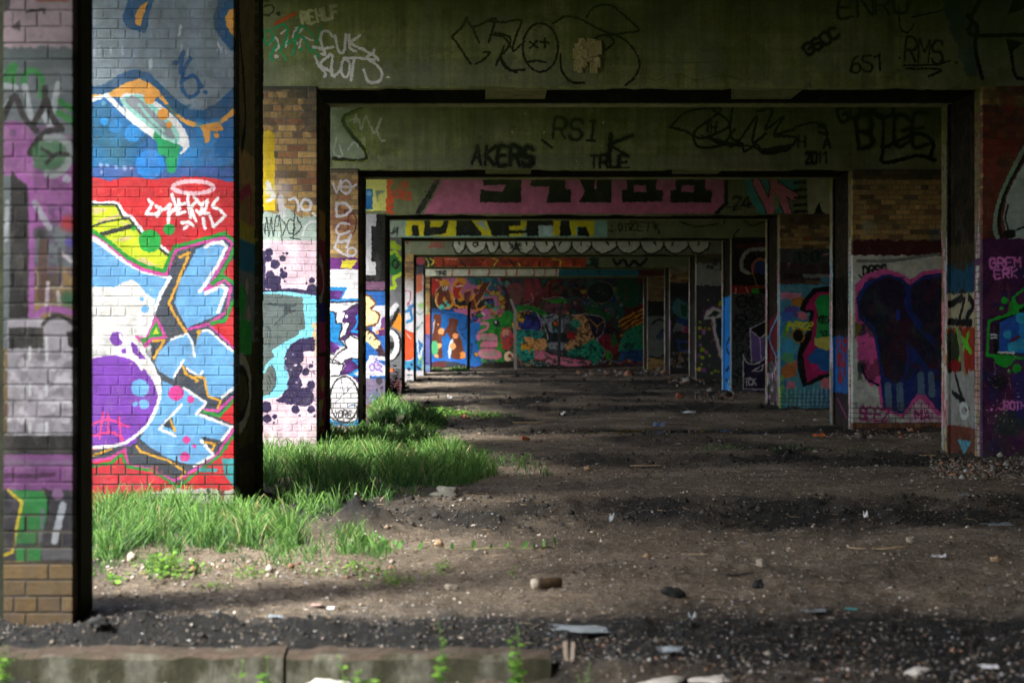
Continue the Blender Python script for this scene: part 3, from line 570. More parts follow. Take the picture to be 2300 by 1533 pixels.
    c.discs([(1765, 250, 6), (2010, 270, 6)], K2).poly([(1950, -20), (2080, -20), (2100, 120), (2110, 330), (2050, 330), (2010, 200), (1960, 60)], (24, 62, 74), .7, wob=14)
    c.rect(2100, -260, 2800, 370, (96, 104, 92), .6, wob=10).lines([[(2120, -20), (2080, 60), (2060, 70), (2100, 120), (2090, 200), (2120, 340)], [(2080, 90), (2075, 150), (2300, 150)]], K2, 17).poly([(2260, -20), (2300, -20), (2300, 40), (2230, 60)], (14, 18, 12)).poly([(2220, 165), (2300, 185), (2240, 230)], (14, 18, 12)).line([(2240, 180), (2260, 320), (2300, 340)], (14, 18, 12), 14)
    for i, (x, y) in enumerate([(100, 130), (700, 60), (900, 210), (1300, 40), (480, 250), (1150, 120)]): c.line([(x, y), (x + 30, y + 8), (x + 70, y - 4), (x + 110, y + 6)], (30, 36, 20), 1.6, al=.7)
    c.lines([[(600, 350), (660, 335), (720, 345), (800, 320), (900, 345), (1000, 325), (1090, 345)], [(1145, 250), (1150, 300), (1145, 370)], [(1100, 0), (1102, 180)], [(680, 265), (820, 272), (960, 268)]], (34, 38, 28), 2, al=.8)
    out[2] = c
    # --- third
    c = Canvas('beam3', 480, 120, 2400, 384, 1.0); c.view(*Z4)
    c.blotch([(92, 96, 78), (56, 62, 34)], 80, .56, .35, 15).rect(-500, 1060, 5000, 1180, (100, 100, 90), .35, wob=20)
    c.poly([(300, 735), (760, 735), (640, 820), (700, 910), (800, 1040), (780, 1100), (580, 1090), (300, 1090)], (112, 122, 100)).blotch([(150, 158, 134)], 14, .6, .5, 5, (560, 735, 800, 1100))
    c.line([(770, 745), (645, 818), (700, 920), (800, 1040), (780, 1105), (580, 1092)], (22, 26, 18), 26).lines([[(800, 742), (668, 805), (720, 880)], [(740, 930), (812, 1050), (795, 1110), (575, 1110)]], (112, 130, 16), 6)
    c.lines([[(735, 790), (722, 845)], [(690, 830), (745, 815), (770, 885), (800, 805), (835, 870), (862, 915), (905, 818), (880, 900), (905, 960), (930, 970)]], (150, 154, 130), 15).line([(900, 940), (1010, 930)], (130, 134, 112), 30, al=.4)
    c.lines([[(600, 950), (580, 1050), (640, 1080), (620, 1000)], [(680, 1030), (720, 980), (750, 1010)]], (150, 160, 150), 10)
    c.view(0, 0, 1)
    K2 = (3, 5, 3)
    c.text('AKERS', 1062, 326, 42, 20, K2, 8, 2, .05, .06, .42).disc(1198, 367, 5, K2).text('RSI', 1245, 265, 44, 26, K2, 5, 4, .05, .05, .4).text('K', 1372, 300, 48, 44, K2, 9, 5).line([(1218, 315), (1238, 330)], K2, 7)
    c.text('TRUE', 1325, 350, 28, 18, K2, 6, 0, .05, .05, .25)
    c.lines([[(1505, 285), (1545, 250), (1620, 245), (1560, 295), (1580, 310), (1640, 280), (1600, 245)], [(1505, 285), (1550, 300), (1570, 330), (1620, 325), (1650, 290)], [(1645, 240), (1640, 300), (1660, 315), (1700, 260), (1690, 320), (1720, 300)], [(1700, 250), (1735, 245), (1720, 290), (1760, 262), (1740, 300), (1785, 290)], [(1640, 330), (1665, 320), (1672, 340), (1700, 325), (1715, 345), (1760, 338), (1790, 310), (1740, 305)]], K2, 6)
    c.poly([(1565, 300), (1640, 318), (1700, 330), (1712, 345), (1690, 330), (1620, 328)], K2).poly([(1705, 335), (1790, 320), (1770, 342), (1715, 348)], K2)
    c.text('TH', 1585, 272, 24, 10, K2, 4.2, 4).text('rds', 1795, 270, 30, 16, K2, 4.2).text('Hd A', 1795, 305, 24, 14, K2, 4.2, 2).text('2011', 1810, 342, 24, 10, K2, 4.2, 0, 0, .05, .35).line([(1785, 285), (1830, 275), (1855, 290)], K2, 4.2)
    c.text('GUN', 1880, 245, 30, 20, K2, 5, -15).text('BIGE', 1925, 262, 70, 32, K2, 7, -3, 0, .1, .3).ring(1985, 248, 22, 16, K2, 9).lines([[(1985, 330), (1985, 365), (2060, 350), (2100, 360)], [(1990, 330), (2060, 300), (2095, 320), (2090, 352)]], K2, 9)
    c.discs([(1180, 255, 2), (1222, 298, 2.5), (1330, 248, 2), (1355, 275, 2.5), (1150, 297, 2)], (196, 200, 120)).blotch([(196, 196, 140)], 3, .72, .9, 9, (1285, 360, 1320, 380))
    out[3] = c
    # --- fourth: pink band with cropped block letters
    c = Canvas('beam4', 600, 300, 2060, 486, 1.5); c.view(*ZC)
    c.rect(-700, -200, 5000, 330, (90, 96, 72), .55)
    c.rect(-200, 60, 145, 275, (200, 208, 96)).rect(-200, 130, 50, 265, (20, 90, 140)).disc(25, 160, 16, (170, 200, 220), .6, soft=8).poly([(68, 138), (130, 140), (80, 225)], (110, 124, 100)).disc(108, 195, 26, (200, 208, 96), ry=36)
    c.poly([(140, 60), (180, 65), (190, 90), (165, 120), (200, 225), (170, 230), (205, 250), (170, 262), (200, 300), (140, 290)], (196, 70, 36), wob=6)
    c.text('LIVE', 215, 85, 38, 14, (176, 60, 36), 7, -4, 0, .05, .45).text('WIRES', 190, 135, 48, 18, (176, 60, 36), 8, 10, 0, .08, .4)
    c.disc(398, 147, 7, BLK).view(*Z7)
    c.line([(392, 30), (340, 125), (290, 205)], BLK, 26, sm=False)
    PKB = (170, 96, 124)
    c.poly([(440, -60), (1730, -60), (1730, 160), (1685, 208), (318, 208), (405, 48)], PKB)
    c.blotch([(150, 82, 108)], 30, .58, .5, 6, (330, 48, 1730, 208))
    for q in ([(595, 48), (775, 48), (775, 155), (582, 155), (584, 96), (688, 106), (702, 70), (596, 76)], [(822, 48), (982, 48), (982, 92), (1008, 98), (1008, 155), (895, 155), (905, 110), (905, 96), (862, 80), (818, 80)], [(1048, 48), (1200, 48), (1200, 155), (1048, 155), (1076, 100)],
              [(1272, 48), (1410, 48), (1408, 95), (1442, 100), (1440, 150), (1250, 155), (1248, 96), (1272, 96)], [(1500, 48), (1640, 48), (1636, 95), (1672, 100), (1668, 155), (1476, 155), (1475, 100), (1500, 98)]): c.poly(q, (12, 12, 14))
    for x in (1302, 1528): c.rect(x, 75, x + 60, 106, PKB)
    c.rect(1120, 48, 1130, 96, PKB).rect(865, 80, 905, 98, PKB)
    c.line([(1738, 30), (1738, 160), (1690, 208)], BLK, 18, sm=False)
    c.text('24', 1765, 130, 60, 34, BLK, 7, -6, .1).line([(1740, 180), (1800, 172), (1870, 180)], BLK, 6)
    c.poly([(1810, 30), (2110, 30), (2060, 110), (2000, 205), (1890, 205), (1835, 110)], (58, 130, 118), wob=6)
    FL = (176, 104, 116)
    c.lines([[(1880, 60), (1905, 110), (1945, 190)], [(1960, 40), (1962, 100), (1945, 200)], [(1990, 85), (2025, 110), (2060, 130)], [(1975, 90), (2005, 140), (2030, 215)]], BLK, 44).lines([[(1880, 60), (1905, 110), (1945, 190)], [(1960, 40), (1962, 100), (1945, 200)], [(1990, 85), (2025, 110), (2060, 130)], [(1975, 90), (2005, 140), (2030, 215)]], FL, 36)
    c.disc(1972, 150, 16, (120, 130, 100), ry=40)
    for y in (60, 95, 130, 165, 195): c.line([(2060, y + 4), (2115, y)], BLK, 14, sm=False)
    c.poly([(2115, 30), (2400, 30), (2400, 230), (2125, 230), (2118, 140)], (150, 156, 120)).poly([(2175, 150), (2190, 200), (2215, 215), (2150, 212)], (12, 16, 14)).rect(2000, 212, 2400, 240, (50, 52, 44), wob=8)
    out[4] = c
    # --- fifth: yellow letters on mint
    c = Canvas('beam5', 700, 440, 1930, 536, 1.6); c.view(*Z7)
    c.rect(-200, 100, 1180, 325, (112, 156, 142)).rect(1180, 100, 2400, 325, (92, 100, 74), .6).rect(130, 240, 225, 325, (120, 128, 112), .8).text('JA', 160, 262, 34, 20, BLK, 5, 20)
    c.poly([(235, 240), (430, 238), (640, 238), (850, 240), (850, 262), (790, 270), (790, 312), (560, 312), (232, 312), (232, 280)], (196, 178, 22))
    for q in ([(262, 262), (292, 260), (295, 312), (262, 312)], [(320, 238), (435, 238), (420, 300), (340, 312), (318, 312)], [(470, 238), (540, 238), (590, 300), (590, 312), (468, 312)], [(610, 238), (770, 238), (770, 262), (720, 265), (720, 312), (640, 312)]): c.poly(q, (14, 16, 14))
    c.poly([(345, 238), (412, 238), (400, 268), (350, 272)], (196, 178, 22)).poly([(560, 250), (600, 238), (620, 290)], (140, 160, 150))
    for q in ([(800, 238), (925, 238), (925, 312), (800, 312)], [(960, 238), (1010, 238), (1010, 312), (955, 312)], [(1045, 238), (1095, 238), (1095, 312), (1040, 312)]): c.poly(q, (14, 16, 14))
    c.poly([(925, 238), (958, 238), (955, 312), (925, 312)], (196, 178, 22)).poly([(1000, 238), (1040, 238), (1120, 240), (1118, 312), (1096, 312), (1080, 270), (1030, 268), (1035, 312), (1012, 312)], (196, 178, 22)).rect(855, 262, 925, 312, (150, 178, 170)).rect(690, 285, 800, 300, (14, 16, 14))
    c.text('J.DIP', 1185, 255, 34, 18, K3, 4, 0).text('ZETY', 1290, 245, 38, 26, K3, 4, 4).lines([[(1520, 245), (1600, 268), (1700, 255)], [(1820, 240), (1860, 262), (1920, 245)], [(1400, 250), (1425, 300)]], K3, 6).line([(1730, 240), (1730, 256)], K3, 8).line([(1800, 280), (1780, 300), (1775, 325)], K3, 7)
    out[5] = c
    # --- sixth: silver throw-up with black outlines
    c = Canvas('beam6', 780, 500, 1800, 574, 2.0); c.view(*Z7)
    c.rect(-200, 200, 2400, 405, (104, 110, 96), .7).text('JAKE', 340, 340, 26, 14, (150, 60, 56), 4, 0).disc(238, 345, 6, (110, 20, 30))
    x = 452; rn = random.Random(5)
    for w in (62, 96, 60, 80, 88, 90, 84, 92, 120, 110, 110, 115, 100): c.poly([(x + 4, 320), (x + w - 4, 320), (x + w - 8, 365), (x + w * .6, 390), (x + w * .3, 390), (x + 6, 360)], (176, 180, 164), sm=True).lines([[(x, 320), (x + 4, 362), (x + w * .3, 392), (x + w * .62, 392), (x + w - 2, 365), (x + w, 320)], [(x + w * .5, 320), (x + w * (.3 + .4 * rn.random()), 355)]], BLK, 7); x += w
    c.ring(556, 352, 10, 10, BLK, 5).text('ACE', 725, 350, 24, 14, BLK, 4)
    out[6] = c
    # --- seventh: rusty letters
    c = Canvas('beam7', 820, 540, 1700, 602, 2.0); c.view(*Z8)
    c.rect(-400, -160, 1600, 80, (128, 46, 26)).rect(-400, -160, 130, 80, (60, 66, 74)).rect(1600, -160, 3200, 80, (92, 98, 80), .7).rect(130, -100, 280, 80, (30, 28, 40))
    c.blotch([(178, 74, 30), (80, 22, 16)], 12, .54, .7, 6, (280, -100, 1600, 80)).disc(170, 20, 36, (120, 40, 50))
    c.lines([[(215, 0), (240, 40), (230, 70)], [(255, 0), (280, 30), (262, 60)], [(785, 0), (830, 10), (800, 60)], [(1010, 40), (1030, 70)], [(1310, 0), (1370, 15), (1370, 70)]], (206, 214, 50), 8).lines([[(360, 0), (372, 60)], [(500, 0), (560, 70)], [(680, 60), (720, 0)], [(930, 0), (990, 80)], [(1200, 30), (1190, 70)]], (40, 16, 12), 12).line([(380, 8), (480, 4)], (196, 170, 160), 5)
    c.poly([(1640, -60), (1720, -60), (1700, 80), (1590, 80)], (20, 40, 30)).disc(1620, 30, 20, (110, 160, 130), .6, soft=8).lines([[(1830, 0), (1860, 50), (1920, 10), (1960, 70), (2010, 20), (2060, 60), (2120, 0)]], BLK, 24)
    out[7] = c
    # --- eighth
    c = Canvas('beam8', 840, 580, 1640, 622, 2.0); c.view(*Z8)
    c.rect(-400, -60, 1360, 165, (168, 170, 152)).rect(1360, -60, 2050, 165, (26, 84, 96)).rect(2050, -60, 3200, 165, (60, 26, 28))
    c.text('TSNG', 300, 108, 34, 18, BLK, 5)
    for x in (415, 560, 730, 880, 970, 1120, 1210, 1310): c.ring(x, 110, 30, 60, (150, 32, 34), 9, -80, 80)
    c.lines([[(1520, 90), (1540, 150)], [(1700, 90), (1720, 150)]], (16, 50, 64), 10)
    out[8] = c
    return out
K3 = (26, 30, 22)

def art_mural():
    c = Canvas('mural', 900, 600, 1500, 840, 3.0); c.view(*Z8)
    R = (150, 26, 26); OR = (186, 126, 28); BR = (84, 34, 22); TQ = (36, 168, 150); MV = (160, 92, 132); DG = (14, 34, 24); BU = (14, 92, 164)
    c.rect(-100, 60, 2500, 1200, (70, 36, 40)).blotch([(96, 24, 34), (28, 70, 48), (34, 44, 76), (20, 90, 84)], 30, .52, .7, 4)
    c.rect(265, 160, 930, 520, (60, 20, 20)).poly([(340, 160), (860, 160), (900, 500), (760, 560), (600, 520), (480, 470), (440, 300)], MV)
    c.poly([(560, 160), (830, 165), (900, 300), (880, 380), (800, 300), (700, 240), (600, 220)], (26, 90, 110)).discs([(850, 270, 22), (760, 170, 26), (870, 210, 14)], (30, 120, 130)).poly([(265, 170), (340, 175), (320, 260), (265, 330)], R)
    for y in range(200, 360, 16): c.line([(560, y), (640, y)], (130, 70, 110), 2).line([(740, y + 30), (840, y + 30)], (130, 70, 110), 2)
    c.rect(265, 345, 800, 430, (10, 12, 12), wob=10)
    c.poly([(330, 200), (380, 175), (420, 215), (410, 250), (440, 300), (460, 360), (440, 420), (370, 440), (300, 390), (305, 320), (340, 260)], OR, sm=True).poly([(345, 240), (400, 240), (425, 310), (440, 370), (410, 410), (340, 415), (312, 370), (325, 300)], BR, sm=True)
    c.lines([[(362, 240), (366, 272)], [(382, 240), (382, 276)], [(398, 238), (396, 268)]], WHITE, 7).poly([(372, 320), (395, 360), (380, 382), (362, 360)], OR).discs([(355, 420, 24), (410, 400, 16), (385, 375, 12)], TQ)
    c.poly([(440, 260), (480, 170), (540, 165), (560, 200), (520, 280), (540, 330), (560, 350), (500, 365), (470, 300)], OR, sm=True).poly([(460, 230), (500, 200), (535, 215), (500, 300), (520, 340), (460, 340), (440, 300)], R).line([(470, 235), (500, 240), (530, 232)], WHITE, 8)
    c.poly([(590, 350), (690, 210), (780, 200), (740, 280), (700, 330), (660, 420), (610, 440), (560, 380), (540, 290), (610, 280)], BR).line([(700, 205), (640, 300), (600, 360)], OR, 20).line([(560, 280), (612, 275), (640, 380), (660, 430)], OR, 10).line([(775, 205), (720, 300), (650, 400)], (230, 200, 130), 5)
    c.lines([[(465, 400), (520, 420), (560, 410), (600, 450), (650, 440), (700, 430), (740, 400), (820, 470)]], OR, 16, sm=False).poly([(740, 390), (800, 370), (840, 440), (800, 470)], OR).discs([(780, 400, 22), (815, 425, 24), (805, 385, 14)], TQ).poly([(835, 350), (880, 325), (905, 355), (890, 400), (850, 390)], OR).poly([(852, 358), (880, 342), (890, 370), (866, 385)], BLK)
    c.lines([[(300, 180), (350, 210), (300, 300), (310, 400), (350, 440)], [(420, 205), (450, 300), (465, 390)]], (236, 214, 170), 4)
    # blue and brown K
    c.poly([(265, 440), (480, 450), (600, 490), (700, 560), (760, 800), (690, 910), (600, 920), (530, 880), (265, 880)], BU).poly([(265, 430), (440, 430), (480, 455), (265, 470)], (16, 60, 110))
    c.poly([(280, 480), (350, 480), (345, 610), (370, 640), (410, 560), (420, 510), (500, 520), (480, 620), (520, 690), (540, 800), (520, 870), (440, 860), (410, 800), (440, 700), (400, 640), (352, 680), (360, 850), (300, 860), (270, 700)], (88, 42, 24)).lines([[(500, 490), (570, 500), (560, 600), (500, 610)], [(520, 640), (560, 690)], [(350, 470), (420, 480), (480, 490)]], (10, 40, 80), 8).poly([(430, 700), (450, 690), (440, 780), (415, 865), (405, 800)], (180, 200, 220))
    c.line([(420, 860), (412, 760), (446, 690)], WHITE, 5).line([(290, 520), (276, 640)], WHITE, 4)
    c.discs([(348, 625, 28), (472, 662, 24), (448, 755, 27), (330, 750, 20), (310, 840, 18), (325, 565, 8)], (232, 150, 96)).text('TOY', 512, 810, 40, 12, (220, 130, 50), 8, 4).disc(290, 770, 30, (70, 160, 110), ry=60)
    c.line([(270, 880), (400, 870), (530, 890), (600, 925), (690, 900), (760, 820)], (16, 90, 180), 20).line([(600, 490), (620, 640), (600, 860)], (12, 50, 100), 14).poly([(590, 560), (680, 540), (700, 640), (640, 740), (600, 720)], (24, 100, 176))
    c.poly([(450, 430), (560, 440), (720, 460), (800, 470), (760, 540), (640, 550), (560, 480), (470, 460)], MV).text('REERS', 620, 470, 24, 16, (226, 190, 214), 5)
    rn = random.Random(12)      # crowded small characters and fills between the big ones
    for i in range(250):
        x, y = rn.uniform(620, 2090), rn.uniform(190, 915); w = rn.uniform(14, 44); col = rn.choice([(24, 120, 104), (30, 110, 50), (150, 60, 40), (170, 110, 60), (40, 60, 130), (150, 80, 110), (110, 30, 40), (90, 120, 110), (170, 140, 50)])
        if y < 400 and x > 1000: col = tuple(int(v * .85) for v in col)
        q = [(x + math.cos(t) * w * rn.uniform(.5, 1.2), y + math.sin(t) * w * rn.uniform(.5, 1.1)) for t in (0, 1, 2, 3, 4, 5, 6)]
        c.poly(q, (12, 10, 14), sm=True).poly([(x + (a_ - x) * .78, y + (b_ - y) * .78) for a_, b_ in q], col, sm=True)
        if i % 3 == 0: c.line(q[:4], (170, 150, 160), 3)
    # green alien
    c.poly([(760, 520), (860, 500), (890, 450), (960, 460), (990, 520), (960, 620), (880, 680), (900, 800), (890, 900), (850, 930), (820, 880), (740, 860), (680, 800), (660, 680), (700, 560)], (24, 130, 44), sm=True).blotch([(80, 150, 40), (14, 84, 36)], 12, .56, .6, 14, (690, 460, 980, 900))
    c.disc(825, 556, 30, (30, 34, 36)).disc(818, 548, 9, (190, 200, 200)).poly([(660, 655), (820, 655), (820, 770), (690, 770), (700, 710), (660, 700)], (200, 120, 150), sm=True).poly([(690, 780), (850, 790), (856, 860), (690, 850)], (200, 120, 150), sm=True).lines([[(690, 560), (750, 560), (740, 600), (670, 640)]], (200, 120, 150), 18)
    for i in range(7): c.line([(690 + i * 20, 665), (690 + i * 20, 700)], (90, 150, 110), 11, al=.8).line([(700 + i * 20, 800), (702 + i * 20, 835)], (90, 150, 110), 11, al=.8)
    c.lines([[(655, 705), (825, 712)], [(700, 770), (820, 768)]], (14, 50, 30), 7).poly([(870, 600), (940, 590), (980, 680), (960, 780), (880, 780), (860, 700)], (190, 60, 60), .9, wob=14).disc(905, 640, 34, (196, 140, 120), soft=10).blotch([(60, 60, 120)], 7, .62, .8, 3, (870, 600, 980, 780))
    c.disc(935, 845, 50, (22, 22, 22), ry=58).disc(935, 845, 43, (220, 190, 160), ry=50).disc(940, 840, 20, (120, 30, 20)).disc(944, 838, 9, BLK).discs([(730, 880, 10), (772, 910, 13), (735, 910, 7)], (28, 130, 70))
    c.poly([(700, 900), (1000, 880), (1000, 960), (700, 960)], (14, 18, 16), wob=8)
    c.poly([(990, 420), (1080, 400), (1180, 420), (1260, 470), (1240, 510), (1150, 460), (1040, 450), (1000, 480)], (30, 124, 36), sm=True)
    # pink faces, dark upper half
    c.poly([(930, 230), (1030, 210), (1050, 300), (1020, 390), (980, 390), (930, 300)], (120, 60, 66), sm=True).lines([[(940, 260 + i * 24), (1020, 262 + i * 24)] for i in range(5)], (40, 90, 60), 8, al=.8)
    for q in ([(1060, 170), (1110, 170), (1160, 260), (1170, 330), (1060, 380)], [(1130, 170), (1180, 165), (1230, 290), (1190, 320)], [(1230, 260), (1280, 240), (1260, 340)]): c.poly(q, (130, 44, 56))
    c.ring(1330, 250, 50, 60, (110, 34, 40), 34).blotch([(90, 26, 34), (20, 14, 20)], 9, .55, .7, 4, (1280, 170, 1600, 340)).lines([[(1120, 300), (1140, 370), (1060, 400)], [(1210, 330), (1250, 350), (1320, 330), (1400, 335)]], (180, 160, 170), 5)
    c.disc(1720, 290, 110, (22, 40, 36), ry=90).ring(1720, 290, 118, 95, (120, 130, 126), 4).discs([(1700, 285, 10), (1745, 300, 10)], (70, 80, 80)).poly([(1860, 200), (1980, 170), (2060, 230), (2040, 330), (1990, 420), (1900, 380)], (22, 78, 52), sm=True).line([(1930, 240), (1950, 300), (1930, 360)], (120, 60, 30), 10, al=.8)
    c.poly([(1240, 360), (1400, 340), (1440, 380), (1320, 400)], (40, 130, 40)).poly([(1240, 400), (1380, 385), (1440, 420), (1400, 480), (1260, 450)], (110, 66, 80), sm=True).disc(1510, 390, 45, (70, 40, 50)).disc(1500, 385, 16, (120, 120, 110)).poly([(1600, 420), (1700, 420), (1820, 500), (1700, 540), (1600, 470)], (22, 90, 40), sm=True).disc(1810, 460, 36, (110, 120, 110), .5, soft=20)
    # brains and creatures
    c.disc(1090, 570, 130, (232, 150, 40), ry=100).disc(1120, 560, 100, (28, 34, 110), ry=86).blotch([(14, 14, 50), (40, 60, 150)], 8, .55, .8, 5, (1010, 480, 1200, 650)).poly([(1000, 480), (1080, 460), (1060, 560), (1010, 530)], (196, 160, 30)).text('ZUP', 1030, 470, 34, 16, (30, 20, 20), 6, 6)
    c.poly([(980, 620), (1100, 610), (1220, 640), (1190, 700), (1060, 700), (990, 680)], (30, 140, 130), sm=True).poly([(1000, 690), (1130, 720), (1150, 850), (1100, 910), (1030, 880), (990, 780)], (24, 150, 132), sm=True).blotch([(10, 60, 60)], 6, .56, .9, 8, (980, 610, 1200, 900))
    c.poly([(1060, 680), (1180, 690), (1260, 700), (1250, 780), (1200, 830), (1140, 790)], (206, 154, 96), sm=True).poly([(1040, 720), (1110, 740), (1160, 720), (1110, 770), (1120, 820), (1090, 780), (1040, 790)], (206, 150, 34))
    c.disc(1340, 570, 120, (60, 66, 76), ry=90).disc(1340, 575, 70, (150, 160, 172), ry=84).poly([(1210, 510), (1280, 520), (1270, 560), (1220, 560)], (120, 130, 140)).poly([(1400, 510), (1480, 510), (1470, 560), (1400, 560)], (120, 130, 140)).disc(1335, 580, 34, (26, 60, 40), ry=60).disc(1335, 555, 20, (210, 100, 30)).disc(1335, 620, 16, (60, 140, 170)).poly([(1260, 640), (1440, 640), (1420, 740), (1280, 740)], (24, 34, 40)).poly([(1250, 720), (1430, 720), (1400, 790), (1290, 780)], (140, 150, 160)).poly([(1280, 780), (1380, 780), (1370, 830), (1290, 820)], (70, 76, 90))
    c.lines([[(1230, 500), (1330, 480), (1360, 560), (1360, 680)], [(1210, 520), (1250, 620), (1270, 700)]], (220, 225, 230), 5)
    c.poly([(1480, 500), (1560, 480), (1620, 540), (1650, 620), (1660, 700), (1560, 760), (1440, 800), (1420, 740), (1520, 660), (1500, 580)], (206, 158, 104), sm=True).blotch([(70, 40, 26)], 5, .62, .9, 3, (1440, 500, 1660, 790)).disc(1505, 560, 40, (40, 150, 120), soft=14)
    c.poly([(1620, 500), (1740, 510), (1750, 620), (1700, 690), (1650, 640)], (20, 24, 60), sm=True).lines([[(1630, 520), (1690, 580), (1740, 540)], [(1690, 580), (1690, 640)]], (196, 150, 30), 9)
    c.poly([(1440, 800), (1560, 750), (1640, 700), (1740, 720), (1750, 800), (1690, 900), (1560, 840), (1460, 840)], (30, 150, 116), sm=True).blotch([(10, 66, 56)], 6, .56, .9, 6, (1450, 720, 1750, 880)).line([(1660, 850), (1660, 910)], (30, 150, 116), 24)
    c.poly([(1430, 620), (1530, 640), (1500, 700), (1430, 690)], (160, 40, 40), wob=10)
    c.poly([(1150, 800), (1220, 790), (1300, 830), (1420, 850), (1530, 870), (1640, 880), (1620, 920), (1440, 930), (1300, 910), (1230, 870), (1160, 860)], (206, 120, 148)).lines([[(1250, 830), (1330, 890)], [(1540, 890), (1600, 900)], [(1400, 870), (1470, 900)]], (30, 90, 60), 14, al=.8).lines([[(1145, 795), (1230, 790), (1420, 850), (1640, 880)], [(1160, 862), (1240, 880), (1300, 915), (1440, 935)]], (40, 14, 26), 4)
    c.line([(1000, 850), (1060, 910), (1130, 880), (1200, 870), (1290, 930)], (214, 90, 60), 6)
    c.lines([[(970, 600), (990, 480), (1080, 450), (1170, 470), (1210, 560), (1200, 620)], [(1470, 490), (1620, 480), (1750, 520), (1740, 640), (1690, 700), (1760, 740), (1750, 840), (1680, 910), (1640, 900)]], (220, 190, 200), 5)
    for i in range(16): c.disc(1130 + (i * 37) % 170, 890 + (i * 23) % 45, 5 + i % 3 * 2, (150, 190, 190), .8)
    # striped horn, boot, foot of the wall
    c.poly([(2110, 380), (1960, 440), (1880, 560), (1900, 640), (1870, 700), (1960, 640), (2110, 560)], (96, 26, 24))
    for i in range(4): c.line([(1880 + i * 4, 540 + i * 42), (1960, 500 + i * 40), (2030, 460 + i * 36), (2110, 430 + i * 36)], (208, 150, 26), 15)
    c.poly([(1700, 700), (1760, 650), (1860, 700), (1880, 800), (1800, 820), (1740, 760)], (130, 36, 52), sm=True).poly([(1800, 640), (1850, 640), (1870, 730), (1820, 760)], (36, 90, 40)).rect(1740, 590, 1940, 650, (60, 60, 60), .6, wob=12).text('WORD', 1760, 600, 36, 26, (20, 20, 24), 7)
    c.poly([(2000, 590), (2110, 580), (2110, 790), (1890, 810), (1900, 700), (1950, 620)], (24, 130, 92), sm=True).poly([(1890, 800), (2110, 780), (2110, 880), (1890, 900)], (24, 80, 140), wob=8).lines([[(1960, 810), (1970, 890)], [(2040, 800), (2050, 880)], [(1888, 812), (2110, 792)]], (12, 26, 50), 7).text('RIP', 1935, 735, 40, 18, (16, 30, 50), 6, 2)
    c.line([(1890, 900), (1960, 880), (2010, 905), (2110, 890)], (150, 40, 60), 18).disc(1970, 885, 13, (220, 130, 50)).poly([(1780, 780), (1830, 840), (1800, 880), (1760, 860)], (50, 140, 50)).line([(1700, 900), (1800, 880), (1880, 900)], (110, 120, 140), 24, al=.6)
    for sx in range(3):
        c.blotch([(12, 12, 16)], 5, .66, .5, 40 + sx, (940, 420, 2110, 940))
    c.rect(-100, 930, 2500, 1200, (26, 26, 20), wob=8)
    return c

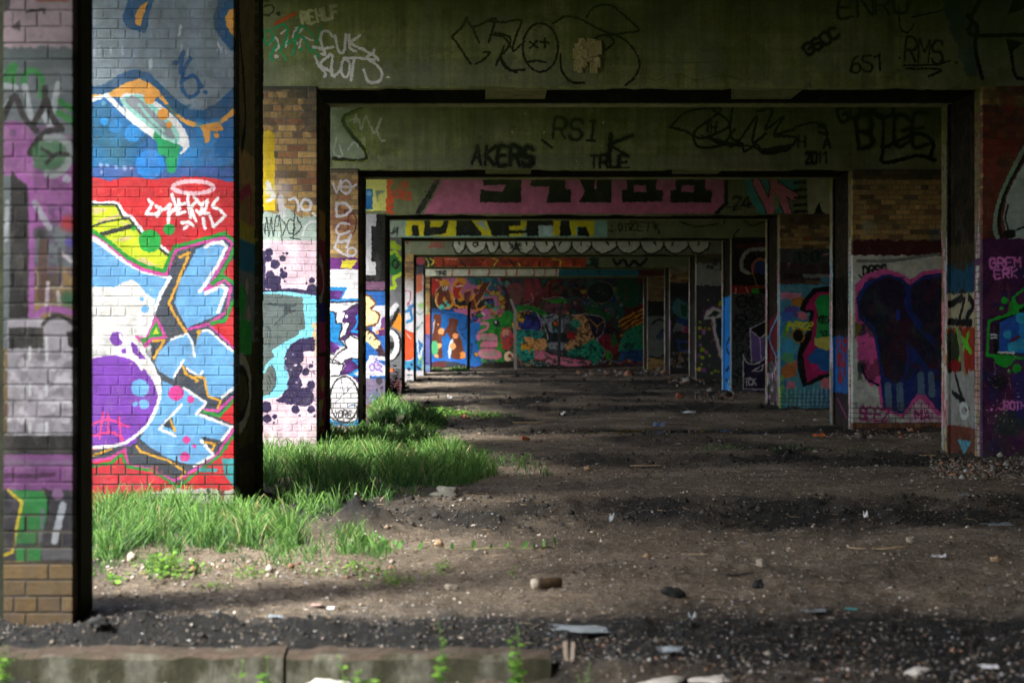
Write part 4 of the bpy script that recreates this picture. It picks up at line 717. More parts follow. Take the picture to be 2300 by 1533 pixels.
def art_right():
    R = {}
    # second portal, right of the opening
    c = Canvas('bay2_right', 2195, 165, 2560, 1080, 1.2); c.rect(2195, 165, 2560, 250, (60, 62, 40), .4)
    c.view(*ZA); c.rect(440, 200, 1400, 1250, (84, 24, 28), .85, wob=16).blotch([(120, 30, 30), (50, 30, 28)], 34, .56, .6, 4)
    c.line([(800, 480), (700, 650), (600, 870), (545, 1050), (540, 1180), (570, 1250)], (120, 150, 130), 34).poly([(820, 560), (720, 720), (630, 900), (600, 1080), (640, 1250), (1400, 1250), (1400, 560)], (146, 164, 160)).line([(830, 520), (720, 680), (620, 880), (572, 1060), (590, 1250)], (10, 14, 16), 24).lines([[(640, 970), (620, 1080), (640, 1170)], [(640, 1170), (700, 1170), (800, 1130)]], (10, 14, 16), 12).disc(650, 1200, 50, (10, 14, 16), ry=36)
    c.rect(430, 1238, 1400, 3400, (62, 22, 66), wob=6)
    c.view(*ZB)
    c.blotch([(44, 16, 50), (86, 36, 70), (30, 34, 80)], 40, .55, .6, 12, (380, 0, 1500, 1500))
    PN = (214, 120, 196)
    c.text('GREM', 438, 62, 64, 40, PN, 10, -2, 0, .04, .42).text('ERK', 472, 142, 56, 38, PN, 10, -3, 0, .04, .5).line([(668, 180), (690, 178)], PN, 10)
    G2 = (20, 150, 40)
    c.poly([(500, 490), (560, 440), (740, 340), (740, 720), (470, 730), (460, 640)], (6, 12, 12)).line([(700, 250), (600, 330), (620, 380)], G2, 18, sm=False).poly([(560, 440), (570, 370), (600, 340), (640, 380), (690, 360), (600, 420)], G2).lines([[(428, 495), (560, 450), (760, 330)], [(430, 490), (422, 730), (560, 735), (760, 760)]], G2, 20, sm=False)
    c.poly([(505, 500), (640, 440), (900, 400), (900, 720), (500, 715)], (28, 84, 176)).poly([(640, 470), (900, 400), (900, 720), (560, 700), (590, 640), (640, 620)], (32, 130, 200)).discs([(560, 585, 30), (600, 670, 40), (670, 650, 36), (655, 470, 40)], (40, 160, 200)).line([(500, 708), (605, 712)], WHITE, 14, sm=False).line([(580, 635), (640, 595)], (110, 20, 40), 16).rect(440, 580, 490, 615, (190, 200, 200)).line([(440, 598), (490, 598)], (10, 12, 14), 6)
    c.poly([(470, 735), (600, 740), (590, 790), (540, 810), (490, 790)], G2, sm=True).discs([(540, 350, 26), (517, 402, 13), (625, 820, 32), (572, 840, 13), (610, 420, 30)], G2)
    c.disc(508, 910, 50, (20, 16, 26), soft=16).poly([(590, 870), (680, 830), (1100, 830), (1100, 1500), (640, 1200)], (40, 40, 110), .8, wob=16).text('JROTH', 505, 1048, 52, 26, PN, 8, 0, 0, .04, .45).discs([(450, 1102, 10), (492, 1092, 6)], PN)
    c.poly([(480, 1150), (600, 1110), (700, 1200), (600, 1300), (470, 1270)], (20, 60, 44), .6, wob=20).blotch([(196, 200, 180)], 6, .7, .85, 33, (400, 1090, 620, 1210)).blotch([(190, 190, 180)], 5, .74, .8, 13, (380, 700, 640, 1480)).line([(565, 240), (575, 420)], (120, 60, 50), 14, al=.5).lines([[(545, 980), (540, 1050)], [(470, 770), (480, 860)], [(570, 880), (585, 960)]], (150, 150, 160), 5, al=.7)
    R[2] = c
    # third portal
    c = Canvas('bay3_right', 1905, 380, 2260, 1010, 1.4); c.rect(1905, 370, 2260, 402, (44, 44, 34), .8)
    c.view(*Z10); c.rect(90, 610, 800, 690, (62, 22, 26), wob=6).disc(170, 560, 26, (130, 140, 120), .6, soft=14).disc(430, 590, 26, (30, 70, 90), .6, soft=16)
    c.rect(90, 668, 800, 1310, (180, 186, 180), wob=4).blotch([(150, 158, 156), (196, 200, 196)], 20, .55, .5, 3, (90, 670, 800, 1310)).line([(130, 690), (250, 690), (350, 676), (440, 664)], (110, 118, 116), 12)
    c.text('DRSS', 150, 712, 32, 18, (20, 22, 24), 5, -4, 0, .06, .3).line([(135, 745), (150, 760)], BLK, 6)
    PK = (206, 84, 154); NV = (26, 44, 110)
    c.poly([(120, 780), (160, 740), (230, 720), (290, 735), (330, 762), (380, 728), (440, 722), (700, 722), (700, 1275), (440, 1275), (368, 1200), (300, 1285), (222, 1265), (205, 1160), (180, 1170), (150, 1130), (130, 1070), (130, 1000), (120, 900)], PK)
    c.disc(150, 990, 24, PK).disc(150, 1055, 22, PK).disc(178, 1120, 28, PK)
    c.poly([(125, 830), (160, 770), (240, 740), (300, 755), (330, 785), (380, 745), (440, 738), (700, 738), (700, 1268), (440, 1265), (372, 1180), (300, 1275), (228, 1255), (210, 1080), (190, 970), (130, 900)], NV)
    c.poly([(135, 830), (170, 782), (240, 752), (295, 768), (315, 810), (310, 850), (345, 920), (420, 1000), (440, 1100), (400, 1100), (340, 1010), (320, 1000), (310, 1100), (280, 1160), (230, 1130), (205, 1000), (190, 950), (140, 900)], (30, 26, 50)).poly([(330, 800), (370, 762), (440, 752), (700, 752), (700, 1000), (440, 1010), (400, 960), (340, 880)], (30, 26, 52))
    c.blotch([(70, 26, 40), (20, 26, 50), (30, 50, 50)], 26, .57, .6, 7, (130, 750, 700, 1150)).disc(284, 898, 10, (26, 50, 140), ry=22)
    c.lines([[(130, 850), (170, 778), (240, 748), (300, 762), (322, 800), (312, 860), (350, 930), (420, 1010)], [(330, 800), (360, 765), (440, 748)], [(150, 905), (195, 960), (215, 1080), (235, 1140), (280, 1165), (320, 1100), (318, 1000)]], (24, 46, 130), 7)
    for x in (245, 290, 370, 410): c.line([(x, 1165 if x < 340 else 1125), (x + 4, 1250 if x < 340 else 1200)], (84, 112, 140), 26, sm=False)
    c.poly([(372, 1205), (440, 1275), (560, 1275), (560, 1310), (310, 1310), (330, 1280)], (196, 170, 186)).line([(300, 1285), (368, 1205), (440, 1278)], PK, 12, sm=False)
    c.line([(145, 1090), (165, 1140), (210, 1165)], (16, 20, 50), 8).poly([(120, 920), (150, 940), (120, 990)], (110, 100, 30)).text('SEEZ', 140, 1250, 44, 22, (150, 40, 110), 6, 4, 0, .1).text('MA', 350, 1262, 34, 24, (150, 40, 110), 5)
    c.rect(90, 1308, 800, 1340, (120, 60, 48), .6)
    R[3] = c
    # fourth
    c = Canvas('bay4_right', 1745, 475, 1990, 925, 1.7); c.view(*Z9)
    c.rect(800, 250, 1500, 330, (46, 44, 34), .7, wob=6).rect(960, 395, 1010, 415, (140, 70, 40), .8)
    c.rect(800, 470, 1500, 660, (62, 64, 66), wob=6).text('BENOK', 910, 500, 55, 26, (14, 46, 36), 6, -6).text('SSSNTS', 850, 622, 24, 15, BLK, 5, -2, 0).disc(875, 568, 12, (180, 110, 130)).line([(1080, 505), (1125, 500)], (190, 120, 150), 10)
    c.rect(800, 560, 1500, 700, (54, 34, 44), .6, wob=14).rect(960, 622, 1500, 642, (120, 128, 128), wob=4)
    c.rect(800, 680, 1500, 1440, (66, 140, 168), wob=6).blotch([(50, 110, 170), (90, 160, 170)], 22, .5, .7, 12, (800, 690, 1500, 1440))
    for q, col in (((830, 730, 950, 772), (206, 130, 160)), ((895, 758, 975, 810), (176, 120, 50)), ((850, 812, 930, 880), (92, 80, 170)), ((835, 850, 900, 900), (60, 110, 190)), ((930, 850, 985, 890), (190, 110, 130)), ((835, 1165, 925, 1232), (186, 112, 56)), ((860, 1130, 930, 1165), (196, 120, 84)), ((835, 1015, 905, 1100), (60, 150, 190)), ((860, 1255, 915, 1300), (196, 120, 140)), ((1065, 1240, 1125, 1300), (206, 120, 130)), ((840, 1090, 900, 1140), (90, 170, 120)), ((1060, 640, 1125, 670), (60, 130, 160)), ((870, 690, 940, 720), (90, 150, 170)), ((835, 1300, 930, 1380), (70, 150, 150))): c.rect(*q, col, wob=9)
    c.poly([(840, 960), (870, 900), (880, 960), (860, 1000), (838, 990)], (70, 170, 90), .9, wob=8)
    c.poly([(1130, 690), (1020, 705), (965, 770), (940, 830), (975, 850), (1005, 850), (985, 960), (950, 1020), (930, 1090), (930, 1190), (960, 1290), (1040, 1260), (1130, 1220), (1500, 1200), (1500, 690)], BLK)
    c.poly([(1130, 722), (1040, 730), (1000, 770), (970, 830), (1025, 840), (1010, 1000), (960, 1090), (970, 1180), (985, 1265), (1060, 1220), (1130, 1205), (1500, 1190), (1500, 722)], (168, 34, 96))
    c.poly([(1130, 740), (1060, 745), (1030, 790), (1050, 850), (1040, 960), (1030, 1020), (1130, 1010), (1500, 1010), (1500, 740)], (28, 160, 80)).poly([(1030, 1000), (1130, 985), (1500, 985), (1500, 1080), (1080, 1070), (1030, 1040)], (200, 200, 96), wob=6).poly([(1040, 1055), (1130, 1080), (1500, 1090), (1500, 1205), (1130, 1200), (1060, 1190), (1050, 1160), (1000, 1150), (985, 1120)], (30, 96, 170), wob=4)
    c.poly([(1000, 1155), (1060, 1160), (1020, 1210)], (200, 40, 110)).text('YEA', 1045, 870, 34, 24, BLK, 6, 4).text('TO', 1060, 960, 26, 18, BLK, 4)
    c.text('peace', 870, 885, 58, 24, (216, 210, 40), 7, 2, .12, .05, .25).ring(932, 985, 36, 42, (170, 120, 20), 9).disc(932, 985, 30, (10, 10, 12), ry=36).ring(872, 975, 12, 14, (170, 120, 20), 6)
    for x in range(860, 1130, 26): c.line([(x, 1400), (x + 6, 1320 - (x * 7) % 40)], (150, 196, 206), 9, al=.8)
    c.blotch([(120, 190, 90)], 12, .6, .8, 3, (800, 1200, 860, 1430)).rect(800, 1280, 838, 1440, (130, 190, 70), .8, wob=8)
    R[4] = c
    # fifth
    c = Canvas('bay5_right', 1640, 528, 1830, 910, 1.8); c.view(*Z9)
    c.rect(520, 390, 900, 690, (24, 18, 20)).poly([(560, 440), (740, 430), (740, 480), (620, 470), (560, 460)], (70, 20, 24)).line([(735, 470), (640, 480), (598, 530), (598, 590), (640, 615)], (150, 150, 140), 22).poly([(655, 550), (700, 530), (740, 540), (740, 620), (680, 610), (655, 600)], (40, 56, 110), sm=True).line([(660, 610), (665, 560), (700, 532), (742, 540)], (170, 96, 70), 14).line([(660, 610), (690, 690)], (160, 120, 30), 5)
    c.rect(520, 690, 740, 735, (130, 36, 26), wob=4).rect(660, 705, 700, 740, (40, 150, 40)).rect(700, 705, 740, 735, (14, 20, 18)).line([(560, 700), (560, 735)], WHITE, 3).line([(620, 695), (640, 735)], WHITE, 3)
    c.rect(520, 738, 900, 1360, (58, 64, 66)); rn = random.Random(3)
    for i in range(44):
        x = 540 + rn.random() * 190; y = 750 + rn.random() * 580; c.ring(x, y, 18 + rn.random() * 16, 16 + rn.random() * 18, (14, 16, 20), 6)
    c.poly([(640, 945), (740, 890), (900, 890), (900, 1000), (740, 960), (708, 1000)], (16, 14, 22)).poly([(645, 950), (705, 1005), (740, 975), (900, 960), (900, 1110), (655, 1140)], (108, 86, 156)).lines([[(740, 895), (645, 948), (655, 1140)], [(645, 948), (706, 1003), (742, 972)], [(706, 1003), (710, 1120)]], (206, 196, 226), 6, sm=False)
    c.poly([(605, 1100), (630, 1150), (690, 1150), (740, 1110), (900, 1110), (900, 1300), (605, 1300)], (30, 24, 56)).line([(605, 1095), (630, 1145), (690, 1148), (742, 1108)], (196, 200, 220), 7).line([(607, 1100), (605, 1300), (742, 1305)], (196, 200, 220), 7, sm=False).line([(660, 1195), (730, 1155), (710, 1195), (660, 1195)], (206, 206, 220), 6, sm=False).text('TCK', 615, 1240, 38, 18, WHITE, 5, -2)
    c.rect(605, 1310, 900, 1360, (112, 84, 156)).line([(670, 1345), (700, 1310), (740, 1330)], (30, 24, 56), 10)
    R[5] = c
    # sixth
    c = Canvas('bay6_right', 1560, 568, 1720, 870, 2.0); c.view(*Z9)
    c.rect(320, 500, 700, 560, (60, 64, 56), .8).rect(320, 555, 700, 700, (150, 154, 148), wob=10).blotch([(40, 44, 44)], 16, .56, .7, 3, (330, 520, 480, 600)).rect(320, 690, 700, 1250, (60, 64, 68), wob=6)
    rn = random.Random(9)
    for i in range(46): c.disc(338 + rn.random() * 200, 715 + rn.random() * 500, 3 + rn.random() * 12, rn.choice([(156, 190, 40), (156, 190, 40), (196, 184, 30), (150, 80, 160), (160, 110, 160)]), .9, soft=3)
    c.poly([(370, 890), (385, 840), (430, 815), (480, 830), (700, 830), (700, 880), (450, 880), (400, 890)], (206, 210, 214)).poly([(395, 875), (430, 835), (470, 850), (440, 872)], (40, 60, 60)).line([(370, 892), (380, 840), (430, 812), (478, 826)], (150, 60, 150), 6).line([(430, 890), (435, 960), (455, 1040), (478, 1110)], (214, 216, 222), 22).poly([(450, 890), (700, 870), (700, 1060), (478, 1060), (455, 980)], (20, 50, 66))
    c.line([(420, 900), (428, 980), (455, 1080)], (150, 60, 150), 6)
    R[6] = c
    c = Canvas('bay7_right', 1490, 594, 1650, 850, 2.0); c.view(*Z9)
    c.rect(150, 500, 480, 620, (110, 112, 92), .6, wob=10).disc(245, 555, 40, (150, 156, 140), .7, soft=12).rect(150, 670, 480, 1250, (34, 40, 42)).poly([(180, 790), (220, 760), (285, 790), (285, 900), (230, 880), (190, 850)], (60, 110, 110)).line([(178, 880), (185, 800), (220, 762), (285, 800)], (30, 60, 80), 10).poly([(230, 800), (275, 810), (270, 880), (240, 860)], (24, 70, 44)).poly([(200, 880), (285, 890), (285, 930), (215, 920)], (30, 60, 110)).disc(262, 950, 22, (130, 50, 90)).lines([[(220, 1010), (230, 1070), (290, 1080)], [(240, 1020), (285, 1020)]], (34, 60, 130), 14).poly([(160, 880), (180, 900), (170, 1040), (150, 1040)], (120, 70, 120)).rect(190, 910, 250, 960, (150, 150, 150), .6, wob=14).blotch([(150, 110, 60), (150, 150, 150)], 6, .6, .8, 5, (175, 1080, 285, 1180))
    R[7] = c
    c = Canvas('bay8_right', 1440, 612, 1600, 850, 2.0); c.view(*Z9)
    c.rect(-20, 640, 400, 780, (84, 78, 60), .6, wob=10).rect(-20, 780, 400, 880, (30, 32, 34)).rect(-20, 870, 400, 1120, (92, 100, 96)).lines([[(60, 920), (100, 890), (140, 900)], [(95, 1000), (120, 960), (140, 950)], [(55, 1110), (100, 1118), (140, 1100)]], (14, 18, 22), 9).poly([(100, 980), (135, 950), (130, 1000), (105, 1010)], (30, 60, 90))
    R[8] = c
    return R

def art_jambs():
    """inner sides of the openings; x = depth from the front edge in cm, y = (4.4 - height) in cm"""
    J = {}
    def cv(n): return Canvas(n, 0, 0, 190, 450, 1.0)
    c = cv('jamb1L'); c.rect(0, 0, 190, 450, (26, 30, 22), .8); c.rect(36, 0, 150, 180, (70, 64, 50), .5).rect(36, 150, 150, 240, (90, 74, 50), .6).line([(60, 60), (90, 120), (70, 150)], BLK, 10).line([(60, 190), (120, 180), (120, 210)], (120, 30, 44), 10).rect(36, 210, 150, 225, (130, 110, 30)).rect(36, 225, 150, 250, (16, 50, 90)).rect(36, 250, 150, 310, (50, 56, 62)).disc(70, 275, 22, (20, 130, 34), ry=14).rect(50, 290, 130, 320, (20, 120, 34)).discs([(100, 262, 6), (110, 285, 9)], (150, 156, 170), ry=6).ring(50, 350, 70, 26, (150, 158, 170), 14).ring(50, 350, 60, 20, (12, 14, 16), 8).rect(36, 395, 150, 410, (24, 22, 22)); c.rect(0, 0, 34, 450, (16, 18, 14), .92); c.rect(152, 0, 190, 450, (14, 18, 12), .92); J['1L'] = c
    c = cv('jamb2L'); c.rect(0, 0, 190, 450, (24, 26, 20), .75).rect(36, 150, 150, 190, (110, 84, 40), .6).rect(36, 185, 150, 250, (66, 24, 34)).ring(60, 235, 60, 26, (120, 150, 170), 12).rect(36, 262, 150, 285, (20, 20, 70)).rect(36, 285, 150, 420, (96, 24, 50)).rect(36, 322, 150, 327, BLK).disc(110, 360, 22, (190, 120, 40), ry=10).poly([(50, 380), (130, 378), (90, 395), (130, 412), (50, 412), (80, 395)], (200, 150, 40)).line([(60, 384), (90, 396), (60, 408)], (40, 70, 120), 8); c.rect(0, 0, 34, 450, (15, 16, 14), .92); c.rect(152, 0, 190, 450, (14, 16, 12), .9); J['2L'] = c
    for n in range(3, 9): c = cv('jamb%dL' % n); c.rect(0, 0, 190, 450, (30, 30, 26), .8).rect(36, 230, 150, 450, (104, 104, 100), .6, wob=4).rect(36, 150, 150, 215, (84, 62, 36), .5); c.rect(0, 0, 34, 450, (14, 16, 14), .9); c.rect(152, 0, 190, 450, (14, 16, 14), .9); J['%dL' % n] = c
    def strip(c, x0, x1, cols, seed):  # pale edge strip, its brightness from the left put into the colour
        rn = random.Random(seed); c.rect(x0, 0, x1, 450, (150, 146, 112), .75).rect(x0, 0, x1, 60, (90, 96, 40), .7, wob=3)
        for i in range(46):
            x = rn.uniform(x0, x1); y = rn.uniform(130, 440); c.line([(x, y), (x + rn.uniform(-2, 2), y + rn.uniform(10, 60))], rn.choice(cols), rn.uniform(2, 7), sm=False, al=.75)
        c.blotch([(60, 60, 50)], 6, .66, .6, seed, (x0, 0, x1, 450))
    PAL = [(220, 140, 180), (200, 180, 210), (176, 196, 200), (214, 120, 130), (150, 190, 190), (210, 210, 200), (160, 130, 180)]
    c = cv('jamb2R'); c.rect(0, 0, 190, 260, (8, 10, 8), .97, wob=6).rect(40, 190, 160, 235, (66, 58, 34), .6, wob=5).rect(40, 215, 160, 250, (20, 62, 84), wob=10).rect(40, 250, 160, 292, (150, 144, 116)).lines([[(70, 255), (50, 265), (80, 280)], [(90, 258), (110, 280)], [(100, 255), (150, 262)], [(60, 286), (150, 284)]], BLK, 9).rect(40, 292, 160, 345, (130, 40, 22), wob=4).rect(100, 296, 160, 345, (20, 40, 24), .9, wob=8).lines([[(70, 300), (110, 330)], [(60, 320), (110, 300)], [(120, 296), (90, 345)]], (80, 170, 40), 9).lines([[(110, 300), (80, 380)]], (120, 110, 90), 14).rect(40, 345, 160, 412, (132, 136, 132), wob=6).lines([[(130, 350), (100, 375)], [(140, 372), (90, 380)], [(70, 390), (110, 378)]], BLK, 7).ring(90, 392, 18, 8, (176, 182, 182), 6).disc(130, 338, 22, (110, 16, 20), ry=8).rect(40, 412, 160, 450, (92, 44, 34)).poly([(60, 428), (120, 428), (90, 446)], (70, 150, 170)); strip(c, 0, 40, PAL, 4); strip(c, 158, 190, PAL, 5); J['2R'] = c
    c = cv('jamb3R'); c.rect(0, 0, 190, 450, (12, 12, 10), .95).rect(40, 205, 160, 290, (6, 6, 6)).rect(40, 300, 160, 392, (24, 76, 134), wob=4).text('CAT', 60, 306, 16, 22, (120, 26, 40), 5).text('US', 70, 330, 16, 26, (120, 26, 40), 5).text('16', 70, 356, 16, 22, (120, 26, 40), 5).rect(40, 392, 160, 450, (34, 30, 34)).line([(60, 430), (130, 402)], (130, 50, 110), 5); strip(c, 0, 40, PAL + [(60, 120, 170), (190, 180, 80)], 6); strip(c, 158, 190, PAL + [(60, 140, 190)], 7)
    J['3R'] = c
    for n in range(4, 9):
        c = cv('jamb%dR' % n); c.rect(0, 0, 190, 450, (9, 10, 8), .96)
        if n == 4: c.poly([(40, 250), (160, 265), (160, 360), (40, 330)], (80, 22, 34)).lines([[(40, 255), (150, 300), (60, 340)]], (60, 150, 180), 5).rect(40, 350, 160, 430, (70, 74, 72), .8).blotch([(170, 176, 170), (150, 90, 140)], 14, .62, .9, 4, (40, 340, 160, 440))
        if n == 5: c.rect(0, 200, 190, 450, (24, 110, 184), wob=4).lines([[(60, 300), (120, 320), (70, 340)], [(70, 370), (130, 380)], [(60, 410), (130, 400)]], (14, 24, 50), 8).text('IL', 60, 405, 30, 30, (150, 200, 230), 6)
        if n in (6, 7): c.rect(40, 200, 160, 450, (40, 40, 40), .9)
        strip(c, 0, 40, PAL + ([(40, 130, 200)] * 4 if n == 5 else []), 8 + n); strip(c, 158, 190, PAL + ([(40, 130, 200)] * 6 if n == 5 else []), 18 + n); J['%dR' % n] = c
    return J
# ------------------------------------------------------------------ materials of the building
COURSE = .077
def brick_base(n):
    """yellow stock brick: every brick its own shade"""
    oi = n.new('ShaderNodeObjectInfo'); at = n.new('ShaderNodeAttribute'); at.attribute_name = 'shade'
    r = n.math('FRACT', n.math('ADD', oi.outputs['Random'], at.outputs['Fac']))
    col = n.ramp(r, [(0.0, (.11, .085, .045)), (.2, (.36, .25, .10)), (.45, (.54, .38, .14)), (.62, (.34, .23, .09)), (.8, (.68, .48, .18)), (.93, (.30, .13, .06)), (1.0, (.16, .13, .10))])
    g = n.ramp(n.noise(n.pos(), 22, 6, .7), [(.3, .55), (.65, 1.15)])
    col = n.mix(1.0, col, g, 'MULTIPLY')
    soot = n.ramp(n.noise(n.pos(), 1.6, 4, .6), [(.42, 0.0), (.62, .35)])
    return n.mix(soot, col, (.06, .055, .04))
def top_streaks(n, col, z0=2.6, z1=4.2):
    """dark green streaks, stronger towards the wall head"""
    o = n.xyz(n.pos()); st = n.noise(n.pos(), 5, 4, .65, (2.2, 2.2, .22))
    h = n.math('DIVIDE', n.math('SUBTRACT', o[2], z0), z1 - z0, clamp=True)
    f = n.math('MULTIPLY', h, n.ramp(st, [(.35, 0.0), (.7, .5)]))
    return n.mix(f, col, (.05, .062, .022))
def wall_mats(name, cv, rect, axis='X', bare=-9, dull=1.0):
    ms = []
    for kind in ('brick', 'mortar'):
        n = NT(name + '_' + kind, .72)
        base = n.mix(1.0, brick_base(n), (dull, dull * .92, dull * .85), 'MULTIPLY') if kind == 'brick' else n.mix(n.noise(n.pos(), 30, 4), (.10, .09, .07), (.22, .20, .16))
        col, f = n.paint(cv, base, rect, axis, .5 if axis == 'X' else .12) if cv else (base, None)
        if kind == 'mortar' and cv:
            col = n.mix(1.0, col, (.93, .92, .92), 'MULTIPLY')
            col = n.mix(n.math('LESS_THAN', n.math('ADD', n.xyz(n.pos())[2], n.math('MULTIPLY', n.noise(n.pos(), 6, 3), .2)), bare + .1), col, (.035, .03, .025))
        if axis == 'X': col = top_streaks(n, col)
        # scuffs, dust splashed up from the ground
        o = n.xyz(n.pos()); dn = n.math('MULTIPLY', n.math('SUBTRACT', 1.0, n.math('DIVIDE', o[2], .55), clamp=True), n.ramp(n.noise(n.pos(), 9, 5, .7), [(.4, 0.0), (.68, .75)]))
        col = n.mix(dn, col, (.07, .055, .04))
        chip = n.ramp(n.noise(n.pos(), 55, 5, .8), [(.66, 0.0), (.70, 1.0)]); col = n.mix(n.math('MULTIPLY', chip, .45), col, (.12, .095, .07))
        n.t.links.new(col, n.b.inputs['Base Color'])
        n.t.links.new(n.ramp(n.noise(n.pos(), 12, 4), [(.3, .5 if axis == 'X' else .85), (.7, .85 if axis == 'X' else .98)]), n.b.inputs['Roughness'])
        n.b.inputs['Specular IOR Level'].default_value = .3 if axis == 'X' else .12
        n.bump(n.math('ADD', n.noise(n.pos(), 45, 6, .7), n.math('MULTIPLY', n.noise(n.pos(), 160, 3), .4)), .55, .006)
        ms.append(n.m)
    return ms
def beam_mat(name, cv, d, tint=1.0):
    n = NT(name, .82); p = n.pos(); o = n.xyz(p)
    a = n.ramp(n.noise(p, 1.3, 6, .62), [(.3, (.18, .225, .06)), (.5, (.27, .315, .11)), (.72, (.39, .42, .22))])
    st = n.ramp(n.noise(p, 3.2, 5, .7, (2.6, 2.6, .16)), [(.36, .62), (.62, 1.1)]); a = n.mix(1.0, a, st, 'MULTIPLY')
    # board marks of the formwork, pitting
    bd = n.ramp(n.noise(p, 1.5, 2, .4, (.15, .15, 7)), [(.4, .9), (.6, 1.07)]); a = n.mix(1.0, a, bd, 'MULTIPLY')
    a = n.mix(n.ramp(n.noise(p, 2.2, 6, .75), [(.56, 0.0), (.66, .6)]), a, (.07, .075, .04)); a = n.mix(n.ramp(n.noise(p, 6, 6, .8), [(.62, 0.0), (.70, .55)]), a, (.46, .46, .34)); a = n.mix(n.ramp(n.noise(p, 1.9, 5, .7, (3, 3, .12)), [(.60, 0.0), (.72, .5)]), a, (.12, .07, .03))
    a = n.mix(1.0, a, n.ramp(n.noise(p, 30, 6, .75), [(.32, .72), (.6, 1.08)]), 'MULTIPLY')
    zb = BEAM_Z.get(d, 4.3) if cv else 4.3
    if cv:
        x0, y0, x1, y1 = cv.b; D = DEPTH[d]
        col, f = n.paint(cv, a, (wx(x0, D), wx(x1, D), wz(y1, D), wz(y0, D)), 'X', .15)
    else: col = a
    # dark green towards the roof: roof shade and leaf-green light put into the colour
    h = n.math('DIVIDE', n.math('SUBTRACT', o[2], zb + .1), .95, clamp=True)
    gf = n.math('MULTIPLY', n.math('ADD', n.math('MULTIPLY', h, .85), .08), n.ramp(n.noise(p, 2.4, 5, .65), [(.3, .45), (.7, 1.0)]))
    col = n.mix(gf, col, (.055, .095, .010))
    n.t.links.new(col, n.b.inputs['Base Color'])
    n.bump(n.math('ADD', n.noise(p, 14, 6, .7), n.math('MULTIPLY', n.noise(p, 90, 3), .3)), .5, .012)
    return n.m
def dark_concrete():  # near black, with the shade of the beam hollows in the colour
    n = NT('near_black_concrete', .9); p = n.pos()
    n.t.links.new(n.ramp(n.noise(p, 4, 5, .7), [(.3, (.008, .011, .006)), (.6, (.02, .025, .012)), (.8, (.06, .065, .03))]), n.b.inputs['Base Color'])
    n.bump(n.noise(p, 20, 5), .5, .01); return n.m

# ------------------------------------------------------------------ measured sizes
DEPTH = {1: 1.93, 2: 2.87, 3: 3.85, 4: 4.86, 5: 5.83, 6: 6.82, 7: 7.87, 8: 8.83}
EDGE_L = {1: 525, 2: 711, 3: 804.5, 4: 865, 5: 902, 6: 929, 7: 951.5, 8: 966}
EDGE_R = {1: 2755, 2: 2207, 3: 1915, 4: 1752, 5: 1644, 6: 1564, 7: 1505, 8: 1455}
TOP = {2: 193, 3: 378, 4: 480, 5: 532, 6: 570, 7: 598.5, 8: 619}
BEAM_Z = {k: wz(TOP[k], DEPTH[k]) for k in TOP}; BEAM_Z[1] = 4.48
TH = 1.82; XO_L, XO_R, ROOF = -4.25, 7.6, 5.62

# ------------------------------------------------------------------ terrain and ground
PROF = [(0, -.02), (1.0, 0), (2, .02), (2.9, -.06), (4, -.08), (4.9, 0), (5.9, .1), (6.9, .24), (10, .26), (14, .26)]
MOUNDS = [(655, 1190, .16, .30, .17), (812, 1196, .26, .36, .20), (1520, 1170, .5, .3, .05), (300, 1425, .40, .14, .07), (560, 1422, .30, .13, .09), (760, 1424, .34, .13, .07), (960, 1428, .3, .12, .05), (110, 1428, .3, .12, .05)]
def prof(d): return np.interp(d, [p[0] for p in PROF], [p[1] for p in PROF])
def shade_mud_band(x, y):
    """shade of every wall put into the ground colour, with some wet mud"""
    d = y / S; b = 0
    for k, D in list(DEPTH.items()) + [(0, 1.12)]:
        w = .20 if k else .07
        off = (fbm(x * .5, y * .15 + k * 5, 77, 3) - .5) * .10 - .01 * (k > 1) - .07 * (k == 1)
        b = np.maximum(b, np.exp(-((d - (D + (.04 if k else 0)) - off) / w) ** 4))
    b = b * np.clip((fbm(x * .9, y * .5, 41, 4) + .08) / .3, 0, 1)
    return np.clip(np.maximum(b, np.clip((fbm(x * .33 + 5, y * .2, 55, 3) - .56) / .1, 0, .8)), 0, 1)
def gz(x, y):
    x = np.asarray(x, float); y = np.asarray(y, float)
    z = prof(y / S) + (fbm(x * .5, y * .35, 3, 3) - .5) * .07
    z = z + (fbm(x * 2.3, y * 1.6, 9, 3) - .5) * .05 + (fbm(x * 11, y * 9, 12, 3) - .5) * .040 + (vnoise(x * 34, y * 30, 19) - .5) * .016
    b = shade_mud_band(x, y); z = z + b * ((fbm(x * 6, y * 5, 31, 4) - .45) * .11 - .015)
    z = z + .10 * np.clip((x - 4.6) / 1.6, 0, 1) * (fbm(x * 3, y * 3, 71, 3)) * (y > 16)
    for px, py, rx, ry, h in MOUNDS:
        D = 735 / (py - CY); mx = wx(px, D); my = D * S
        q = ((x - mx) / rx) ** 2 + ((y - my) / ry) ** 2
        z = z + h * np.exp(-q * 1.2) * (.35 + 1.3 * fbm(x * 9, y * 9, 23, 4))
    # hollow with the puddle
    z = z - .06 * np.exp(-(((x - 2.6) / 2.6) ** 2 + ((y - 27.6) / .8) ** 2) * 1.1)
    # lower strip in front of the kerb
    z = z - .16 * np.clip((7.2 - y) / .15, 0, 1) * np.clip((1.0 - x) / .25, 0, 1)
    return z
def gpos(px, py):
    D = 735 / (py - CY)
    for i in range(12):
        x = wx(px, D); z = float(gz(x, D * S)); D = D * .5 + .5 * (CH - z) * K / (py - CY)
    return np.array([wx(px, D), D * S, float(gz(wx(px, D), D * S))]), D

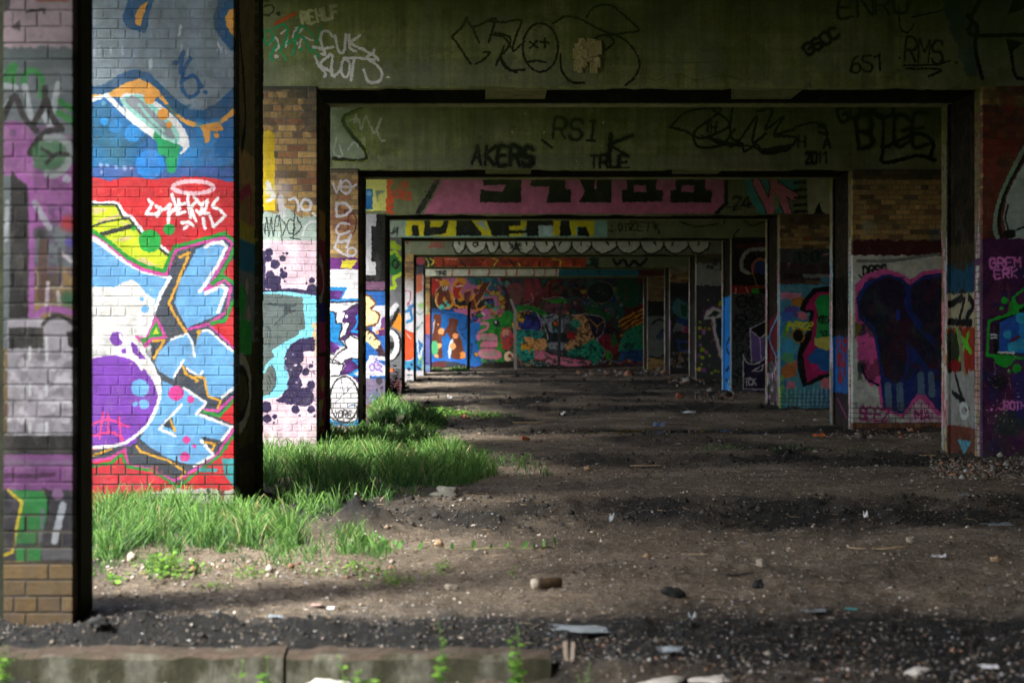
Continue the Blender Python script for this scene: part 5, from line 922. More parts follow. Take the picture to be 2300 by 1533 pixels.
n = NT('dirt', .93); p = n.pos(); at = n.new('ShaderNodeAttribute'); at.attribute_name = 'mud'  # this attribute mixes wet mud with wall shade put into the colour
base = n.ramp(n.noise(p, 1.1, 7, .7), [(.3, (.135, .105, .075)), (.5, (.28, .225, .162)), (.7, (.46, .38, .285))])
base = n.mix(1.0, base, n.ramp(n.noise(p, 24, 7, .8), [(.32, .28), (.5, .9), (.68, 1.6)]), 'MULTIPLY')
chips = n.new('ShaderNodeTexVoronoi'); chips.inputs['Scale'].default_value = 42; n.put(chips.inputs['Vector'], p); chips.inputs['Randomness'].default_value = 1
cr = n.math('MULTIPLY', n.ramp(chips.outputs['Distance'], [(.10, 1.0), (.20, 0.0)]), n.ramp(n.xyz(chips.outputs['Color'])[0], [(.58, 0.0), (.62, 1.0)]))
base = n.mix(cr, base, n.ramp(n.xyz(chips.outputs['Color'])[1], [(.2, (.25, .19, .13)), (.6, (.34, .29, .22)), (.95, (.5, .48, .46))]))
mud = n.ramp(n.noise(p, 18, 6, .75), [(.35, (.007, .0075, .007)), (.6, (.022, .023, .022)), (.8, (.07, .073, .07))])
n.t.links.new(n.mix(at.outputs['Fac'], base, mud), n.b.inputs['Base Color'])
n.t.links.new(n.ramp(at.outputs['Fac'], [(0, .95), (1, .62)]), n.b.inputs['Roughness'])
n.bump(n.math('ADD', n.noise(p, 35, 7, .8), n.math('MULTIPLY', n.noise(p, 140, 3, .7), .5)), 1.0, .035)
M_dirt = n.m
U = np.linspace(-.60, .66, 640); Yr = np.exp(np.linspace(math.log(4.6), math.log(80), 620))
UU, YY = np.meshgrid(U, Yr); XX = UU * YY; ZZ = gz(XX, YY)
idx = np.arange(UU.size).reshape(UU.shape)
F = np.stack([idx[:-1, :-1].ravel(), idx[:-1, 1:].ravel(), idx[1:, 1:].ravel(), idx[1:, :-1].ravel()], 1)
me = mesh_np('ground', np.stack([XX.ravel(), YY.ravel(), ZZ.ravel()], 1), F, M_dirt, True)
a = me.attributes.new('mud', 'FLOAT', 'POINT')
md = shade_mud_band(XX, YY)
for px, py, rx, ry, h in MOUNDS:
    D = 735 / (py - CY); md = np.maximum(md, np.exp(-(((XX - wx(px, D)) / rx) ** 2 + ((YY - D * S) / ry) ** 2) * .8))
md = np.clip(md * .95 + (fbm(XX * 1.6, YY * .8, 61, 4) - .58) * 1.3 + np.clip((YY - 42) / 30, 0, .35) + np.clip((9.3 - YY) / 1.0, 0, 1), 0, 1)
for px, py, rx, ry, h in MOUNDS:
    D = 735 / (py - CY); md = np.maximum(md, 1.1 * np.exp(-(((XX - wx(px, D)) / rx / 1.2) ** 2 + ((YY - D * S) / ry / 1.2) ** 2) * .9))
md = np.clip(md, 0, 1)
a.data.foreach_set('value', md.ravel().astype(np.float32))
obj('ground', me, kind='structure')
n = NT('field', .95); n.t.links.new(n.ramp(n.noise(n.pos(), .4, 6), [(.35, (.05, .075, .02)), (.65, (.11, .10, .05))]), n.b.inputs['Base Color'])
m = MB(); m.V = [(-900, -900, -.32), (900, -900, -.32), (900, 900, -.32), (-900, 900, -.32)]; m.F = [(0, 1, 2, 3)]
m.build('terrain', n.m, kind='structure')

n = NT('puddle_water', .06); n.b.inputs['Base Color'].default_value = (.018, .03, .006, 1); n.b.inputs['Specular IOR Level'].default_value = .5
n.bump(n.noise(n.pos(), 6, 3), .03, .01)
pv = []
for i in range(40):
    t = 2 * math.pi * i / 40; r = 1 + .18 * math.sin(3 * t + 1) + .1 * math.sin(7 * t)
    pv.append((2.6 + 2.2 * r * math.cos(t), 27.55 + .6 * r * math.sin(t), -.112))
me = mesh_np('puddle', pv, [tuple(range(40))], n.m); obj('puddle', me, kind='structure')

# ------------------------------------------------------------------ bricks
_bm = {}
def brick_mesh(w, mats, key, dep=.10):
    k = (round(w, 3), key)
    if k not in _bm:
        h = COURSE - .010; b = .0025; V = []
        for (x, z, i) in ((-w / 2, 0, 0), (w / 2, 0, 0), (w / 2, h, 0), (-w / 2, h, 0)): V.append((x, b, z))
        V += [(-w / 2 + b, 0, b), (w / 2 - b, 0, b), (w / 2 - b, 0, h - b), (-w / 2 + b, 0, h - b)]
        V += [(-w / 2, dep, 0), (w / 2, dep, 0), (w / 2, dep, h), (-w / 2, dep, h)]
        Fs = [(4, 5, 6, 7), (0, 1, 5, 4), (1, 2, 6, 5), (2, 3, 7, 6), (3, 0, 4, 7), (1, 9, 10, 2), (0, 3, 11, 8), (3, 2, 10, 11), (0, 8, 9, 1)]
        _bm[k] = (mesh_np('brick', V, Fs, mats), V, Fs)
    return _bm[k]
def layout(x0, x1, z0, z1, edge):
    """rows of bricks between x0 and x1, bonded from the opening's edge ('L' or 'R' end)"""
    out = []; r = 0; z = z0
    while z < z1 - .03:
        wid = .1025 if r % 4 == 3 else .215; off = 0 if r % 2 == 0 else (wid + .01) / 2
        if r % 4 == 3: off = .0525
        x = 0.0; L = x1 - x0; first = True
        while x < L - .02:
            w = (off - .005 if off > .02 else wid) if first and off else wid
            first = False
            w = min(w, L - x)
            if w > .025:
                a = x0 + x if edge == 'L' else x1 - x - w
                out.append((a + w / 2, z, round(w, 3)))
            x += w + .01
        r += 1; z += COURSE
    return out
def lay_bricks(t, mats, key, Y, rows, vis, limit=296, single=True):
    rnd = random.Random(key)
    rows = sorted(rows, key=lambda b: 0 if vis(b) else 1)
    n_single = min(limit, sum(1 for b in rows if vis(b))) if single else 0
    for i, (x, z, w) in enumerate(rows[:n_single]):
        me, V, Fs = brick_mesh(w, mats, key)
        o = bpy.data.objects.new('brick', me); o.parent = t
        o.location = (x - t.location[0], Y + rnd.gauss(0, .0009) - t.location[1], z - t.location[2])
        o.rotation_euler = (rnd.gauss(0, .004), rnd.gauss(0, .003), rnd.gauss(0, .004))
        C.collection.objects.link(o)
    rest = rows[n_single:]
    if rest:
        V_, F_, A_ = [], [], []
        for x, z, w in rest:
            me, V, Fs = brick_mesh(w, mats, key); b = len(V_); dy = rnd.gauss(0, .0009); sh = rnd.random()
            V_ += [(x + v[0] - t.location[0], Y + dy + v[1] - t.location[1], z + v[2] - t.location[2]) for v in V]; F_ += [tuple(b + q for q in f) for f in Fs]; A_ += [sh] * len(V)
        me = mesh_np('brickwork', V_, F_, mats); at = me.attributes.new('shade', 'FLOAT', 'POINT'); at.data.foreach_set('value', np.array(A_, np.float32))
        obj('brickwork', me, t, kind='stuff')
def pier(k, side, label, cv, jcv, single, vis_x, z0=-.25):
    D = DEPTH[k]; Y = D * S; e = wx(EDGE_L[k] if side == 'L' else EDGE_R[k], D)
    x0, x1 = (XO_L, e) if side == 'L' else (e, XO_R); zt = BEAM_Z[k] - .004
    t = empty('brick_pier', ((x0 + x1) / 2, Y + TH / 2, 0), label, 'brick pier', 'brick piers of the shed')
    rect = None
    if cv: b = cv.b; rect = (wx(b[0], D), wx(b[2], D), wz(b[3], D), wz(b[1], D))
    mb, mm = wall_mats('pier%d%s' % (k, side), cv, rect, bare={'1L': .42, '3L': .62, '3R': .35, '4R': .3}.get('%d%s' % (k, side), .1 if k < 6 else -9))
    sg = 1 if side == 'L' else -1
    T = t.location
    core = MB()
    def bx(xa, xb, ya, yb, za=z0, zb=zt):
        core.box(min(xa, xb) - T[0], max(xa, xb) - T[0], ya - T[1], yb - T[1], za, zb)
    o = x0 if side == 'L' else x1
    bx(o, e - sg * .008, Y + (.0026 if k < 4 else .004), Y + .36)
    core.build('mortar', mm, t)
    lay_bricks(t, mb, 'p%d%s' % (k, side), Y, layout(x0, x1, z0, zt, 'R' if side == 'L' else 'L'), lambda b: vis_x[0] <= b[0] <= vis_x[1] and b[1] > -.15 and b[1] < 4.3, 296, single)
    # brick lining of the opening's side
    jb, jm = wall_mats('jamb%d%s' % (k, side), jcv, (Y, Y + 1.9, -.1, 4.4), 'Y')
    core = MB(); bx(o, e - sg * .037, Y + .3605, Y + 1.5); bx(o, e - sg * .008, Y + 1.5005, Y + TH); core.build('rear_mortar', jm, t)
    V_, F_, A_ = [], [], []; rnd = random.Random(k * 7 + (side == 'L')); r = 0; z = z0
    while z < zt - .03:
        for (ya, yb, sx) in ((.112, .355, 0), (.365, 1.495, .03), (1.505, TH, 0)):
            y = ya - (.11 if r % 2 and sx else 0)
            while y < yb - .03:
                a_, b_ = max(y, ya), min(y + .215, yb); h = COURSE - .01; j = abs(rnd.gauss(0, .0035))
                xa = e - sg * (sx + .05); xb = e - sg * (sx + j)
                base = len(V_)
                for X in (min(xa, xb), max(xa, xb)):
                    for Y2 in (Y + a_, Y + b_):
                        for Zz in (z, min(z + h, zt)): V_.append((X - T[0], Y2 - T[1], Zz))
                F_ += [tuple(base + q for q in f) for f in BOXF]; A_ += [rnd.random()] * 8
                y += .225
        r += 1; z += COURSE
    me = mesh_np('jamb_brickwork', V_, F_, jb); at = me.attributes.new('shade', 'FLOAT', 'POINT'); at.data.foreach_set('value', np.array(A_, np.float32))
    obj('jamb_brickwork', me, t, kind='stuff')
    return t

cvL = {1: art_sky_letters(), 2: art_pink_spots(), 3: art_white_violet(), 4: art_how(), 5: art_wheel()}
cvL[6], cvL[7], cvL[8] = art_small_left(); cvR = art_right(); J = art_jambs(); BE = art_beams()
for k, g in GAIN_L.items(): cvL[k].gain = g
for k, g in GAIN_R.items(): cvR[k].gain = g
for k, g in GAIN_B.items(): BE[k].gain = g
for k, g in GAIN_J.items(): J[k].gain = g
LABL = {1: 'left brick pier painted with light blue letters on red below a grey and blue wave', 2: 'left brick pier painted pale pink with dark purple spots and a cyan outline',
        3: 'left brick pier painted white with violet shapes and the small word YORE', 4: 'left brick pier with a white letter on black over a blue field reading HOWS',
        5: 'left brick pier painted grey with lime green on top and a white ring on orange', 6: 'narrow left brick pier with an orange patch below red and blue lines',
        7: 'narrow left brick pier with a pale orange patch over white and blue', 8: 'farthest left brick pier, tan above with a mauve foot'}
LABR = {1: 'nearest right brick pier, out of the picture beside the first opening', 2: 'right brick pier painted dark purple with the words GREM and ERK in pink', 3: 'right brick pier with a big navy shape outlined in pink on white',
        4: 'right brick pier with a crimson and green letter over patches of turquoise', 5: 'right brick pier painted with grey cobbles and a purple block marked TCK', 6: 'right brick pier painted dark grey with yellow and purple dots',
        7: 'right brick pier with dark teal and grey shapes, second farthest on the right', 8: 'farthest right brick pier, painted grey with thin black curves'}
for k in range(1, 9):
    D = DEPTH[k]; eL = wx(EDGE_L[k], D); eR = wx(EDGE_R[k], D)
    vl = {1: wx(195, D)}.get(k, wx(EDGE_L.get(k - 1, 0), DEPTH.get(k - 1, 1) + .26) if k > 1 else 0)
    if k > 1: vl = -((1090 - {2: 588, 3: 740, 4: 822, 5: 876, 6: 905, 7: 930, 8: 950}[k]) * D / K)
    pier(k, 'L', LABL[k], cvL[k], J['%dL' % k], k <= 5, (vl - .1, 9))
    vr = wx({1: 2300, 2: 2310, 3: 2112, 4: 1872, 5: 1722, 6: 1622, 7: 1562, 8: 1500}[k], D)
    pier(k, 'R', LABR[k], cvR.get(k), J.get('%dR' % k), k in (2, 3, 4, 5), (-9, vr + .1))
    # beam: two skins with a deep hollow between, stiffened by cross ribs
    zb = BEAM_Z[k]; Y = D * S
    t = empty('concrete_beam', (1.9, Y + TH / 2, zb), {1: 'nearest concrete beam over the first opening, above the top edge of the picture', 2: 'concrete beam with black outline tags and white FUK KLOTS lettering', 3: 'greenish concrete beam tagged RSIK and TRUE in black',
              4: 'concrete beam painted with a pink band and black block letters', 5: 'concrete beam painted with yellow and black block letters', 6: 'concrete beam covered by a row of silver bubble letters', 7: 'concrete beam painted rusty orange brown',
              8: 'farthest concrete beam, pale with red arcs beside dark teal'}[k], 'beam', 'concrete beams over the openings')
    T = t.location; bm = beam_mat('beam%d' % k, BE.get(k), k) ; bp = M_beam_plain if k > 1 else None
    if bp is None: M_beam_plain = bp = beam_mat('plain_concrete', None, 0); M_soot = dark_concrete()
    def part(name, xa, xb, ya, yb, za, zc, mat):
        m = MB(); m.box(xa - T[0], xb - T[0], ya - T[1], yb - T[1], za - T[2], zc - T[2]); return m.build(name, mat, t)
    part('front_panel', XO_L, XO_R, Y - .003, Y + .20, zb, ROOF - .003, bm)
    part('back_panel', XO_L, XO_R, Y + TH - .30, Y + TH, zb, ROOF - .003, bp)
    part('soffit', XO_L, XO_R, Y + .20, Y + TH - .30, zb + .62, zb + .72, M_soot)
    part('hollow_shade', XO_L, XO_R, Y + TH - .306, Y + TH - .3003, zb + .012, zb + .62, M_soot); part('front_shade', XO_L, XO_R, Y + .2003, Y + .206, zb + .012, zb + .62, M_soot)  # thin near-black sheets paint the shade inside the hollow
    for xr in (0.0, 3.06): part('rib', xr, xr + .74, Y + .2065, Y + TH - .3065, zb + .06, zb + .62, bp)
    # moulded lip along the lower edge
    NL = 160; V_ = []; rl = np.random.RandomState(k)                # ragged moulding along the lower edge
    for i in range(NL):
        x = eL + .02 + (eR - eL - .04) * i / (NL - 1) - T[0]; hh = .024 - .018 * max(0, fbm(np.array([x * 3.0]), np.array([k * 3.0]), 7, 4)[0] - .5) * 5 - .004 * rl.rand(); yy = .006 * rl.rand()
        for (y_, z_) in ((Y + .001 + yy, zb - .0005), (Y + .001 + yy, zb - hh), (Y + .16, zb - hh), (Y + .16, zb - .0005)): V_.append((x, y_ - T[1], z_ - T[2]))
    obj('lip', mesh_np('lip', V_, [(i * 4 + j, (i + 1) * 4 + j, (i + 1) * 4 + (j + 1) % 4, i * 4 + (j + 1) % 4) for i in range(NL - 1) for j in range(4)] + [(3, 2, 1, 0), tuple((NL - 1) * 4 + j for j in range(4))], bp), t)

# rough patch where the render has come off the second beam
D = 2.87; m = MB(); rn = random.Random(2)
for i in range(26):
    for s_ in (0, 1):
        x = wx(1292 + s_ * 30 + rn.random() * 22, D); z = wz(92 + rn.random() * 62, D); r = .012 + rn.random() * .03
        m.box(x - r, x + r, D * S - .02 - rn.random() * .02, D * S + .01, z - r * 1.5, z + r * 1.5, .006)
o = m.build('bare_stone', simple('stone_aggregate', (.42, .38, .18), .9, .5, 60), None, kind='stuff')
o.parent = [q for q in C.collection.objects if q.name.startswith('concrete_beam') and 'KLOTS' in q['label']][0]; o.location = -mathutils.Vector(o.parent.location)

# ------------------------------------------------------------------ near post, back wall, side wall, roof
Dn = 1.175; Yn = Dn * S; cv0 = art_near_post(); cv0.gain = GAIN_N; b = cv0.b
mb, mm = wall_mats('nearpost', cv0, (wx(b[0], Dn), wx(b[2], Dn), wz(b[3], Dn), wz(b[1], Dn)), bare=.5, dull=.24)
x0, x1 = wx(8, Dn), wx(163, Dn)
t = empty('brick_post', ((x0 + x1) / 2, Yn + .17, 0), 'nearest brick post at the left edge, painted purple, silver and green', 'brick post')
T = t.location; m = MB(); m.box(x0 + .006 - T[0], x1 - .006 - T[0], .003 - .17, .34 - .17, -.2, ROOF - .01); m.build('mortar', mm, t)
lay_bricks(t, mb, 'near', Yn, layout(x0, x1, -.2 + .01, ROOF - .02, 'R'), lambda q: q[1] < 3.6)
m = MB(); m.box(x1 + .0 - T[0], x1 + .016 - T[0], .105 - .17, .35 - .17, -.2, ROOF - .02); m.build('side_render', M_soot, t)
m = MB(); m.box(x0 - .4 - T[0], x0 - .006 - T[0], .13 - .17, .33 - .17, -.2, ROOF - .02); m.build('rear_render', M_soot, t)  # dark strip added beside the post to paint its shaded arris

Db = 9.87; cvm = art_mural(); cvm.gain = GAIN_M; b = cvm.b
mb, mm = wall_mats('backwall', cvm, (wx(b[0], Db), wx(b[2], Db), wz(b[3], Db), wz(b[1], Db)))
t = empty('back_wall', (1.7, Db * S + .2, 0), 'brick end wall covered by a dense mural of creatures and letters', 'wall'); T = t.location
m = MB(); m.box(XO_L - T[0], XO_R - T[0], .007 - .2, .2, -.2, ROOF - .01); m.build('mortar', mm, t)
lay_bricks(t, mb, 'back', Db * S, layout(XO_L, XO_R, -.2, ROOF - .02, 'L'), lambda q: False, 0, False)
plain = simple('plain_brickwork', (.12, .09, .055), .9, .4, 8)
m = MB(); m.box(XO_R, XO_R + .3, -12, Db * S + .3, -.2, ROOF - .01)
o = m.build('side_wall', plain); o['label'] = 'long plain brick wall closing the right side of the shed'; o['category'] = 'wall'
m = MB(); m.box(XO_L, XO_R, -12.3, -12, -.2, ROOF - .01)
o = m.build('darkening_wall', plain); o['label'] = 'unseen plain wall added behind the viewer to darken the shed'; o['category'] = 'wall'  # stands out of view, added to darken the near end
m = MB(); m.box(XO_L - .35, XO_R + .3, -12.3, Db * S + .4, ROOF, ROOF + .25)
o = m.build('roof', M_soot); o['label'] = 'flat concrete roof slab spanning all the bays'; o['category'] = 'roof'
# ------------------------------------------------------------------ small things on the ground
def tag(o, label, cat, group=None):
    o['label'] = label; o['category'] = cat
    if group: o['group'] = group
    return o
def ico(sub=2):
    import bmesh
    bm = bmesh.new(); bmesh.ops.create_icosphere(bm, subdivisions=sub, radius=1); V = np.array([v.co[:] for v in bm.verts]); Fq = np.array([[v.index for v in f.verts] for f in bm.faces]); bm.free(); return V, Fq
ICO2, ICO2F = ico(3)
def rock(name, px, py, w, h, mat, label, cat, seed=0, parent=None, flat=.7, group=None):
    """w,h in photo pixels at the place; sits a little in the dirt"""
    P, D = gpos(px, py); s = D / K; V = ICO2.copy(); h = h * (.75 if 'clod' in name else 1)
    q = np.round(V * 2.2 + seed) * .35
    rr = 1 + (fbm(V[:, 0] * 1.9 + seed, V[:, 2] * 1.9 + V[:, 1], seed, 4) - .5) * 1.3
    V = V * rr[:, None]; V[:, 2] = np.maximum(V[:, 2], -.7)
    V = V * np.array([w * s / 2 * 1.15, w * s / 2 * flat, h * s / 2 * 1.25]); V[:, 2] += h * s * .38
    a = random.Random(seed).uniform(-.4, .4); R = np.array([[math.cos(a), 0, -math.sin(a) * .5], [0, 1, 0], [math.sin(a) * .5, 0, math.cos(a)]])
    me = mesh_np(name, V @ R.T, ICO2F, mat)
    o = obj(name, me, parent, tuple(P)); 
    return tag(o, label, cat, group) if parent is None else o
def scrap(name, px, py, w, h, mat, label, cat, seed=0, group=None):
    """a crumpled bit of plastic, foil or paper"""
    P, D = gpos(px, py); s = D / K; n_ = 9; rn = np.random.RandomState(seed)
    u, v = np.meshgrid(np.linspace(-1, 1, n_), np.linspace(-1, 1, n_))
    r = 1 - .35 * rn.rand(n_, n_) * ((np.abs(u) > .9) | (np.abs(v) > .9))
    X = u * r * w * s / 2; Yy = v * r * w * s * .35; Z = (fbm(u * 1.6 + seed, v * 1.6, seed, 3) - .15) * h * s * 1.5 * (1 - .5 * v ** 2) + .004
    V = np.stack([X.ravel(), Yy.ravel(), np.maximum(Z.ravel(), -.004)], 1); idx = np.arange(n_ * n_).reshape(n_, n_)
    Fq = np.stack([idx[:-1, :-1].ravel(), idx[:-1, 1:].ravel(), idx[1:, 1:].ravel(), idx[1:, :-1].ravel()], 1)
    V2 = V.copy(); V2[:, 2] += .002; Fa = np.vstack([Fq, Fq[:, ::-1] + n_ * n_])
    # close the rim so that the sheet has thickness
    ring = list(idx[0, :]) + list(idx[1:, -1]) + list(idx[-1, -2::-1]) + list(idx[-2:0:-1, 0])
    rim = [(ring[i], ring[(i + 1) % len(ring)], ring[(i + 1) % len(ring)] + n_ * n_, ring[i] + n_ * n_) for i in range(len(ring))]
    me = mesh_np(name, np.vstack([V2 * [1, 1, 1], V]), np.vstack([Fa, np.array(rim)]), mat)
    return tag(obj(name, me, None, tuple(P)), label, cat, group)
M_stone = simple('pale_stone', (.34, .30, .24), .9, .35, 30); M_tan = simple('tan_stone', (.30, .21, .13), .9, .35, 30); M_grey = simple('grey_stone', (.20, .20, .17), .9, .4, 18)
M_black = simple('black_clod', (.025, .026, .026), .9, .5, 25); M_white = simple('white_plastic', (.75, .76, .80), .45, .12, 30); M_clear = simple('dull_plastic', (.24, .28, .31), .35, .3, 30)
M_red = simple('red_plastic', (.70, .12, .12), .4, .15, 30); M_orange = simple('orange_plastic', (.85, .20, .03), .4, .12, 30); M_blue = simple('blue_plastic', (.10, .16, .30), .4, .3, 30)
M_brick = simple('red_brick', (.40, .15, .08), .9, .3, 30); M_wood = simple('dry_wood', (.40, .30, .18), .85, .35, 30); M_teal = simple('teal_plastic', (.10, .40, .40), .4, .3, 30); M_conc = None

rock('rock', 1000, 1118, 56, 24, M_grey, 'grey angular rock lying on the bare dirt beyond the grass', 'rock', 3, flat=.6)
rock('rock', 945, 988, 34, 18, M_stone, 'pale lump of rubble beside the grass near the third opening', 'rock', 5)
rock('stone', 985, 1228, 22, 18, M_tan, 'tan stone among the small leaves of the creeper', 'stone', 7)
rock('stone', 1015, 1322, 30, 13, M_stone, 'whitish flat stone lying left of the brown can', 'stone', 9)
rock('stone', 1710, 1272, 18, 20, M_stone, 'upright egg shaped pale stone on the brown dirt', 'stone', 12)
rock('stone', 786, 1226, 26, 20, M_stone, 'pale stone at the edge of the near grass', 'stone', 15)
rock('stone', 295, 1258, 20, 18, M_stone, 'round pale stone below the grass near the left post', 'stone', 17)
rock('stone', 520, 1352, 18, 10, M_stone, 'small pale stone on dark gravel in front of the near grass', 'stone', 18)
rock('lump', 1510, 1338, 44, 24, M_black, 'black lump of tar right of the brown can', 'lump', 21)
rock('lump', 1705, 1318, 26, 18, M_black, 'small black lump on the dirt right of centre', 'lump', 23)
rock('clod', 222, 1408, 44, 30, M_black, 'black clod at the foot of the nearest brick post', 'clod', 25)
rock('brick_piece', 1178, 988, 20, 10, M_brick, 'broken orange brick piece by the puddle', 'brick', 31)
rock('brick_piece', 1527, 894, 16, 14, M_brick, 'broken orange brick piece in front of the blue fifth pier', 'brick', 33)
rock('stone', 1062, 900, 30, 8, M_stone, 'flat pale stone far off near the left grass', 'stone', 35)
rock('stone', 1455, 1252, 22, 12, M_tan, 'tan stone lying alone on the brown dirt', 'stone', 37)
rock('stone', 2238, 1262, 20, 12, M_tan, 'tan stone near the right edge of the picture', 'stone', 38)
rock('stone', 2045, 1216, 18, 16, M_stone, 'pale stone above the long stick', 'stone', 39)
rock('stone', 1320, 1056, 14, 12, M_tan, 'tan stone on the dirt beyond the dark strip', 'stone', 40)
# lying can with a pale end
P, D = gpos(1226, 1326); s = D / K
t = empty('can', tuple(P), 'brown can with a pale end lying on its side on the dirt', 'can')
m = MB(); r = 12.5 * s
m.tube([(-16 * s, 0, r * .95), (-14 * s, 0, r), (30 * s, .06, r * .95), (34 * s, .065, r * .95)], [r, r * 1.0, r * .95, r * .8], 14); m.build('body', simple('brown_can', (.07, .045, .026), .5, .5, 25), t, True)
m = MB(); m.tube([(-30 * s, -.02, r), (-28 * s, -.02, r), (-17 * s, 0, r)], [r * .55, r * 1.02, r * .98], 14); m.build('end_cap', M_stone, t, True)
scrap('plastic_scrap', 1374, 1176, 14, 34, M_clear, 'pale torn plastic standing up on the dark strip', 'plastic scrap', 2)
scrap('plastic_scrap', 1944, 1166, 12, 24, M_white, 'white torn plastic upright on the dark strip at the right', 'plastic scrap', 4)
scrap('plastic_scrap', 2240, 1180, 70, 8, M_clear, 'long flat grey plastic scrap at the right edge of the dark strip', 'plastic scrap', 6)
scrap('plastic_scrap', 2108, 1254, 36, 12, M_white, 'white plastic scrap below the long stick', 'plastic scrap', 8)
scrap('plastic_bag', 1480, 962, 28, 20, M_blue, 'crumpled dark blue bag at the far end of the puddle', 'plastic bag', 10)
scrap('cup', 1044, 938, 15, 10, M_red, 'crushed red cup beyond the left grass', 'cup', 12)
scrap('cup', 1265, 933, 14, 12, M_white, 'crushed white cup on the dirt behind the puddle', 'cup', 14)
scrap('toy_scrap', 1838, 981, 32, 10, M_orange, 'bright orange plastic scrap before the pink outlined pier', 'plastic scrap', 16)
scrap('rubbish', 1010, 897, 12, 14, M_white, 'small white rubbish far off beyond the shrub', 'rubbish', 18)
scrap('foil', 1555, 1392, 22, 24, M_clear, 'pale folded foil standing in the dark foreground', 'foil', 20)
scrap('plastic_scrap', 1300, 1418, 150, 14, M_clear, 'long grey plastic sheet lying on black mud in front', 'plastic scrap', 22)
scrap('plastic_scrap', 742, 1370, 20, 8, M_white, 'small white plastic scrap on dark gravel left of centre', 'plastic scrap', 24)
scrap('paper_scrap', 712, 1362, 34, 8, simple('pink_paper', (.45, .30, .27), .8, .2, 30), 'pinkish paper scrap beside the small white one', 'paper scrap', 26)
scrap('plastic_scrap', 1912, 1370, 30, 6, M_teal, 'teal plastic scrap in the dark foreground', 'plastic scrap', 28)
scrap('plastic_scrap', 1830, 1376, 60, 10, M_clear, 'bluish plastic strip left of the teal scrap', 'plastic scrap', 30)
scrap('plastic_scrap', 2220, 1502, 44, 12, M_white, 'white plastic strip in the lower right corner', 'plastic scrap', 32)
scrap('plastic_scrap', 620, 1388, 40, 10, M_clear, 'grey plastic scrap on the ridge above the kerb', 'plastic scrap', 34)
scrap('plastic_scrap', 2165, 1114, 24, 8, M_clear, 'clear plastic scrap near the right edge before the purple pier', 'plastic scrap', 36)
scrap('plastic_scrap', 1505, 1466, 60, 16, M_clear, 'torn grey plastic right of the short stakes', 'plastic scrap', 38)
# bottle
P, D = gpos(1550, 928); s = D / K; t = empty('bottle', tuple(P), 'pale blue plastic bottle lying far off in front of the fifth pier', 'bottle'); m = MB()
m.tube([(-16 * s, 0, 4 * s), (-6 * s, 0, 4 * s), (12 * s, .02, 4 * s), (14 * s, .02, 4 * s)], [1.2 * s, 4 * s, 4 * s, 3 * s], 10); m.build('body', M_white, t, True)
m = MB(); m.tube([(-20 * s, 0, 4 * s), (-16 * s, 0, 4 * s)], 1.8 * s, 8); m.build('cap', M_teal, t)
# sticks, planks
def stick(px, py, L, w, label, lift=0, rot=0, mat=None, name='stick'):
    P, D = gpos(px, py); s = D / K; m = MB(); n_ = 7; rn = random.Random(px)
    pts = [((-.5 + i / (n_ - 1)) * L * s, rn.uniform(-.01, .01), w * s * .5 + rn.uniform(0, .006) + lift * s * abs(i / (n_ - 1) - .4)) for i in range(n_)]
    m.tube(pts, [w * s * (.5 if 0 < i < n_ - 1 else .3) for i in range(n_)], 6); o = m.build(name, mat or M_wood, None, True); o.location = P; o.rotation_euler[2] = rot
    return tag(o, label, 'stick')
stick(1972, 1236, 140, 5, 'long curved dry stick on the dirt at the right', 14); stick(1190, 951, 80, 4, 'thin pale stick beside the far left grass', 3)
stick(1110, 1243, 120, 3, 'thin straight stalk on the dirt below the creeper', 2, .2); stick(1450, 1047, 70, 3, 'thin pale stick on the lit dirt beyond the dark strip', 2)
stick(1640, 1182, 40, 5, 'short dark stick at the edge of the dark strip', 2, 0, M_black); stick(2085, 1024, 40, 4, 'pale lath lying before the worn right jamb', 0, .1)
stick(1660, 1298, 70, 5, 'dark bent twig on the dirt above the black lumps', 10, .15, M_black); stick(1560, 1246, 60, 3, 'pale thin straw bundle on the dirt, right of centre', 2, -.2)
# stakes
for i, (px, top) in enumerate(((1272, 1440), (1284, 1442))):
    P, D = gpos(px, 1488); s = D / K; m = MB(); m.box(-4.5 * s, 4.5 * s, -.01, .01, -.05, (1488 - top) * s, .002)
    o = m.build('stake', simple('grey_wood', (.30, .25, .2), .9, .4, 20)); o.location = P; o.rotation_euler[1] = (-.05, .06)[i]
    tag(o, ('short grey wooden stake, left one of the pair beside the kerb end', 'short grey wooden stake, right one of the pair beside the kerb end')[i], 'stake', 'stakes beside the kerb')

# kerb in front
n = NT('kerb_concrete', .9); p = n.pos()
col = n.ramp(n.noise(p, 6, 5, .6, (1, 1, .45)), [(.35, (.022, .022, .010)), (.5, (.04, .04, .022)), (.60, (.12, .12, .095)), (.75, (.055, .055, .035))])
col = n.mix(1.0, col, n.ramp(n.noise(p, 40, 5), [(.3, .7), (.7, 1.15)]), 'MULTIPLY')
gn = n.new('ShaderNodeNewGeometry'); up = n.math('MULTIPLY', n.ramp(n.xyz(gn.outputs['True Normal'])[2], [(.5, 0.0), (.8, 1.0)]), n.ramp(n.noise(p, 7, 5), [(.35, .5), (.5, 1.0)]))
col = n.mix(up, col, n.ramp(n.noise(p, 25, 6, .8), [(.3, (.02, .015, .010)), (.7, (.085, .06, .042))]))
n.t.links.new(col, n.b.inputs['Base Color']); n.bump(n.noise(p, 30, 6, .7), .6, .01)
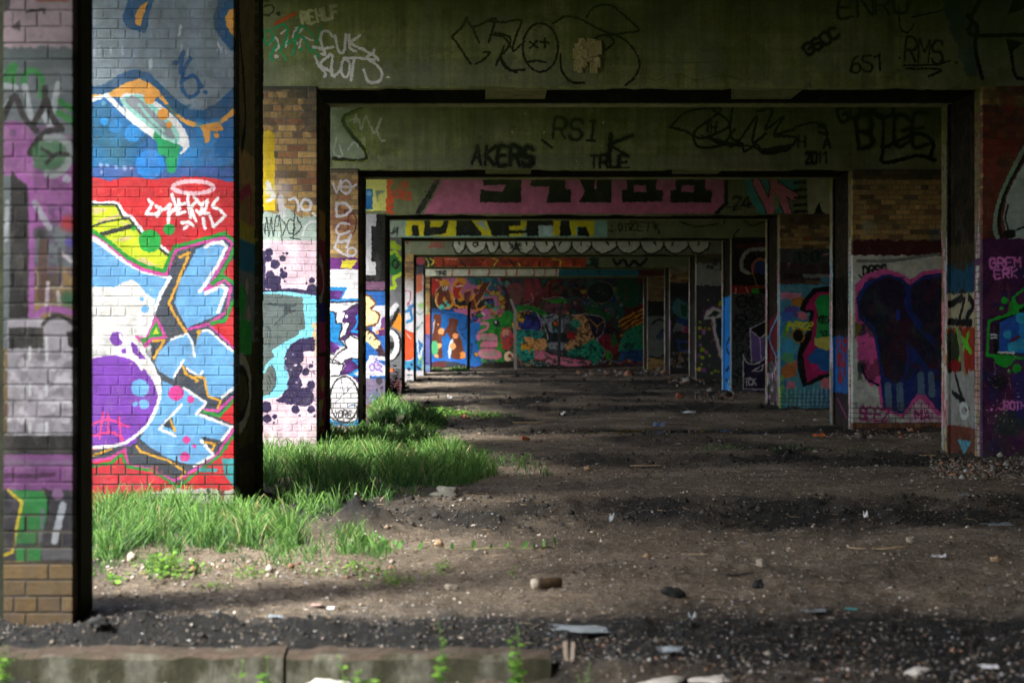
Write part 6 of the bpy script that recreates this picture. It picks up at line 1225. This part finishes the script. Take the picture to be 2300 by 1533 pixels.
def kerb(px0, px1, label, ztop, seed):
    Dk = 1.02; x0, x1 = wx(px0, Dk), wx(px1, Dk); N = 70; rn = np.random.RandomState(seed); V = []; prof_ = [(.0, -.3), (0, ztop - .016), (.02, ztop), (.17, ztop + .002), (.19, ztop - .03), (.19, -.3)]
    for i in range(N):
        x = x0 + (x1 - x0) * i / (N - 1)
        for (y, z) in prof_: V.append((x + (rn.rand() - .5) * .004, Dk * S + y + (fbm(np.array([x * 6.]), np.array([z * 9. + y * 20]), seed, 3)[0] - .5) * .03, z + ((fbm(np.array([x * 9.]), np.array([y * 30.]), seed + 5, 4)[0] - .5) * .035 if z > -.2 else 0)))
    F_ = [(i * 6 + j, (i + 1) * 6 + j, (i + 1) * 6 + j + 1, i * 6 + j + 1) for i in range(N - 1) for j in range(5)] + [tuple(range(6)), tuple((N - 1) * 6 + j for j in reversed(range(6)))]
    o = obj('kerb_stone', mesh_np('kerb_stone', V, F_, n.m)); return tag(o, label, 'kerb', 'kerb stones in front')
kerb(-60, 636, 'long concrete kerb stone at the lower left with mossy stains', .032, 1); kerb(644, 1238, 'second concrete kerb stone, ending near the wooden stakes', .030, 2)
for i, (px, py, w, h, lab) in enumerate(((735, 1528, 90, 26, 'flat white rubble slab in front of the second kerb stone'), (925, 1524, 60, 16, 'smaller white rubble slab right of the largest one'), (1470, 1522, 110, 14, 'long whitish slab at the bottom edge near the middle'), (1610, 1528, 90, 12, 'whitish slab at the bottom edge, right of the long one'),
        (2060, 1512, 50, 14, 'pale lump half under a dead leaf, lower right'), (1000, 1530, 40, 14, 'low white lump at the bottom edge, left of the green weed'))):
    rock('rubble_slab', px, py, w, h, simple('white_render%d' % i, (.48, .46, .42), .9, .3, 14), lab, 'rubble', 50 + i, flat=.9)

# three cranked posts before the end wall
Mp = [simple('dark_post', (.05, .055, .05), .8, .4, 10), simple('pale_post', (.55, .55, .53), .8, .3, 10)]
for i, (pts, mt, lab) in enumerate((([(1056.5, 676), (1053.4, 692), (1052, 835)], 0, 'dark cranked post before the blue and brown letter, leftmost of three'), ([(1147, 671), (1157, 697), (1157.5, 822)], 1, 'pale cranked post before the mural, middle one of three'), ([(1263.5, 675), (1257.5, 698), (1255, 833)], 0, 'dark cranked post before the mural, rightmost of three'))):
    Dp = 9.25; m = MB(); q = []
    for (a_, b_) in pts: q.append((wx(a_, Dp), 0, wz(b_, Dp)))
    q[-1] = (q[-1][0], 0, .18); t = empty('cranked_post', (q[-1][0], Dp * S, .22), lab, 'post', 'cranked posts before the end wall')
    for j, nm in ((0, 'cranked_arm'), (1, 'shaft')):
        (xa, _, za), (xb, _, zb_) = q[j], q[j + 1]; w = .055 if j else .045; m = MB(); m.V = []
        for (x, z, ww) in ((xb, zb_, .055), (xa, za, w)):
            for sx, sy in ((-1, -1), (1, -1), (1, 1), (-1, 1)): m.V.append((x + sx * ww - t.location[0], sy * .05, z - t.location[2]))
        m.F = [(0, 1, 5, 4), (1, 2, 6, 5), (2, 3, 7, 6), (3, 0, 4, 7), (4, 5, 6, 7), (3, 2, 1, 0)]; m.build(nm, Mp[mt], t)

# ------------------------------------------------------------------ loose stuff: pebbles, litter crumbs, straw, rubble
rs = np.random.RandomState(11)
def colmat(name, rough=.85, trans=0):
    n = NT(name, rough); at = n.new('ShaderNodeAttribute'); at.attribute_name = 'tone'; n.t.links.new(at.outputs['Color'], n.b.inputs['Base Color'])
    if trans: n.b.inputs['Subsurface Weight'].default_value = 0
    return n
M_tone = colmat('loose_stones').m
OCT = np.array([(1, 0, 0), (0, 1, 0), (-1, 0, 0), (0, -1, 0), (0, 0, 1), (0, 0, -1)], float); OCTF = np.array([(0, 1, 4), (1, 2, 4), (2, 3, 4), (3, 0, 4), (1, 0, 5), (2, 1, 5), (3, 2, 5), (0, 3, 5)])
def scatter(name, X, Y, sz, cols, flat=(1, 1, .6), jit=.35, label=None):
    N = len(X); Z = gz(X, Y); V = OCT[None] * (1 + jit * (rs.rand(N, 6, 1) - .5) * 2) * np.array(flat)[None, None] * (sz if sz.ndim == 2 else sz[:, None])[:, None, :] if sz.ndim == 2 else OCT[None] * (1 + jit * (rs.rand(N, 6, 1) - .5) * 2) * np.array(flat)[None, None] * sz[:, None, None]
    a = rs.rand(N) * 6.28; c, s_ = np.cos(a)[:, None], np.sin(a)[:, None]; x = V[..., 0] * c - V[..., 1] * s_; y = V[..., 0] * s_ + V[..., 1] * c
    V = np.stack([x + X[:, None], y + Y[:, None], V[..., 2] + Z[:, None] + (sz if sz.ndim == 1 else sz[:, 2])[:, None] * flat[2] * .35], -1)
    F_ = (OCTF[None] + (np.arange(N) * 6)[:, None, None]).reshape(-1, 3)
    me = mesh_np(name, V.reshape(-1, 3), F_, M_tone); at = me.attributes.new('tone', 'FLOAT_COLOR', 'POINT')
    cc = np.repeat(np.c_[cols, np.ones(N)], 6, 0); at.data.foreach_set('color', cc.ravel().astype(np.float32))
    return obj(name, me, kind='stuff', label=label) if label else obj(name, me, kind='stuff')
def field(N, y0=6.6, y1=66):
    t = rs.rand(N * 2); Y = 1 / (1 / y0 + (1 / y1 - 1 / y0) * t ** .85); u = rs.rand(N * 2) * .62 - .29; X = u * Y
    keep = (X > -3.8) & (X < 7.2); return X[keep][:N], Y[keep][:N]
PAL = np.array([(.10, .075, .05), (.15, .11, .08), (.22, .17, .12), (.36, .30, .23), (.05, .05, .048), (.55, .50, .44)])
X, Y = field(38000); sz = (np.exp(rs.randn(len(X)) * .5) * .0052) * (Y / 12) ** .8
b = shade_mud_band(X, Y); ci = rs.choice(6, len(X), p=[.2, .22, .2, .16, .1, .12]); cc = PAL[ci] * (.8 + .4 * rs.rand(len(X), 1)); cc = cc * (1 - .45 * b[:, None])  # gravel darkened inside the strips too, as part of the wall shade
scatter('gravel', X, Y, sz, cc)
X, Y = field(6500); sz = (np.exp(rs.randn(len(X)) * .5) * .0058) * (Y / 12) ** .85; PL = np.array([(.6, .6, .62), (.45, .5, .52), (.35, .42, .48), (.5, .44, .36), (.12, .35, .38)])
scatter('litter_crumbs', X, Y, sz, PL[rs.choice(5, len(X), p=[.3, .25, .2, .2, .05])] * (.6 + .4 * rs.rand(len(X), 1)), (1.3, .8, .28), .5)
# dark clods filling the painted wall shade strips
X, Y = field(30000, 6.9, 60); k_ = shade_mud_band(X, Y) > .55; X, Y = X[k_][:9000], Y[k_][:9000]; sz = np.exp(rs.randn(len(X)) * .5) * .008 * (Y / 12) ** .8
scatter('dark_clods', X, Y, sz, np.array([[.03, .029, .027]]) * (.5 + 1.6 * rs.rand(len(X), 1) ** 2), (1, 1, .8), .45)
# straw
X, Y = field(1500, 7, 40); N = len(X); L = (.02 + .07 * rs.rand(N)) * (Y / 12) ** .5; sz = np.stack([L, .0018 * (Y / 10), .0016 * (Y / 10)], 1)
scatter('straw', X, Y, sz, np.array([[.42, .33, .2]]) * (.5 + .6 * rs.rand(N, 1)), (1, 1, 1), .1)
# rubble at the feet of the right piers
def ground_of(px, py):
    D = 735 / (py - CY)
    for i in range(8): D = .5 * D + .5 * (CH - gz(wx(px, D), D * S)) * K / (py - CY)
    return wx(px, D), D * S
def heap(px0, px1, py0, py1, N, s0, pal):
    X, Y = ground_of(px0 + (px1 - px0) * rs.rand(N), py0 + (py1 - py0) * rs.rand(N))
    sz = np.exp(rs.randn(N) * .5) * s0; scatter('rubble', np.array(X), np.array(Y), sz, np.array(pal)[rs.choice(len(pal), N)] * (.7 + .6 * rs.rand(N, 1)), (1, 1, .75), .4)
RP = [(.16, .13, .10), (.25, .22, .18), (.34, .33, .31), (.10, .085, .07), (.30, .16, .10)]
heap(2090, 2310, 1030, 1075, 900, .013, RP); heap(1560, 1650, 880, 896, 160, .03, RP); heap(1830, 2100, 964, 985, 260, .016, RP); heap(1500, 1590, 846, 862, 60, .05, RP); heap(1300, 1500, 832, 846, 120, .05, RP); heap(0, 1180, 1385, 1440, 900, .0048, [(.07, .06, .05), (.03, .03, .03), (.12, .1, .09), (.03, .03, .03), (.2, .18, .16)]); heap(1240, 2310, 1430, 1533, 1300, .0048, RP + [(.03, .03, .03)] * 4 + [(.4, .4, .42)])
heap(200, 900, 1255, 1300, 260, .009, RP + [(.4, .36, .3)])

# ------------------------------------------------------------------ grass and weeds
def leafmat(name, c0, c1, dry=None):
    n = NT(name, .55); at = n.new('ShaderNodeAttribute'); at.attribute_name = 'tone'
    col = n.ramp(at.outputs['Fac'], [(0, c0), (.85, c1), (.90, c1), (1.0, dry or c1)]); n.t.links.new(col, n.b.inputs['Base Color'])
    tr = n.new('ShaderNodeBsdfTranslucent'); n.t.links.new(col, tr.inputs[0]); mx = n.new('ShaderNodeMixShader'); mx.inputs[0].default_value = .35
    n.t.links.new(n.b.outputs[0], mx.inputs[1]); n.t.links.new(tr.outputs[0], mx.inputs[2]); n.t.links.new(mx.outputs[0], n.n['Material Output'].inputs[0]); return n.m
M_grass = leafmat('grass_blades', (.030, .105, .026), (.20, .40, .085), (.42, .36, .18)); M_leaf = leafmat('weed_leaves', (.07, .19, .03), (.20, .38, .05)); M_dkleaf = leafmat('shrub_leaves', (.012, .035, .010), (.05, .11, .025))
def inpoly(P, px, py):
    m = np.zeros(px.shape, bool); n_ = len(P)
    for i in range(n_):
        xa, ya = P[i]; xb, yb = P[(i + 1) % n_]
        if ya != yb: m ^= ((py >= ya) != (py >= yb)) & (px < (xb - xa) * (py - ya) / (yb - ya) + xa)
    return m
def grass(poly, N, h0, w0, seed, thin=0.0):
    r = np.random.RandomState(seed); P = np.array(poly, float); px = r.uniform(P[:, 0].min(), P[:, 0].max(), N * 4); py = r.uniform(P[:, 1].min(), P[:, 1].max(), N * 4)
    k = inpoly(poly, px, py); px, py = px[k], py[k]
    dens = fbm(px * .02, py * .05, seed, 3); k = r.rand(len(px)) < np.clip((dens - .28 - thin) * 4, .04, 1); px, py, dens = px[k][:N], py[k][:N], dens[k][:N]
    ed = np.full(len(px), 1e9)
    for i in range(len(poly)):
        a_, b_ = np.array(poly[i], float) * [.35, 1], np.array(poly[(i + 1) % len(poly)], float) * [.35, 1]; d_ = b_ - a_; q_ = np.stack([px * .35, py], 1) - a_; t_ = np.clip((q_ @ d_) / max(d_ @ d_, 1e-9), 0, 1); ed = np.minimum(ed, np.hypot(*(q_ - t_[:, None] * d_).T))
    ef = np.clip(ed / 16 + .25 * r.rand(len(px)), .22, 1); k = r.rand(len(px)) < .25 + .75 * ef; px, py, dens, ef = px[k], py[k], dens[k], ef[k]
    X, Y = ground_of(px, py); Z = gz(X, Y); n_ = len(X)
    h = ef * h0 * 1.15 * (.25 + 1.1 * r.rand(n_) ** 1.4) * (.35 + 1.35 * dens); a = r.rand(n_) * 6.283; lean = h * (.2 + 1.1 * r.rand(n_) ** 1.3); w = w0 * (.6 + .8 * r.rand(n_)) * (Y / 12) ** .4
    dx, dy = np.cos(a), np.sin(a); t = r.rand(n_) * 6.283; sx, sy = np.cos(t) * .5 + .7 * np.sign(np.cos(t)), np.sin(t) * .4
    V = np.zeros((n_, 7, 3))
    for j, (f, hh, ww) in enumerate(((0, 0, .8), (.22, .45, 1), (.62, .85, .7))):
        for q, sg in enumerate((-1, 1)):
            V[:, j * 2 + q, 0] = X + dx * lean * f + sg * sx * w * ww / 2; V[:, j * 2 + q, 1] = Y + dy * lean * f + sg * sy * w * ww / 2; V[:, j * 2 + q, 2] = Z - .01 + h * hh
    V[:, 6, 0] = X + dx * lean; V[:, 6, 1] = Y + dy * lean; V[:, 6, 2] = Z + h * (1.0 - .42 * (lean / h) ** 2)
    F_ = (np.array([(0, 1, 3), (0, 3, 2), (2, 3, 5), (2, 5, 4), (4, 5, 6)])[None] + (np.arange(n_) * 7)[:, None, None]).reshape(-1, 3)
    me = mesh_np('grass', V.reshape(-1, 3), F_, M_grass); at = me.attributes.new('tone', 'FLOAT', 'POINT'); tn = np.clip(r.rand(n_) ** 1.3 * .95 + (dens - .5), 0, 1)
    tt = np.repeat(tn, 7).reshape(n_, 7) * np.array([.2, .2, .6, .6, 1, 1, 1.1]) * .88; tt = np.where((r.rand(n_) < .035)[:, None], 1.0, np.minimum(tt, .88)); at.data.foreach_set('value', tt.ravel().astype(np.float32))
    return obj('grass', me, kind='stuff')
grass([(90, 1246), (230, 1258), (420, 1248), (600, 1238), (770, 1244), (860, 1226), (820, 1214), (700, 1208), (620, 1192), (585, 1168), (400, 1150), (90, 1148)], 10500, .155, .0054, 1, .13)
grass([(560, 1095), (760, 1115), (930, 1108), (1060, 1085), (1150, 1058), (1060, 1040), (980, 1015), (900, 995), (830, 985), (743, 985), (640, 995), (560, 1005)], 14000, .19, .0062, 2, .15)
grass([(826, 965), (900, 972), (985, 966), (1010, 945), (950, 925), (890, 905), (826, 905)], 6500, .24, .010, 3)
grass([(930, 944), (1130, 940), (1150, 930), (1000, 918), (900, 915)], 1400, .10, .012, 4, .08)
grass([(1560, 1012), (1750, 1010), (1960, 1014), (1960, 1004), (1560, 1002)], 420, .09, .009, 5, .08)
grass([(968, 834), (1050, 832), (1050, 826), (968, 826)], 700, .22, .02, 6)
grass([(750, 1010), (1000, 1020), (1000, 985), (830, 972), (750, 985)], 2500, .2, .009, 7)
grass([(600, 1250), (860, 1250), (950, 1240), (860, 1225), (600, 1235)], 700, .10, .006, 8, .1)
grass([(590, 1165), (760, 1170), (900, 1130), (1010, 1105), (860, 1100), (600, 1095)], 900, .12, .006, 9, .12)
grass([(203, 1300), (560, 1290), (900, 1262), (860, 1240), (400, 1252), (203, 1262)], 650, .07, .005, 10, .14)
grass([(1000, 1100), (1250, 1075), (1220, 1040), (1050, 1020)], 500, .12, .007, 11, .14)
def leaf_verts(n_, P, size, r, up=.5):
    """heart shaped leaves: 6 points each, at positions P"""
    a = r.rand(n_) * 6.283; el_ = (r.rand(n_) - .2) * 1.1 * up + .3; shp = np.array([(0, 0), (.45, .35), (.42, .75), (0, 1.05), (-.42, .75), (-.45, .35)])
    d = np.stack([np.cos(a) * np.cos(el_), np.sin(a) * np.cos(el_), np.sin(el_)], 1); s_ = np.stack([-np.sin(a), np.cos(a), 0 * a], 1) + (r.rand(n_, 3) - .5) * .6
    V = P[:, None] + (d[:, None] * shp[None, :, 1:2] + s_[:, None] * shp[None, :, 0:1]) * size[:, None, None]
    V[:, 0] += 0; V[:, 3, 2] -= size * .2
    F_ = (np.array([(0, 1, 2, 3), (0, 3, 4, 5)])[None] + (np.arange(n_) * 6)[:, None, None]).reshape(-1, 4); return V.reshape(-1, 3), F_
def leaves(name, P, size, mat, seed, parent=None, up=.5, **kw):
    r = np.random.RandomState(seed); V, F_ = leaf_verts(len(P), P, size, r, up)
    if parent is not None: V = V - np.array(parent.location)
    me = mesh_np(name, V, F_, mat); at = me.attributes.new('tone', 'FLOAT', 'POINT'); at.data.foreach_set('value', np.repeat(r.rand(len(P)), 6).astype(np.float32)); return obj(name, me, parent, **kw)
# unseen leaf mass added outside the open left side to shade the low sky
r = np.random.RandomState(77); N = 15000; yy = r.uniform(-14, 84, N); xx = -9.5 - 4.5 * r.rand(N) ** .8; top = 3.8 + 3.2 * fbm(yy * .16, yy * 0, 5, 3); zz = r.rand(N) ** .8 * top - .2
leaves('thicket', np.stack([xx, yy, zz], 1), .30 + .35 * r.rand(N), leafmat('thicket_leaves', (.025, .065, .015), (.07, .15, .03)), 78, kind='stuff')
def weed_patch(cx, cy, rx, ry, N, h, size, seed, label):
    r = np.random.RandomState(seed); px = cx + r.randn(N) * rx * .5; py = cy + r.randn(N) * ry * .5; X, Y = ground_of(px, py); Z = gz(X, Y)
    c, D = gpos(cx, cy); t = empty('weed', tuple(c), label, 'weed')
    zz = Z + h * r.rand(N) * np.exp(-((px - cx) / rx) ** 2); leaves('leaf_cluster', np.stack([X, Y, zz], 1), size * (.6 + .8 * r.rand(N)), M_leaf, seed, t, kind='stuff')
    m = MB()
    for i in range(0, N, 6): m.tube([(X[i] - c[0], Y[i] - c[1], Z[i] - c[2] - .01), (X[i] - c[0] + .003, Y[i] - c[1], zz[i] - c[2] + .004)], .0012, 4)
    m.build('stems', simple('weed_stem', (.1, .18, .04), .7), t, kind='stuff'); return t
weed_patch(370, 1285, 60, 22, 260, .10, .026, 3, 'bright clover like weed clump in front of the near grass')
weed_patch(560, 1292, 45, 12, 70, .03, .020, 4, 'flat light green weed right of the clover clump')
weed_patch(255, 1300, 20, 16, 26, .03, .026, 5, 'sparse little weed beside the nearest brick post')
weed_patch(470, 1318, 45, 8, 40, .02, .016, 13, 'tiny weed seedlings below the clover clump')
weed_patch(690, 1285, 40, 10, 46, .03, .018, 6, 'small flat weed below the near grass, left of centre')
weed_patch(800, 1283, 60, 12, 110, .05, .020, 7, 'loose yellow green weed on the dirt left of the creeper')
weed_patch(880, 1305, 60, 18, 120, .05, .018, 8, 'darker fine weed in front of the creeper')
weed_patch(990, 1282, 26, 8, 40, .05, .018, 9, 'small weed tuft below the tan stone')
weed_patch(1150, 1290, 14, 8, 18, .04, .018, 10, 'tiny weed above the brown can')
weed_patch(985, 930, 70, 6, 300, .10, .05, 11, 'low broad leaved weeds beyond the third opening at the left')
weed_patch(1070, 934, 60, 4, 110, .05, .045, 12, 'thin row of broad leaved weeds leading right from the far grass')
weed_patch(1045, 1010, 30, 10, 60, .16, .032, 14, 'leafy weed standing at the right edge of the middle grass')
# creeper: a runner with single leaves
r = np.random.RandomState(5); c, D = gpos(940, 1232); t = empty('creeper', tuple(c), 'creeping runner with a row of single upright leaves across the dirt', 'creeper')
lp = [(870, 1000), (890, 1030), (915, 1015), (935, 1045), (950, 1020), (1025, 1030), (1030, 1060), (1110, 1035), (1140, 1062), (1265, 1060), (1395, 1035), (1485, 1065), (1615, 1060), (1730, 1052), (1830, 1052), (1932, 1056), (2005, 1055), (2075, 1048), (2152, 1040), (1150, 1030), (905, 1060), (980, 1000)]
run = []
lv, lf = None, None
V0 = np.array([(0, 0, 0), (.42, 0, .35), (.40, .05, .75), (0, .1, 1.1), (-.40, .05, .75), (-.42, 0, .35)]); meL = mesh_np('leaf', V0, [(0, 1, 2, 3), (0, 3, 4, 5)], leafmat('creeper_leaf', (.10, .26, .05), (.16, .36, .06)))
for i, (a_, b_) in enumerate(lp):
    P, D = gpos(500 + a_ / 2.875, 860 + b_ / 2.875 + 4); s_ = D / K
    o = obj('leaf', meL, t, tuple(P - c)); hgt = (22, 14, 18)[i % 3] * s_; o.scale = (hgt * (.5 if i > 8 else .8), hgt, hgt); o.rotation_euler = (r.uniform(-.3, .3), r.uniform(-.1, .7), r.uniform(-.8, .8))
    run.append(tuple(P - c + [0, 0, .004]))
run.sort(); m = MB(); m.tube(run, .0025, 5); m.build('runner', simple('runner_stem', (.25, .28, .10), .7), t)
# dark shrub at the fifth left pier
c, D = gpos(893, 905); t = empty('shrub', tuple(c), 'dark leafy shrub at the foot of the left piers, beyond the far grass', 'shrub'); s_ = D / K; m = MB(); PP = []
for i in range(16):
    a = r.rand() * 6.28; tx = (r.rand() - .5) * 70 * s_; h = (25 + 65 * r.rand()) * s_; ty = (r.rand() - .5) * .4; m.tube([(0, 0, -.03), (tx * .4, ty * .4, h * .55), (tx, ty, h)], [.008, .006, .003], 5)
    for j in range(22): f = .3 + .75 * r.rand(); PP.append((c[0] + tx * f + r.randn() * .03, c[1] + ty * f + r.randn() * .03, c[2] + h * f + r.randn() * .03))
m.build('stems', simple('shrub_stem', (.06, .05, .03), .8), t); PP = np.array(PP); leaves('leaf_cluster', PP, .045 + .05 * r.rand(len(PP)), M_dkleaf, 9, t, kind='stuff')
# blurred weeds close to the lens
def tall_weed(px, py, top, spread, N, size, seed, label):
    D = .985; x = wx(px, D); y = D * S; z = float(gz(x, y)) ; t = empty('tall_weed', (x, y, z), label, 'weed'); r = np.random.RandomState(seed); m = MB(); PP = []; H = wz(top, D) - z
    for i in range(3):
        tx = (r.rand() - .5) * spread * D / K; h = H * (1 if i == 0 else .55 + .3 * r.rand()); m.tube([(0, 0, -.02), (tx * .3, 0, h * .5), (tx, r.randn() * .03, h)], [.004, .003, .0015], 5)
        for j in range(N // 3): f = .12 + .9 * r.rand(); PP.append((x + tx * f * f + r.randn() * .008, y + r.randn() * .02, z + h * f))
    m.build('stems', simple('green_stem', (.08, .16, .04), .7), t); PP = np.array(PP); leaves('leaf_cluster', PP, size * (.4 + .9 * r.rand(len(PP))) * (1.25 - (PP[:, 2] - z) / max(H, .01)), M_leaf, seed, t, kind='stuff')
tall_weed(990, 1530, 1400, 26, 60, .038, 1, 'thin upright weed before the second kerb stone, blurred')
tall_weed(1168, 1530, 1396, 70, 60, .055, 2, 'taller blurred weed at the end of the second kerb stone')
tall_weed(600, 1530, 1468, 60, 40, .05, 3, 'blurred leafy weed before the joint of the kerb stones')
tall_weed(530, 1530, 1486, 30, 8, .07, 4, 'single broad blurred leaf before the first kerb stone')
tall_weed(790, 1530, 1474, 120, 50, .05, 5, 'low blurred weed before the second kerb stone, right of the rubble slab')
tall_weed(1310, 1530, 1485, 40, 14, .02, 6, 'short blurred weed at the bottom edge right of the stakes')
tall_weed(15, 1530, 1400, 60, 50, .05, 7, 'dark blurred weed in the lower left corner')
